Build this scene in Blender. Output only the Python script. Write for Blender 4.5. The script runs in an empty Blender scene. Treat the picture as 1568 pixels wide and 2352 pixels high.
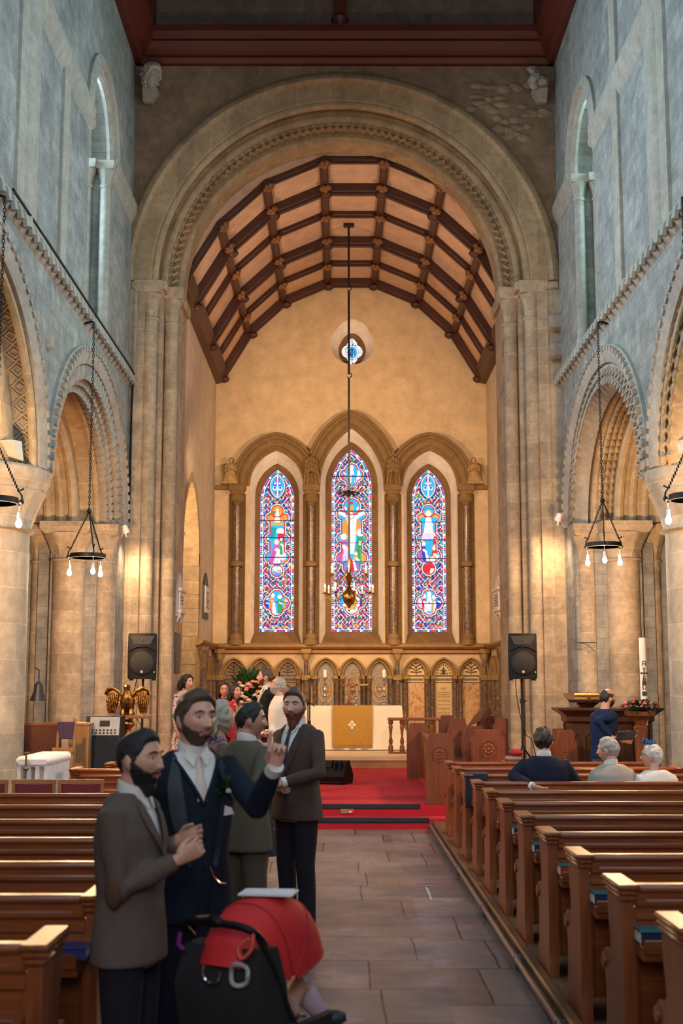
import bpy, bmesh, math, random
import numpy as np
from math import sin, cos, pi, radians, sqrt, atan2, atan, tan, exp
from mathutils import Vector, Matrix
random.seed(7)
sc = bpy.context.scene
COL = sc.collection
# ------------------------------------------------------------------ camera
F_PX = 2940.0
PITCH = atan((1575-1176)/F_PX); YAW = 4/F_PX; CAM_H = 1.8
cam_d = bpy.data.cameras.new('camera'); cam = bpy.data.objects.new('camera', cam_d); COL.objects.link(cam)
cam_d.sensor_fit = 'VERTICAL'; cam_d.sensor_height = 36.0; cam_d.sensor_width = 24.0
cam_d.lens = F_PX/2352*36.0
cam_d.clip_start = 0.1; cam_d.clip_end = 200
cam.location = (0, 0, CAM_H); cam.rotation_euler = (pi/2+PITCH, 0, -YAW)
cam_d.dof.use_dof = True; cam_d.dof.focus_distance = 16.0; cam_d.dof.aperture_fstop = 3.2
sc.camera = cam
# ------------------------------------------------------------------ view, world
sc.view_settings.view_transform = 'Standard'; sc.view_settings.look = 'None'
sc.view_settings.gamma = 1.0; sc.view_settings.use_curve_mapping = False
sc.view_settings.exposure = 0.08
sc.cycles.use_denoising = True
sc.cycles.max_bounces = 6; sc.cycles.diffuse_bounces = 4; sc.cycles.glossy_bounces = 3
sc.cycles.transmission_bounces = 4; sc.cycles.sample_clamp_indirect = 6.0; sc.cycles.caustics_reflective = False; sc.cycles.caustics_refractive = False
W = bpy.data.worlds.new('world'); sc.world = W; W.use_nodes = True
bg = W.node_tree.nodes['Background']; bg.inputs[0].default_value = (0.55, 0.72, 0.95, 1); bg.inputs[1].default_value = 0.6
def light(kind, loc, energy, color, target=None, size=0.2, sizey=None, angle=60, blend=0.6, name='light', spread=180):
    d = bpy.data.lights.new(name, kind); o = bpy.data.objects.new(name, d); COL.objects.link(o)
    d.energy = energy; d.color = color; o.location = loc
    if kind == 'AREA':
        d.shape = 'RECTANGLE'; d.size = size; d.size_y = sizey or size; d.spread = radians(spread)
    elif kind == 'SPOT':
        d.spot_size = radians(angle); d.spot_blend = blend; d.shadow_soft_size = size
    else: d.shadow_soft_size = size
    if target is not None:
        o.rotation_euler = (Vector(target)-Vector(loc)).to_track_quat('-Z', 'Y').to_euler()
    return o
DAY = (0.50, 0.79, 1.0); WARM = (1.0, 0.60, 0.26); SOFT = (1.0, 0.86, 0.72)
# soft fill light added behind the camera; daylight through clerestory windows on both sides
light('AREA', (.1, -9.6, 6.5), 900, (.93, .95, 1.0), (.1, 10, 2.0), 5.0, 7.0, name='front_fill')
for y in (3.0, 7.5, 11.5):
    light('AREA', (-3.45, y, 9.8), 215, DAY, (4.2, y+2.8, 6.2), 1.8, 3.4, name='daylight_clerestory', spread=120)
    light('AREA', (3.62, y, 9.8), 220, DAY, (-4.0, y+2.8, 6.2), 1.8, 3.4, name='daylight_clerestory', spread=120)
light('AREA', (-4.95, 18.5, 9.3), 470, DAY, (0, 16.8, 8.2), 1.6, 3.0, name='daylight_passage', spread=110)
light('AREA', (5.15, 19.1, 9.4), 330, (.48, .85, .98), (0, 17.2, 8.2), 1.6, 3.0, name='daylight_passage', spread=110)
# aisle windows give a little light from both sides
light('AREA', (-7.6, 8.0, 3.2), 160, (.85, .92, 1.0), (0, 9, 1.0), 3.0, 2.4, name='daylight_aisle')
light('AREA', (7.8, 8.0, 3.2), 160, (.85, .92, 1.0), (0, 9, 1.0), 3.0, 2.4, name='daylight_aisle')
# chancel flood lamps fixed on the back of the arch piers
CH = (1.0, .66, .36)
for x in (-2.55, 2.75):
    light('SPOT', (x, 23.35, 6.2), 840, CH, (.3, 30, 6.0), .15, angle=95, blend=.9, name='chancel_flood')
    light('SPOT', (x, 23.35, 5.0), 700, CH, (.3, 29.0, 1.6), .15, angle=80, blend=.9, name='chancel_flood')
    light('SPOT', (x, 23.4, 6.6), 260, (1.0, .72, .5), (-x*.3, 26.5, 11.5), .15, angle=110, blend=.9, name='chancel_flood')
for x in (-3.9, 4.4): light('POINT', (x, 25.4, 4.8), 130, CH, size=.2, name='chamber_lamp')

# ------------------------------------------------------------------ pixel -> world helper (used to lay the plan out at real depths)
def P(u, v, Y):
    a = (u-784)/F_PX; b = (1176-v)/F_PX
    dy = cos(PITCH)-b*sin(PITCH); dz = sin(PITCH)+b*cos(PITCH)
    x = a*cos(YAW)+dy*sin(YAW); y = -a*sin(YAW)+dy*cos(YAW)
    return Vector((x*Y/y, Y, CAM_H+dz*Y/y))
def G(u, v, z=0.0):
    p = P(u, v, 1.0); k = (z-CAM_H)/(p.z-CAM_H); return Vector((p.x*k, k, z))
# ------------------------------------------------------------------ mesh builder
class MB:
    def __init__(s): s.v = []; s.f = []; s.m = []; s.mi = 0
    def add(s, vs, fs, M=None):
        o = len(s.v)
        if M is not None: vs = [tuple(M @ Vector(p)) for p in vs]
        s.v.extend([tuple(p) for p in vs])
        s.f.extend([tuple(i+o for i in f) for f in fs]); s.m.extend([s.mi]*len(fs)); return s
    def box(s, x0, x1, y0, y1, z0, z1, M=None, bev=0.0):
        if x1 < x0: x0, x1 = x1, x0
        if y1 < y0: y0, y1 = y1, y0
        if z1 < z0: z0, z1 = z1, z0
        if bev > 0:
            b = min(bev, (x1-x0)*.45, (y1-y0)*.45, (z1-z0)*.45)
            pr = [(x0+b, y0), (x1-b, y0), (x1, y0+b), (x1, y1-b), (x1-b, y1), (x0+b, y1), (x0, y1-b), (x0, y0+b)]
            pi_ = [(x0+b, y0+b), (x1-b, y0+b), (x1-b, y0+b), (x1-b, y1-b), (x1-b, y1-b), (x0+b, y1-b), (x0+b, y1-b), (x0+b, y0+b)]
            rings = [[(p[0], p[1], z0) for p in pi_], [(p[0], p[1], z0+b) for p in pr], [(p[0], p[1], z1-b) for p in pr], [(p[0], p[1], z1) for p in pi_]]
            return s.loft(rings, M=M)
        v = [(x0, y0, z0), (x1, y0, z0), (x1, y1, z0), (x0, y1, z0), (x0, y0, z1), (x1, y0, z1), (x1, y1, z1), (x0, y1, z1)]
        return s.add(v, [(0, 3, 2, 1), (4, 5, 6, 7), (0, 1, 5, 4), (1, 2, 6, 5), (2, 3, 7, 6), (3, 0, 4, 7)], M)
    def loft(s, rings, cap=True, closed=True, M=None):
        n = len(rings[0]); v = [p for r in rings for p in r]; f = []
        for i in range(len(rings)-1):
            for j in range(n if closed else n-1):
                a = i*n+j; b = i*n+(j+1) % n; f.append((a, b, b+n, a+n))
        if cap and closed:
            f.append(tuple(range(n-1, -1, -1))); f.append(tuple((len(rings)-1)*n+j for j in range(n)))
        return s.add(v, f, M)
    def prism(s, poly, d0, d1, axis='y', M=None):
        def mp(a, b, d): return {'y': (a, d, b), 'x': (d, a, b), 'z': (a, b, d)}[axis]
        return s.loft([[mp(a, b, d0) for a, b in poly], [mp(a, b, d1) for a, b in poly]], M=M)
    def lathe(s, prof, c=(0, 0, 0), n=20, a0=0.0, a1=2*pi, rad=None, M=None):
        full = abs(a1-a0-2*pi) < 1e-6; m = n if full else n+1; rings = []
        for r, z in prof:
            ring = []
            for j in range(m):
                a = a0+(a1-a0)*j/n; rr = r if rad is None else rad(r, z, a)
                ring.append((c[0]+rr*cos(a), c[1]+rr*sin(a), c[2]+z))
            rings.append(ring)
        return s.loft(rings, cap=full, closed=full, M=M)
    def tube(s, pts, r, n=8, M=None, closed=False, flat=1.0, up=None):
        pts = [Vector(p) for p in pts]; k = len(pts); rs = r if isinstance(r, (list, tuple)) else [r]*k
        rings = []; prev = None
        for i in range(k):
            if closed: t = pts[(i+1) % k]-pts[i-1]
            else: t = (pts[min(i+1, k-1)]-pts[max(i-1, 0)])
            t.normalize()
            if up is not None: nrm = Vector(up)-t*t.dot(Vector(up))
            elif prev is None:
                nrm = Vector((0, 0, 1)) if abs(t.z) < .9 else Vector((1, 0, 0)); nrm = nrm-t*t.dot(nrm)
            else: nrm = prev-t*t.dot(prev)
            nrm.normalize(); prev = nrm; b = t.cross(nrm)
            rings.append([tuple(pts[i]+rs[i]*(cos(2*pi*j/n)*nrm*flat+sin(2*pi*j/n)*b)) for j in range(n)])
        if closed: rings.append(rings[0]); return s.loft(rings, cap=False, M=M)
        return s.loft(rings, M=M)
    def ell(s, c, r, n=14, m=9, M=None):
        if not isinstance(r, (list, tuple)): r = (r, r, r)
        rings = []
        for i in range(m+1):
            a = -pi/2+pi*i/m; a = max(min(a, pi/2-.02), -pi/2+.02)
            rings.append([(c[0]+r[0]*cos(a)*cos(2*pi*j/n), c[1]+r[1]*cos(a)*sin(2*pi*j/n), c[2]+r[2]*sin(a)) for j in range(n)])
        return s.loft(rings, M=M)
    def build(s, name, mat, parent=None, ang=38, smooth=True):
        me = bpy.data.meshes.new(name); me.from_pydata(s.v, [], s.f); me.update()
        mats = mat if isinstance(mat, (list, tuple)) else [mat]
        for m in mats: me.materials.append(m)
        if len(mats) > 1: me.polygons.foreach_set('material_index', s.m)
        bm = bmesh.new(); bm.from_mesh(me); bmesh.ops.recalc_face_normals(bm, faces=bm.faces); bm.to_mesh(me); bm.free()
        if smooth:
            me.polygons.foreach_set('use_smooth', [True]*len(me.polygons)); me.set_sharp_from_angle(angle=radians(ang))
        o = bpy.data.objects.new(name, me); COL.objects.link(o)
        if parent is not None: o.parent = parent
        return o
def tag(o, label=None, cat=None, group=None, kind=None):
    if label: o['label'] = label
    if cat: o['category'] = cat
    if group: o['group'] = group
    if kind: o['kind'] = kind
    return o
def thing(name, label, cat, loc=(0, 0, 0), rz=0.0, group=None):
    o = bpy.data.objects.new(name, None); COL.objects.link(o); o.location = loc; o.rotation_euler = (0, 0, rz)
    o.empty_display_size = .1; return tag(o, label, cat, group, 'thing')
def struct(mb, name, mat, parent=None, **k):
    o = mb.build(name, mat, parent, **k)
    if parent is None: o['kind'] = 'structure'
    return o
def dup(o, parent=None):
    c = o.copy(); COL.objects.link(c)
    if parent is not None: c.parent = parent
    for ch in [x for x in ALLCH.get(o.name, ())]: dup(ch, c)
    return c
ALLCH = {}
def index_children():
    ALLCH.clear()
    for o in bpy.data.objects:
        if o.parent is not None: ALLCH.setdefault(o.parent.name, []).append(o)
def clone(o, loc, rz=None, label=None):
    index_children(); c = dup(o); c.location = loc
    if rz is not None: c.rotation_euler = (0, 0, rz)
    if label: c['label'] = label
    return c
def Rz(a): return Matrix.Rotation(a, 4, 'Z')
def Tr(x, y, z): return Matrix.Translation((x, y, z))
def frame(o, x, y, z):
    M = Matrix.Identity(4)
    for i, ax in enumerate((x, y, z)):
        for j in range(3): M[j][i] = ax[j]
    for j in range(3): M[j][3] = o[j]
    return M
# ------------------------------------------------------------------ materials
class NT:
    def __init__(s, name):
        s.m = bpy.data.materials.new(name); s.m.use_nodes = True; s.t = s.m.node_tree; s.b = s.t.nodes['Principled BSDF']
    def n(s, kind, **k):
        nd = s.t.nodes.new(kind)
        for a, v in k.items():
            if a in nd.inputs: nd.inputs[a].default_value = v
            else: setattr(nd, a, v)
        return nd
    def l(s, a, b): s.t.links.new(a, b)
    def pos(s): return s.n('ShaderNodeNewGeometry').outputs['Position']
    def obj(s): return s.n('ShaderNodeTexCoord').outputs['Object']
    def noise(s, vec, scale, detail=4, rough=.6, dist=0.0):
        nd = s.n('ShaderNodeTexNoise'); nd.inputs['Scale'].default_value = scale; nd.inputs['Detail'].default_value = detail
        nd.inputs['Roughness'].default_value = rough; nd.inputs['Distortion'].default_value = dist
        if vec is not None: s.l(vec, nd.inputs['Vector'])
        return nd.outputs['Fac']
    def ramp(s, fac, stops, interp='LINEAR'):
        r = s.n('ShaderNodeValToRGB'); r.color_ramp.interpolation = interp; e = r.color_ramp.elements
        while len(e) > 1: e.remove(e[-1])
        e[0].position = stops[0][0]; e[0].color = (*stops[0][1], 1)
        for p, c in stops[1:]:
            x = e.new(p); x.color = (*c, 1)
        s.l(fac, r.inputs['Fac']); return r.outputs['Color']
    def mix(s, fac, a, b, mode='MIX'):
        m = s.n('ShaderNodeMix'); m.data_type = 'RGBA'; m.blend_type = mode
        for idx, v in ((0, fac), (6, a), (7, b)):
            if isinstance(v, (int, float)): m.inputs[idx].default_value = v
            elif isinstance(v, tuple): m.inputs[idx].default_value = (*v, 1)
            else: s.l(v, m.inputs[idx])
        return m.outputs[2]
    def bump(s, h, strength=.3, dist=.02):
        b = s.n('ShaderNodeBump'); b.inputs['Strength'].default_value = strength; b.inputs['Distance'].default_value = dist
        s.l(h, b.inputs['Height']); s.l(b.outputs['Normal'], s.b.inputs['Normal']); return b
    def fin(s, col, rough=.6, metal=0.0, spec=None, coat=0.0):
        if isinstance(col, tuple): s.b.inputs['Base Color'].default_value = (*col, 1)
        else: s.l(col, s.b.inputs['Base Color'])
        if isinstance(rough, (int, float)): s.b.inputs['Roughness'].default_value = rough
        else: s.l(rough, s.b.inputs['Roughness'])
        s.b.inputs['Metallic'].default_value = metal
        if spec is not None: s.b.inputs['Specular IOR Level'].default_value = spec
        if coat: s.b.inputs['Coat Weight'].default_value = coat; s.b.inputs['Coat Roughness'].default_value = .15
        return s.m
def scl(c, k): return tuple(x*k for x in c)
def m_plain(name, c, rough=.6, metal=0.0, var=.12, scale=8.0, bump=0.0, coat=0.0, bscale=60):
    t = NT(name); p = t.obj(); f = t.noise(p, scale)
    col = t.ramp(f, [(.3, scl(c, 1-var)), (.7, tuple(min(1, x*(1+var)) for x in c))])
    if bump: t.bump(t.noise(p, bscale), bump, .01)
    return t.fin(col, rough, metal, coat=coat)
def m_stone(name, c1, c2, block=None, joint=None, bump=.35, stain=.35, scale=1.0, rough=.9, fine=9.0):
    t = NT(name); p = t.pos()
    big = t.noise(p, .9*scale, 5, .65); med = t.noise(p, fine*scale, 6, .7)
    base = t.mix(t.ramp(big, [(.32, (0, 0, 0)), (.68, (1, 1, 1))]), c1, c2)
    dirt = t.ramp(t.noise(p, 2.6*scale, 10, .8, .1), [(.36, (1-stain*.8,)*3), (.6, (1, 1, 1))])
    base = t.mix(1.0, base, dirt, 'MULTIPLY')
    base = t.mix(.5, base, t.ramp(med, [(.3, (.55, .55, .55)), (.7, (1.25, 1.22, 1.18))]), 'MULTIPLY')
    h = med
    if block:
        sx = t.n('ShaderNodeSeparateXYZ'); t.l(p, sx.inputs[0])
        ad = t.n('ShaderNodeMath', operation='ADD'); t.l(sx.outputs[0], ad.inputs[0]); t.l(sx.outputs[1], ad.inputs[1])
        cb = t.n('ShaderNodeCombineXYZ'); t.l(ad.outputs[0], cb.inputs[0]); t.l(sx.outputs[2], cb.inputs[1])
        br = t.n('ShaderNodeTexBrick'); t.l(cb.outputs[0], br.inputs['Vector'])
        br.inputs['Scale'].default_value = 1.0; br.inputs['Brick Width'].default_value = block[0]; br.inputs['Row Height'].default_value = block[1]
        br.inputs['Mortar Size'].default_value = .006; br.inputs['Mortar Smooth'].default_value = .2; br.inputs['Bias'].default_value = 0.0
        br.inputs['Color1'].default_value = (.8, .78, .74, 1); br.inputs['Color2'].default_value = (1.12, 1.08, 1.0, 1)
        br.inputs['Mortar'].default_value = (*(joint or (1.25, 1.22, 1.15)), 1)
        base = t.mix(.75, base, br.outputs['Color'], 'MULTIPLY')
    t.bump(h, bump, .03)
    return t.fin(base, rough, spec=.25)
def m_wood(name, c1, c2, rough=.35, axis=0, scale=1.0, coat=0.0, spec=.5):
    t = NT(name); p = t.obj(); mp = t.n('ShaderNodeMapping'); t.l(p, mp.inputs['Vector'])
    s = [14.0, 14.0, 14.0]; s[axis] = .9; mp.inputs['Scale'].default_value = tuple(x*scale for x in s)
    f = t.noise(mp.outputs[0], 2.2, 6, .65, .8); col = t.ramp(f, [(.3, c1), (.72, c2)])
    g = t.noise(p, 1.3, 3); col = t.mix(.35, col, t.ramp(g, [(.3, (.6, .6, .6)), (.7, (1.2, 1.15, 1.1))]), 'MULTIPLY')
    t.bump(f, .12, .004)
    return t.fin(col, rough, coat=coat, spec=spec)
def m_emit(name, c, s):
    t = NT(name); t.b.inputs['Emission Color'].default_value = (*c, 1); t.b.inputs['Emission Strength'].default_value = s
    return t.fin(c, .5)
def m_marble(name, stops, scale=6.0, rough=.25, dist=2.5):
    t = NT(name); p = t.pos(); mp = t.n('ShaderNodeMapping'); t.l(p, mp.inputs['Vector']); mp.inputs['Rotation'].default_value = (.3, .6, .4)
    f = t.noise(mp.outputs[0], scale, 8, .7, dist); return t.fin(t.ramp(f, stops), rough)
STONE = m_stone('stone_ashlar', (.58, .455, .33), (.48, .38, .275), block=(.62, .33), stain=.45)
STONE_W = m_stone('stone_warm_arch', (.52, .40, .26), (.44, .33, .20), block=(.45, .36), stain=.3)
STONE_P = m_stone('stone_column', (.50, .425, .34), (.42, .355, .285), block=(.75, .42), stain=.3, fine=6)
RUBBLE = m_stone('wall_rubble_plaster', (.40, .385, .36), (.31, .30, .28), block=(.46, .17), joint=(.62, .62, .62), stain=.5, bump=.8, fine=5)
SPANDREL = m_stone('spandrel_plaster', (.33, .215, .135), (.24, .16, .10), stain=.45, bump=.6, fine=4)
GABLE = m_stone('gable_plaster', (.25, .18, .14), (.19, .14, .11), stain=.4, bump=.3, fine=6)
PLASTER = m_stone('chancel_plaster', (.62, .52, .42), (.58, .48, .38), stain=.10, bump=.06, fine=3)
PLASTER_E = m_stone('east_wall_plaster', (.66, .50, .32), (.62, .46, .29), stain=.10, bump=.06, fine=3)
WHITEPL = m_stone('white_splay_plaster', (.84, .78, .72), (.80, .74, .68), stain=.08, bump=.05, fine=3)
TAN = m_stone('tan_dressed_stone', (.38, .235, .095), (.32, .195, .078), stain=.25, bump=.15, fine=8, rough=.8)
TAN_B = m_stone('brown_window_frame_stone', (.215, .125, .062), (.185, .105, .052), block=(.4, .35), stain=.25, bump=.15, rough=.8)
# ================================================================== STRUCTURE
LX, RX = -3.62, 3.80          # nave wall faces
YA = 21.5                     # face of the chancel arch wall
ZS = 4.38                     # arcade springing
ZSTR = 6.93                   # string course
def arc_path(cx, cz, a, b, n=48, t0=pi, t1=0.0):
    out = []
    for i in range(n+1):
        t = t0+(t1-t0)*i/n; nx, nz = cos(t)/a, sin(t)/b; L = sqrt(nx*nx+nz*nz)
        out.append(((cx+a*cos(t), cz+b*sin(t)), (nx/L, nz/L)))
    return out
def lancet_path(cx, w, zs, h, z0=None, n=12):
    R = (w*w+h*h)/(2*w); th = math.acos(max(-1, min(1, (R-w)/R))); out = []
    if z0 is not None: out.append(((cx-w, z0), (-1, 0)))
    for i in range(n+1):
        t = pi-th*i/n; c = cx-w+R
        nn = (cos(t), sin(t)) if i < n else (0.0, 1.0)
        out.append(((c+R*cos(t), zs+R*sin(t)), nn))
    for i in range(1, n+1):
        t = th-th*i/n; c = cx+w-R; out.append(((c+R*cos(t), zs+R*sin(t)), (cos(t), sin(t))))
    if z0 is not None: out.append(((cx+w, z0), (1, 0)))
    return out
def sweep2d(mb, path, prof, m3):
    """prof: closed polygon of (dn, depth); m3(s, z, d) -> world."""
    rings = []
    for (p, nn) in path: rings.append([m3(p[0]+nn[0]*dn, p[1]+nn[1]*dn, d) for dn, d in prof])
    mb.loft(rings)
def roll(dn, d, r, n=8): return [(dn+r*cos(2*pi*i/n), d+r*sin(2*pi*i/n)) for i in range(n)]
def wall_over(mb, bottom, ztop, d0, d1, m3, back=True):
    """solid wall between the polyline `bottom` (left to right) and ztop, from depth d0 to d1."""
    for (s0, z0), (s1, z1) in zip(bottom[:-1], bottom[1:]):
        if abs(s1-s0) > 1e-5:
            mb.add([m3(s0, z0, d0), m3(s1, z1, d0), m3(s1, ztop, d0), m3(s0, ztop, d0)], [(0, 1, 2, 3)])
            if back: mb.add([m3(s0, z0, d1), m3(s1, z1, d1), m3(s1, ztop, d1), m3(s0, ztop, d1)], [(0, 3, 2, 1)])
        mb.add([m3(s0, z0, d0), m3(s1, z1, d0), m3(s1, z1, d1), m3(s0, z0, d1)], [(0, 1, 2, 3)])
    a, b = bottom[0], bottom[-1]
    mb.add([m3(a[0], ztop, d0), m3(b[0], ztop, d0), m3(b[0], ztop, d1), m3(a[0], ztop, d1)], [(0, 1, 2, 3)])
    for e in (a, b): mb.add([m3(e[0], e[1], d0), m3(e[0], ztop, d0), m3(e[0], ztop, d1), m3(e[0], e[1], d1)], [(0, 1, 2, 3)])
# ---- floors
t = NT('flagstones'); p = t.pos(); sx = t.n('ShaderNodeSeparateXYZ'); t.l(p, sx.inputs[0])
def brick(vx, vy, w, h, off):
    ad = t.n('ShaderNodeMath', operation='ADD'); ad.inputs[1].default_value = off; t.l(vx, ad.inputs[0])
    cb = t.n('ShaderNodeCombineXYZ'); t.l(ad.outputs[0], cb.inputs[0]); t.l(vy, cb.inputs[1])
    wob = t.n('ShaderNodeVectorMath', operation='ADD'); ns = t.n('ShaderNodeTexNoise'); ns.inputs['Scale'].default_value = 1.2; t.l(p, ns.inputs['Vector'])
    sc_ = t.n('ShaderNodeVectorMath', operation='SCALE'); sc_.inputs['Scale'].default_value = .05; t.l(ns.outputs['Color'], sc_.inputs[0])
    t.l(cb.outputs[0], wob.inputs[0]); t.l(sc_.outputs[0], wob.inputs[1])
    b = t.n('ShaderNodeTexBrick'); t.l(wob.outputs[0], b.inputs['Vector']); b.inputs['Scale'].default_value = 1
    b.inputs['Brick Width'].default_value = w; b.inputs['Row Height'].default_value = h; b.inputs['Mortar Size'].default_value = .009; b.inputs['Mortar Smooth'].default_value = .3
    b.offset = .37; b.squash = 1.35; b.squash_frequency = 3
    b.inputs['Color1'].default_value = (.115, .093, .094, 1); b.inputs['Color2'].default_value = (.20, .162, .158, 1); b.inputs['Mortar'].default_value = (.022, .018, .018, 1); return b
b1 = brick(sx.outputs[0], sx.outputs[1], .88, .80, 2.1); b2 = brick(sx.outputs[0], sx.outputs[1], 1.25, .95, 7.38)
gt = t.n('ShaderNodeMath', operation='GREATER_THAN'); t.l(sx.outputs[0], gt.inputs[0]); gt.inputs[1].default_value = .62
col = t.mix(gt.outputs[0], b1.outputs['Color'], b2.outputs['Color'])
wx = t.noise(p, 1.6, 8, .7, .3); col = t.mix(.6, col, t.ramp(wx, [(.3, (.62, .62, .66)), (.7, (1.3, 1.24, 1.2))]), 'MULTIPLY')
sp = t.ramp(t.noise(p, 5.5, 10, .8), [(.62, (0, 0, 0)), (.78, (.28, .26, .27))]); col = t.mix(1.0, col, sp, 'ADD')
t.bump(t.noise(p, 3.0, 8, .6), .25, .02)
FLAG = t.fin(col, t.ramp(t.noise(p, 2.0, 4), [(.35, (.22,)*3), (.7, (.44,)*3)]), spec=.6)
mb = MB(); mb.add([(-8, -10, 0), (8, -10, 0), (8, 24, 0), (-8, 24, 0)], [(0, 1, 2, 3)]); struct(mb, 'floor', FLAG)
CARPET = m_plain('red_carpet', (.50, .014, .030), .95, var=.10, scale=5, bump=.3, bscale=260)
mb = MB(); mb.box(-3.6, 3.8, 16.60, 16.94, -.02, .135, bev=.01); mb.box(-3.6, 3.8, 16.94, 24.3, -.02, .275, bev=.01); struct(mb, 'floor_carpet_steps', CARPET)
NOSE = m_plain('black_rubber_nosing', (.012, .011, .014), .35, var=.2)
for i, (yy, zz, x1) in enumerate(((16.585, .135, 1.13), (16.925, .275, 1.04))):
    mb = MB(); mb.box(-1.6, x1, yy, yy+.05, zz-.055, zz+.006, bev=.006); o = mb.build('stair_nosing', NOSE)
    tag(o, ('black nosing strip along the lower red carpeted step', 'black nosing strip along the upper red carpeted step')[i], 'stair nosing', 'stair nosings')
CREAM = m_plain('cream_step_stone', (.62, .47, .33), .6, var=.08, scale=2)
WOODRISER = m_wood('step_riser_wood', (.36, .17, .06), (.48, .26, .11), .5)
mb = MB(); mb.box(-2.96, 3.5, 24.33, 30.6, .2, .44, bev=.02); struct(mb, 'floor_chancel', CREAM)
mb = MB(); mb.box(-2.96, 3.5, 24.29, 24.34, .27, .405); mb.box(-2.96, 3.5, 24.27, 24.36, .395, .425, bev=.01); struct(mb, 'trim_1', WOODRISER)
# ---- nave side walls with arcades and clerestory
def side(sgn, X, yc, a, b, cl0, cl1, nm, zcap):
    m3 = lambda s, z, d: (X+sgn*d, s, z)
    yc2 = yc-5.95
    # arcade wall, three receding layers
    mb = MB()
    for (ai, bi, d0, d1) in ((a[0], b[0], 0, .28), (a[1], b[1], .28, .62), (a[2], b[2], .62, 1.5)):
        pl = [(yc2-a[0]-1.0, ZS)] if ai == a[0] else [(yc2-a[0]-1.0, ZS)]
        for c in (yc2, yc):
            pl += [p_ for p_, _ in arc_path(c, ZS, ai, bi, 40)]
        pl.append((23.0, ZS)); wall_over(mb, pl, ZSTR, d0, d1, m3, back=(d1 > 1.2))
    # respond core below, against the chancel arch wall
    ye = yc+a[2]
    mb.box(X, X+sgn*1.5, ye+.30, 23.0, 0, ZS); mb.box(X+sgn*.28, X+sgn*1.22, ye+.14, ye+.30, 0, ZS); mb.box(X+sgn*.5, X+sgn*1.0, ye+.02, ye+.14, 0, ZS)
    # plain wall beyond the picture
    mb.box(X, X+sgn*1.5, -10, yc2-a[0]-.9, 0, 12.8)
    # clerestory
    r = (cl1-cl0)/2; cc = (cl0+cl1)/2; zi = 10.02
    pl = [(yc2-a[0]-1.0, ZSTR), (cl0, ZSTR)]+[p_ for p_, _ in arc_path(cc, zi, r, r*1.05, 24)]+[(cl1, ZSTR), (23.0, ZSTR)]
    wall_over(mb, pl, 12.9, 0, 1.1, m3)
    mb.box(X+sgn*1.45, X+sgn*1.6, 8, 23.0, ZSTR-.3, 12.9)   # outer skin of the wall passage
    mb.box(X+sgn*.06, X+sgn*1.6, 8, 23.0, ZSTR-.15, ZSTR-.01)
    struct(mb, 'wall_'+nm, RUBBLE)
    return m3, yc2
A_ = (2.62, 2.30, 2.02); B_ = (1.98, 1.72, 1.50)
mL, yL2 = side(-1, LX, 18.35, A_, B_, 17.62, 19.42, 'left', ZS)
mR, yR2 = side(1, RX, 18.25, A_, B_, 18.25, 19.95, 'right', ZS)
BILLET = m_stone('string_course_stone', (.44, .38, .31), (.38, .33, .27), stain=.3, bump=.3)
def frames(yc, a, b, m3, n, t0, t1):
    """local frames along an arch: origin, tangent, outward normal, depth"""
    D = Vector(m3(0, 0, 1))-Vector(m3(0, 0, 0)); out = []
    for i in range(n):
        t = t0+(t1-t0)*(i+.5)/n; p0 = Vector(m3(yc+a*cos(t), ZS+b*sin(t), 0))
        T = Vector(m3(yc-a*sin(t), ZS+b*cos(t), 0))-Vector(m3(yc, ZS, 0)); T.normalize()
        nx, nz = cos(t)/a, sin(t)/b; N = Vector(m3(nx, nz, 0))-Vector(m3(0, 0, 0)); N.normalize()
        out.append((p0, T, N, D))
    return out
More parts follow.
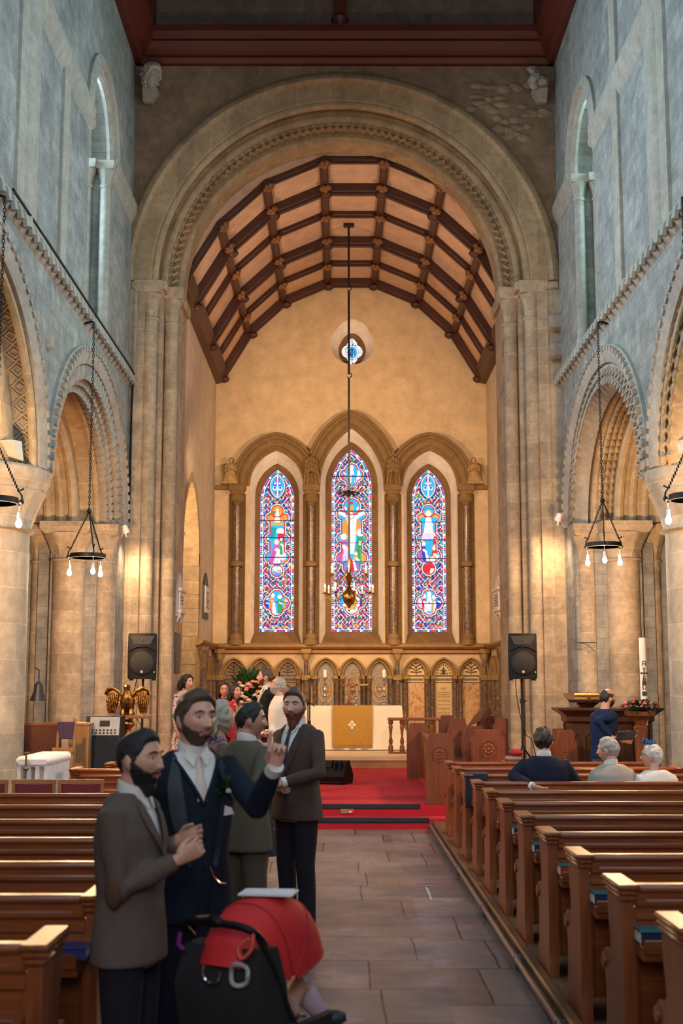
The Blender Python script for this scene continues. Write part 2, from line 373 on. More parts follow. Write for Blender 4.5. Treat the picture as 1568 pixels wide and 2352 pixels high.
def arcade(m3, yc, near, style, k):
    a, b = A_, B_; full = arc_path(yc, ZS, a[0], b[0], 56)
    # hood with billets
    mb = MB(); sweep2d(mb, full, [(.02, .01), (.02, -.05), (.10, -.08), (.20, -.10), (.27, -.05), (.27, .01)], m3)
    for (o, T, N, D) in frames(yc, a[0]+.22, b[0]+.22, m3, 46, 0, pi):
        mb.loft([[tuple(o+N*(dn*.055)+D*(-.10+dd*.045)+T*tt) for dn, dd in ((-.6, -.5), (.6, -.5), (.6, 1), (-.6, 1))] for tt in (-.045, .045)])
    struct(mb, 'trim_%d' % k, BILLET)
    # outer order ornament
    mb = MB(); sweep2d(mb, full, roll(-.03, .03, .05), m3)
    n = {'scallop': 44, 'chevron': 40, 'lozenge': 30, 'zig': 36}[style]
    L = pi*sqrt((a[0]**2+b[0]**2)/2)/n
    if style == 'scallop':
        for (o, T, N, D) in frames(yc, a[0]-.02, b[0]-.02, m3, n, 0, pi):
            for row, (d0, dn0) in enumerate(((.0, -.02), (.10, -.10), (.17, -.20))):
                p0 = o+N*(dn0+.05)+D*(d0-.03); p1 = o+N*(dn0-.13)+D*(d0+.05)
                mb.tube([p0, p0*.5+p1*.5, p1, p1+(p1-p0)*.03], [L*.12, L*.36, L*.47, L*.36], n=8)
    elif style in ('chevron', 'zig'):
        rows = ((0.0, .0), (.0, -.13)) if style == 'chevron' else ((.02, .0), (.06, -.15))
        for (o, T, N, D) in frames(yc, a[0]-.05, b[0]-.05, m3, n, 0, pi):
            for (dd, dn) in rows:
                c0 = o+N*dn+D*(dd-.02)
                apex = c0-N*.02-D*.05
                q = [c0-T*L*.5+N*.05+D*.02, c0+T*L*.5+N*.05+D*.02, c0+T*L*.5-N*.14+D*.24, c0-T*L*.5-N*.14+D*.24]
                ridge = [c0+N*.06-D*.03, c0-N*.10+D*.20-N*.02]
                mb.add([tuple(x) for x in (*q, *ridge)], [(0, 4, 5, 3), (4, 1, 2, 5), (0, 1, 4), (3, 5, 2), (0, 3, 2, 1)])
                mb.tube([c0-T*L*.5+N*.03+D*.02, c0-N*.10-D*.03, c0+T*L*.5+N*.03+D*.02], .02, n=6)
    else:
        for (o, T, N, D) in frames(yc, a[0]-.01, b[0]-.01, m3, n, 0, pi):
            for c in (.14,):
                c0 = o+D*c-N*.005
                for s_ in (1.0, .52):
                    q = [c0+T*L*.5*s_, c0+D*.12*s_, c0-T*L*.5*s_, c0-D*.12*s_]
                    mb.tube(q, .016, n=6, closed=True)
    o1 = struct(mb, 'trim_%d' % (k+1), STONE_W if near else BILLET)
    # second order: face strip and rolls, third order rolls and soffit lining
    mb = MB()
    p2 = arc_path(yc, ZS, a[1], b[1], 56); p3 = arc_path(yc, ZS, a[2], b[2], 56)
    sweep2d(mb, p2, [(.30, .27), (.30, .255), (.03, .255), (-.015, .27), (-.015, .66), (.0, .66)], m3)
    sweep2d(mb, p2, roll(-.01, .33, .055), m3)
    sweep2d(mb, p3, [(.27, .615), (.27, .60), (.0, .60), (-.01, .62), (-.01, 1.5), (.0, 1.5)], m3)
    for d in (.66, .86, 1.06, 1.26, 1.46): sweep2d(mb, p3, roll(-.01, d, .075), m3)
    if style in ('chevron', 'zig'):
        n2 = 40; L2 = pi*sqrt((a[1]**2+b[1]**2)/2)/n2
        for (o, T, N, D) in frames(yc, a[1]-.03, b[1]-.03, m3, n2, 0, pi):
            for d0 in (.38, .47, .56):
                mb.tube([o+D*d0-N*.03-T*L2*.5, o+D*d0+T*L2*.02-N*.085, o+D*d0+T*L2*.5-N*.03], [.02, .045, .02], n=6)
    struct(mb, 'trim_%d' % (k+2), STONE_W)
arcade(mL, 18.35, False, 'scallop', 10); arcade(mL, yL2, True, 'lozenge', 13)
arcade(mR, 18.25, False, 'chevron', 16); arcade(mR, yR2, True, 'zig', 19)
# ---- string courses with billets
for k, (m3, X, sg) in enumerate(((mL, LX, -1), (mR, RX, 1))):
    mb = MB(); y0 = 9.0
    pr = [(0, ZSTR-.06), (-.02*sg, ZSTR-.03), (-.07*sg, ZSTR+.05), (-.08*sg, ZSTR+.09), (-.02*sg, ZSTR+.15), (0, ZSTR+.15)]
    mb.prism([(X+x, z) for x, z in pr], y0, YA, 'y')
    y = 12.0
    while y < YA:
        mb.tube([(X-sg*.02, y, ZSTR+.20), (X-sg*.08, y, ZSTR+.10), (X-sg*.10, y, ZSTR-.03)], [.015, .042, .048], n=6); y += .26
    struct(mb, 'trim_%d' % (30+k), BILLET)
# ---- clerestory shafts, imposts, hoods
def capital(mb, x, y, z, r, h, ab=None, rot=0.0, sc_n=10):
    """scalloped capital on a shaft of radius r, its abacus top at z"""
    ab = ab or r*1.75; n = 48
    for prof in ([(r*1.12, -h), (r*1.18, -h+.03), (r*1.02, -h+.06)],): mb.lathe(prof, (x, y, z), 24)
    rad = lambda rr, zz, a: rr*(1-.09*abs(cos(a*sc_n/2))*min(1, max(0, -zz-.10)/(h*.5)))
    mb.lathe([(r*1.0, -h+.04), (r*1.05, -h*.8), (r*1.3, -h*.55), (r*1.6, -h*.32), (r*1.62, -h*.28)], (x, y, z), n, rad=rad)
    M = Tr(x, y, z) @ Rz(rot)
    q = lambda s, zz: [(-s, -s, zz), (s, -s, zz), (s, s, zz), (-s, s, zz)]
    mb.loft([q(ab*.86, -h*.30), q(ab, -h*.16), q(ab, 0)], M=M)
def shaft(mb, x, y, z0, z1, r, n=20): mb.lathe([(r*1.35, z0), (r*1.35, z0+.12), (r*1.12, z0+.18), (r*1.2, z0+.22), (r, z0+.26), (r, z1)], (x, y, 0), n)
for k, (X, sg, c0, c1) in enumerate(((LX, -1, 17.62, 19.42), (RX, 1, 18.25, 19.95))):
    mb = MB(); zi = 10.02
    for (dx, dy, r) in ((.08, .05, .085), (.40, .02, .11)):
        shaft(mb, X+sg*dx, c1+dy-.10, ZSTR+.12, zi-.36, r); capital(mb, X+sg*dx, c1+dy-.10, zi-.02, r, .42)
    shaft(mb, X+sg*.10, c0+.06, ZSTR+.12, zi-.36, .085); capital(mb, X+sg*.10, c0+.06, zi-.02, .085, .42)
    for (y0, y1) in ((9.5, c0-.02), (c1, YA)):    # impost band
        mb.prism([(X, zi-.26), (X-sg*.06, zi-.14), (X-sg*.09, zi-.05), (X-sg*.09, zi+.08), (X, zi+.08)], y0, y1, 'y')
    m3 = mL if sg < 0 else mR; cc = (c0+c1)/2; r = (c1-c0)/2
    pth = arc_path(cc, zi, r, r*1.05, 24)
    sweep2d(mb, pth, [(.30, .0), (.30, -.05), (.16, -.10), (.12, -.02), (.0, -.01), (.0, .05)], m3); sweep2d(mb, pth, roll(.03, .03, .07), m3); sweep2d(mb, pth, roll(-.02, .40, .09), m3)
    # bay shafts and the flat pilaster strip between
    yb = (14.05, 14.5)[k]; ys = (15.95, 16.65)[k]
    for dy, r in ((-.33, .10), (0, .17), (.33, .10)): mb.lathe([(r, ZSTR+.05), (r, 12.75)], (X+sg*.06, yb+dy, 0), 20)
    mb.box(X-sg*.04, X+sg*.1, yb-.46, yb+.46, ZSTR+.1, 12.75)
    mb.box(X-sg*.05, X+sg*.1, ys-.17, ys+.17, ZSTR+.1, (zi-.2, 11.4)[k], bev=.01)
    struct(mb, 'trim_%d' % (34+k), BILLET)
# ---- aisles (dark, behind the arcades)
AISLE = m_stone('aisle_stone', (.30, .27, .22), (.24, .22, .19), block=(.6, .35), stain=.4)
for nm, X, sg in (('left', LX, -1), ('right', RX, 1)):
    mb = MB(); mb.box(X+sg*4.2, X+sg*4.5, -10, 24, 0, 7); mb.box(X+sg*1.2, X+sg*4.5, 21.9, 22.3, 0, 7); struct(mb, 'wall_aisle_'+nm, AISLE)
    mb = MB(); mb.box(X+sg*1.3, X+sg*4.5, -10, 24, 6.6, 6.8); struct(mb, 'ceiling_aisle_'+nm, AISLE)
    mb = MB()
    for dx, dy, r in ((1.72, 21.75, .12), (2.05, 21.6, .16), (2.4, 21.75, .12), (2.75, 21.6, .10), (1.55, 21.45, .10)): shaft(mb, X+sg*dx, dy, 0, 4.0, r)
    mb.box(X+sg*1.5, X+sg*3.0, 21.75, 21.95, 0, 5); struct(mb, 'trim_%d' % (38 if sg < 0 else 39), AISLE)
# ---- arcade responds (half-shafts with capitals) beside the chancel arch
for k, (X, sg, yc) in enumerate(((LX, -1, 18.35), (RX, 1, 18.25))):
    mb = MB(); ye = yc+A_[2]
    for (dx, y, r, ab) in ((.20, ye+.34, .155, .26), (.72, ye+.10, .26, .40), (1.22, ye+.34, .155, .26)):
        shaft(mb, X+sg*dx, y, 0, ZS-.5, r); capital(mb, X+sg*dx, y, ZS+.0, r, .62, ab, sc_n=8)
    for dx, w in ((.46, .05), (.97, .05)): mb.box(X+sg*(dx-w), X+sg*(dx+w), ye+.16, ye+.3, 0, ZS-.2)
    mb.box(X-sg*.0, X+sg*1.5, ye+.16, ye+.55, ZS-.18, ZS)
    struct(mb, 'trim_%d' % (40+k), STONE)
# ---- chancel arch wall
RA = 2.82; AX, AZ = .02, 8.77
m3 = lambda s, z, d: (s, YA+d, z)
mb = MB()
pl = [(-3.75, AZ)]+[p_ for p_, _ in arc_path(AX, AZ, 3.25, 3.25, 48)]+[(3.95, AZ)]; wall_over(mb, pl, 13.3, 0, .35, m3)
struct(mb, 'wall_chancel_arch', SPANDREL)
mb = MB()
for r, d0, d1 in ((3.0, .35, .7), (RA, .7, 1.1)):
    pl = [(-3.75, AZ)]+[p_ for p_, _ in arc_path(AX, AZ, r, r, 48)]+[(3.95, AZ)]; wall_over(mb, pl, 13.3, d0, d1, m3)
struct(mb, 'wall_chancel_arch_core', STONE_W)
ARCHST = m_stone('chancel_arch_voussoirs', (.50, .365, .225), (.41, .295, .18), block=(.30, 9.0), stain=.4)
mb = MB(); R0 = arc_path(AX, AZ, 3.25, 3.25, 72)
sweep2d(mb, R0, [(.53, .01), (.545, -.05), (.50, -.10), (.42, -.12), (.37, -.06), (.36, .01)], m3)          # hood
sweep2d(mb, R0, [(.37, .01), (.37, -.03), (.06, -.03), (.01, .01), (.0, .36), (.02, .36)], m3)               # broad flat band
sweep2d(mb, R0, roll(.0, .05, .075, 10), m3)
struct(mb, 'trim_50', ARCHST)
mb = MB(); R1 = arc_path(AX, AZ, 3.0, 3.0, 72)
sweep2d(mb, R1, [(.26, .36), (.26, .30), (.16, .30), (.14, .37)], m3); sweep2d(mb, R1, roll(.13, .36, .085, 10), m3)
nz = 68; Lz = pi*3.0/nz
for i in range(nz):                                                                                          # zigzag order
    t = pi*(i+.5)/nz; o = Vector((AX+2.99*cos(t), YA+.40, AZ+2.99*sin(t))); T = Vector((-sin(t), 0, cos(t))); N = Vector((cos(t), 0, sin(t))); D = Vector((0, 1, 0))
    for dn in (.0, -.085):
        for sg in (-1, 1):
            a0 = o+N*(dn+.10)-D*.0; b0 = o+N*(dn+.0)+T*sg*Lz*.5
            mb.add([tuple(x) for x in (a0+N*.035, a0-N*.035, b0-N*.035, b0+N*.035, a0-D*.075, b0-D*.075)], [(0, 4, 5, 3), (4, 1, 2, 5)])
struct(mb, 'trim_51', ARCHST)
mb = MB(); R2 = arc_path(AX, AZ, RA, RA, 72)
sweep2d(mb, R2, [(.20, .70), (.20, .60), (.06, .58), (.0, .62), (-.01, .70), (-.01, 1.1), (.0, 1.1)], m3)
struct(mb, 'trim_52', ARCHST)
# piers of the chancel arch
for k, sg in enumerate((-1, 1)):
    X0 = LX if sg < 0 else RX
    mb = MB(); zc = AZ
    mb.box(X0+sg*.3, sg*3.40+AX, YA, YA+1.7, 0, zc); mb.box(sg*3.45+AX, sg*3.12+AX, YA+.36, YA+1.7, 0, zc); mb.box(sg*3.14+AX, sg*2.88+AX, YA+.70, YA+1.7, 0, zc)
    for (x, y, r, ab) in ((3.335, .20, .135, .25), (3.0, .55, .12, .22), (3.57, .06, .07, .0)):
        shaft(mb, AX+sg*x, YA+y, .27, zc-.6, r)
        if ab: capital(mb, AX+sg*x, YA+y, zc, r, .66, ab, sc_n=6)
        else: mb.lathe([(r, zc-.6), (r, zc)], (AX+sg*x, YA+y, 0), 12)
    mb.box(AX+sg*3.55, AX+sg*2.80, YA+.36, YA+1.7, zc-.20, zc, bev=.02); mb.box(X0, AX+sg*3.02, YA-.04, YA+1.0, zc-.15, zc-.004, bev=.02)
    struct(mb, 'wall_pier_%s' % ('left' if sg < 0 else 'right'), STONE)
# broken plaster patch on the right spandrel
mb = MB(); rr = random.Random(3)
for i in range(46):
    x = 1.9+rr.random()*1.75; z = 11.35+rr.random()*1.05
    if (x-AX)**2+(z-AZ)**2 < 3.85**2: continue
    mb.ell((x, YA-.0, z), (.07+.09*rr.random(), .035, .04+.05*rr.random()), 8, 5)
struct(mb, 'trim_53', m_stone('bare_rubble_patch', (.42, .30, .19), (.32, .22, .14), stain=.4, bump=.8, fine=5))
# ---- nave roof
DARKRED = m_wood('dark_red_roof_timber', (.075, .012, .006), (.13, .022, .010), .5)
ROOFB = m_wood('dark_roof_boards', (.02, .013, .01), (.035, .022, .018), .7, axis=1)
mb = MB(); prof = [(YA, 12.72), (YA-.10, 12.72), (YA-.16, 12.80), (YA-.13, 12.86), (YA-.24, 12.94), (YA-.30, 13.04), (YA-.27, 13.10), (YA-.36, 13.2), (YA-.36, 13.32), (YA, 13.32)]
mb.prism([(y, z) for y, z in prof], LX, RX, 'x'); struct(mb, 'trim_54', DARKRED)
for k, (X, sg) in enumerate(((LX, -1), (RX, 1))):
    mb = MB(); pr = [(X+sg*.2, 12.72), (X-sg*.10, 12.72), (X-sg*.16, 12.80), (X-sg*.13, 12.86), (X-sg*.24, 12.94), (X-sg*.30, 13.04), (X-sg*.27, 13.10), (X-sg*.36, 13.2), (X-sg*.36, 13.32), (X+sg*.2, 13.32)]
    mb.prism(pr, -10, YA-.02, 'y'); mb.box(X-sg*.05, X-sg*.34, YA-.30, YA-.02, 13.3, 15.0); struct(mb, 'trim_%d' % (55+k), DARKRED)
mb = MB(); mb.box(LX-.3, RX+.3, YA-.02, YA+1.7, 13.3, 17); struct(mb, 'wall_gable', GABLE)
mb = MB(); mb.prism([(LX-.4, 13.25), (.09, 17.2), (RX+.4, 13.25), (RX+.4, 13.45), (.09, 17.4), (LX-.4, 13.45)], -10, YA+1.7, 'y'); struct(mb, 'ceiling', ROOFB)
mb = MB(); mb.box(-.12, .12, YA-.22, YA, 13.3, 15); mb.lathe([(.05, 13.28), (.10, 13.36), (.16, 13.55), (.13, 13.6)], (0, YA-.12, 0), 10); struct(mb, 'trim_57', DARKRED)
mb = MB(); mb.box(LX-1.5, RX+1.5, -10.3, -10, 0, 18); struct(mb, 'wall_west', RUBBLE)
# ---- chancel
CXL, CXR, CC = -2.96, 3.50, .27
CEIL = [(-3.23, 9.12), (-2.53, 10.28), (-1.67, 11.08), (-.58, 11.55), (.58, 11.55), (1.67, 11.08), (2.53, 10.28), (3.23, 9.12)]
CEIL = [(x+CC, z) for x, z in CEIL]
Y0C, YE = 23.2, 30.0
PINKPL = m_stone('ceiling_plaster', (.66, .44, .31), (.62, .41, .29), stain=.08, bump=.04, fine=3)
mb = MB()
for (a, b) in zip(CEIL[:-1], CEIL[1:]):
    mb.add([(a[0], 22.61, a[1]), (b[0], 22.61, b[1]), (b[0], YE, b[1]), (a[0], YE, a[1]), (a[0], 22.61, a[1]+.2), (b[0], 22.61, b[1]+.2), (b[0], YE, b[1]+.2), (a[0], YE, a[1]+.2)], [(0, 1, 2, 3), (4, 7, 6, 5)])
    mb.add([(a[0], 22.62, a[1]), (b[0], 22.62, b[1]), (b[0], 22.62, 12.6), (a[0], 22.62, 12.6)], [(0, 1, 2, 3)])
struct(mb, 'ceiling_chancel', PINKPL, smooth=False)
TIMBER = m_wood('chancel_roof_timber', (.045, .013, .006), (.085, .026, .012), .5)
BOSS = m_plain('carved_boss_wood', (.24, .105, .035), .5, var=.35, scale=30)
mb = MB(); RIBY = [(22.72, .09), (24.06, .15), (25.5, .09), (27.05, .15), (28.6, .09), (29.93, .13)]
for (yy, w) in RIBY:
    hh = .09 if w < .1 else .17
    for (a, b) in zip(CEIL[:-1], CEIL[1:]):
        d = Vector((b[0]-a[0], 0, b[1]-a[1])); L = d.length; d.normalize(); nn = Vector((d.z, 0, -d.x)); nn = nn if nn.z < 0 else -nn
        M = frame(Vector((a[0], yy, a[1])), d, Vector((0, 1, 0)), nn); mb.box(-.03, L+.03, -w*.65, w*.65, -.03, hh, M=M, bev=.02)
        mb.box(-.03, L+.03, -w*.35, w*.35, hh-.01, hh+.04, M=M)
for (x, z) in CEIL[1:-1]:
    v = Vector((CC-x, 0, 8.3-z)); v.normalize(); M = frame(Vector((x, 0, z)), v.cross(Vector((0, 1, 0))), Vector((0, 1, 0)), v)
    mb.box(-.075, .075, 22.65, YE, -.05, .13, M=M, bev=.02)
for (x, z) in (CEIL[0], CEIL[-1]):
    s = 1 if x < CC else -1; mb.prism([(x-s*.02, z-.16), (x+s*.16, z-.12), (x+s*.20, z+.02), (x+s*.26, z+.20), (x-s*.02, z+.2)], 22.65, YE, 'y')
for (yy, w) in RIBY[1::2]:
    for i, (x, z) in enumerate(CEIL):
        if w > .1:
            v = Vector((CC-x, 0, 8.3-z)).normalized(); c = Vector((x, yy, z))+v*.2; mb.ell(tuple(c), (.13, .13, .09), 8, 6)
struct(mb, 'trim_60', TIMBER)
mb = MB()
for j, (yy, w) in enumerate(RIBY[:-1]):
    yb = yy-(.30 if w > .1 else .12)
    for (x, z) in CEIL[1:-1]:
        v = Vector((CC-x, 0, 8.3-z)).normalized(); c = Vector((x, yb+.06, z))+v*.17; tx = v.cross(Vector((0, 1, 0)))
        for q in range(6):
            a = q*pi/3; mb.ell(tuple(c+tx*cos(a)*.075+Vector((0, 1, 0))*sin(a)*.075), .05, 6, 4)
        mb.ell(tuple(c+v*.03), .06, 8, 5)
struct(mb, 'trim_61', BOSS)
# side walls, with an arched opening each
for k, (X, sg, o0, o1, zt) in enumerate(((CXL, -1, 24.0, 26.75, 5.86), (CXR, 1, 24.0, 26.9, 5.9))):
    m3 = lambda s, z, d: (X+sg*d, s, z)
    mb = MB(); cc = (o0+o1)/2; w = (o1-o0)/2
    pl = [(22.65, .3), (o0, .3)]+[p_ for p_, _ in lancet_path(cc, w, zt-1.55, 1.55)]+[(o1, .3), (30.6, .3)]
    wall_over(mb, pl, 9.4, 0, .8, m3); struct(mb, 'wall_chancel_%s' % ('left', 'right')[k], PLASTER)
    mb = MB(); rr = random.Random(5)
    z = .5
    while z < zt-1.5:                                     # ragged quoin stones around the opening
        L = .14+.22*rr.random(); mb.box(X-sg*.012, X+sg*.7, o1-.012, o1+L, z, z+.28); L = .14+.22*rr.random(); mb.box(X-sg*.012, X+sg*.7, o0-L, o0+.012, z, z+.28); z += .29
    sweep2d(mb, lancet_path(cc, w, zt-1.55, 1.55), [(.20, .1), (.20, -.012), (-.015, -.012), (-.015, .7)], m3)
    struct(mb, 'trim_%d' % (62+k), STONE_W)
    mb = MB(); mb.box(X+sg*2.2, X+sg*2.3, 23.3, 28, .3, 6.6); mb.box(X+sg*.8, X+sg*2.3, 27.9, 28, .3, 6.6); mb.box(X+sg*.8, X+sg*2.3, 23.3, 28, 6.5, 6.6); mb.box(X+sg*.8, X+sg*2.3, 23.3, 28, .2, .3); struct(mb, 'wall_chamber_%s' % ('left', 'right')[k], WHITEPL)
# ---- east wall with three lancets and a quatrefoil
m3 = lambda s, z, d: (s, YE+d, z)
# (cx, outer half, spring, rise, frame half, fz, frise, glass half, gspring, grise)
WIN = [(-1.50, .625, 6.45, .89, .52, 6.30, .78, .407, 6.20, .77), (.285, .745, 6.62, 1.26, .62, 6.55, 1.06, .480, 6.55, .91), (2.13, .62, 6.45, .89, .52, 6.30, .78, .407, 6.20, .77)]
mb = MB(); pl = [(CXL-.1, 2.7)]
for w in WIN: pl += [p_ for p_, _ in lancet_path(w[0], w[1], w[2], w[3], 2.7)]
pl.append((CXR+.1, 2.7))
# the wall is split above z=9.0 so that the round window can be cut
wall_over(mb, pl, 8.9, 0, .34, m3)
RCX, RCZ = .30, 9.95
ring = [(RCX+.52*cos(2*pi*i/32), RCZ+.50*sin(2*pi*i/32)+.12*max(0, sin(2*pi*i/32))**3) for i in range(32)]
outl = []
for i in range(32):
    a = 2*pi*i/32; c, s = cos(a), sin(a); k = min((1.2/abs(c)) if abs(c) > 1e-6 else 9e9, (1.05/abs(s)) if abs(s) > 1e-6 else 9e9); outl.append((RCX+k*c, RCZ+k*s))
for i in range(32):
    j = (i+1) % 32; mb.add([m3(*ring[i], 0), m3(*ring[j], 0), m3(*outl[j], 0), m3(*outl[i], 0)], [(0, 1, 2, 3)])
    if abs(outl[i][0]-outl[j][0]) > 1e-4 and abs(outl[i][1]-outl[j][1]) > 1e-4:
        cx_ = outl[i][0] if abs(abs(outl[i][0]-RCX)-1.2) < 1e-6 else outl[j][0]; cz_ = outl[i][1] if abs(abs(outl[i][1]-RCZ)-1.05) < 1e-6 else outl[j][1]
        mb.add([m3(*outl[i], 0), m3(*outl[j], 0), m3(cx_, cz_, 0)], [(0, 1, 2)])
for (x0, x1, z0, z1) in ((CXL-.1, RCX-1.2, 8.9, 12), (RCX+1.2, CXR+.1, 8.9, 12), (RCX-1.2, RCX+1.2, RCZ+1.05, 12)):
    mb.add([m3(x0, z0, 0), m3(x1, z0, 0), m3(x1, z1, 0), m3(x0, z1, 0)], [(0, 1, 2, 3)])
mb.box(CXL-.1, CXR+.1, YE, YE+.34, .3, 2.7)
struct(mb, 'wall_east', PLASTER_E, smooth=False)
mb = MB()
for w in WIN:   # white splays
    A = lancet_path(w[0], w[1], w[2], w[3], 2.7); B = lancet_path(w[0], w[4], w[5], w[6], 2.95)
    n = len(A); mb.add([m3(*p_, -.002) for p_, _ in A]+[m3(*p_, .36) for p_, _ in B], [(i, i+1, n+i+1, n+i) for i in range(n-1)])
r2 = [(RCX+(x-RCX)*.62, RCZ-.08+(z-RCZ)*.70) for x, z in ring]
mb.add([m3(*q, -.002) for q in ring]+[m3(*q, .36) for q in r2], [(i, (i+1) % 32, 32+(i+1) % 32, 32+i) for i in range(32)])
struct(mb, 'trim_64', WHITEPL)
mb = MB()
for w in WIN:   # brown stone frames and sloping sills
    A = lancet_path(w[0], w[4]+.03, w[5], w[6]+.03, 2.60); B = lancet_path(w[0], w[7], w[8], w[9], 3.06); n = len(A)
    mb.add([m3(*p_, .34) for p_, _ in A]+[m3(*p_, .34) for p_, _ in B], [(i, i+1, n+i+1, n+i) for i in range(n-1)])
    mb.add([m3(*p_, .34) for p_, _ in B]+[m3(*p_, .52) for p_, _ in B], [(i, i+1, n+i+1, n+i) for i in range(n-1)])
    mb.loft([[m3(x, 2.70, .0), m3(x, 3.06, .36), m3(x, 3.06, .60), m3(x, 2.6, .6), m3(x, 2.6, 0)] for x in (w[0]-w[1], w[0]+w[1])])
def quat(i, k=1.0, n=48):
    a = 2*pi*i/n; best = 0
    for (cx, cz, r) in ((.115, 0, .14), (-.115, 0, .14), (0, .14, .125), (0, -.14, .125), (0, 0, .17), (0, .23, .06), (0, -.23, .06)):
        b = cx*cos(a)+cz*sin(a); d = r*r-(cx*cx+cz*cz-b*b)
        if d > 0: best = max(best, b+sqrt(d))
    return (RCX+best*k*cos(a), RCZ-.08+best*k*1.22*sin(a))
q1 = [(RCX+(ring_x-RCX)*.66, RCZ-.08+(ring_z-RCZ)*.74) for ring_x, ring_z in [(RCX+.52*cos(2*pi*i/48), RCZ+.50*sin(2*pi*i/48)+.12*max(0, sin(2*pi*i/48))**3) for i in range(48)]]
q2 = [quat(i) for i in range(48)]
mb.add([m3(*q, .34) for q in q1]+[m3(*q, .34) for q in q2]+[m3(*q, .50) for q in q2], [(i, (i+1) % 48, 48+(i+1) % 48, 48+i) for i in range(48)]+[(48+i, 48+(i+1) % 48, 96+(i+1) % 48, 96+i) for i in range(48)])
struct(mb, 'trim_65', TAN_B)
# hood arches on shafts
mb = MB()
for (cx, w, zs, h) in ((-1.50, .64, 6.5, .84), (.285, .75, 6.5, 1.38), (2.13, .64, 6.5, .84)):
    pth = lancet_path(cx, w, zs, h, None, 20)
    sweep2d(mb, pth, [(.0, .02), (.0, -.06), (.10, -.08), (.14, -.16), (.30, -.18), (.36, -.26), (.40, -.24), (.40, .02)], m3)
    for dn, d, r in ((.03, -.07, .035), (.13, -.13, .035), (.30, -.20, .04), (.37, -.24, .035)): sweep2d(mb, pth, roll(dn, d, r, 6), m3)
    for (p_, nn) in lancet_path(cx, w+.22, zs, h+.27, None, 26)[::1]: mb.ell(m3(p_[0], p_[1], -.185), (.028, .02, .028), 6, 4)
SHX = (-2.42, -.675, 1.255, 2.98)
for i, x in enumerate(SHX):
    mb.box(x-.20, x+.20, YE-.22, YE+.02, 6.36, 6.52, bev=.02); mb.box(x-.16, x+.16, YE-.19, YE+.02, 6.28, 6.37, bev=.02)
    for q in range(10):
        a = pi+pi*q/9; mb.ell((x+.13*cos(a), YE-.06+.11*sin(a), 6.17), (.035, .035, .08), 6, 5)
    mb.lathe([(.10, 6.02), (.125, 6.04), (.10, 6.08), (.11, 6.15), (.15, 6.28)], (x, YE-.06, 0), 16)
    mb.lathe([(.10, 4.56), (.15, 4.58), (.16, 4.63), (.13, 4.68), (.10, 4.70)], (x, YE-.06, 0), 16)
    mb.lathe([(.17, 2.74), (.17, 2.82), (.14, 2.86), (.15, 2.92), (.10, 3.0)], (x, YE-.06, 0), 16)
for x in (-.675, 1.255):
    for q in range(5):
        for zz_ in (6.86, 6.98, 7.10): mb.ell((x+(q-2)*.055, YE-.27-.02*(2-abs(q-2)), zz_-.03*abs(q-2)), (.045, .05, .075), 7, 5)
for (x0, x1) in ((CXL, -2.55), (3.15, CXR)): mb.box(x0, x1, YE-.10, YE, 6.40, 6.5, bev=.01)
struct(mb, 'trim_66', m_stone('brown_hood_stone', (.27, .165, .072), (.22, .135, .058), stain=.25, bump=.15, fine=8, rough=.8))
mb = MB()
for x in SHX:
    for dx in (-.145, .145): # carved diaper strips
        mb.box(x+dx-.05, x+dx+.05, YE-.03, YE+.01, 2.74, 6.3); z = 2.85
        while z < 6.2: mb.box(x+dx-.03, x+dx+.03, YE-.045, YE-.02, z-.012, z+.03); z += .085
struct(mb, 'trim_70', m_stone('brown_diaper_strip', (.17, .10, .045), (.14, .08, .036), stain=.2, bump=.15, fine=8))
MARB = m_marble('dark_marble_shaft', [(.3, (.06, .04, .035)), (.5, (.14, .085, .06)), (.62, (.26, .17, .10)), (.75, (.08, .06, .06))], 7, .2)
mb = MB()
for x in SHX: mb.lathe([(.085, 2.98), (.085, 6.04)], (x, YE-.07, 0), 20)
struct(mb, 'trim_67', MARB)
# string ledge over the reredos arcading (returns along both side walls)
mb = MB(); lp = [(0, 2.62), (-.10, 2.64), (-.16, 2.70), (-.16, 2.74), (0, 2.78)]
mb.prism([(YE+y, z) for y, z in lp], CXL, CXR, 'x')
for X, sg in ((CXL, -1), (CXR, 1)): mb.prism([(X+sg*y, z) for y, z in lp], 26.4, YE, 'y')
struct(mb, 'trim_68', TAN)
mb = MB(); mb.box(CXL, CXR, YE-.09, YE, 2.555, 2.62); struct(mb, 'trim_69', m_wood('ledge_red_wood', (.30, .11, .03), (.42, .18, .06), .5))
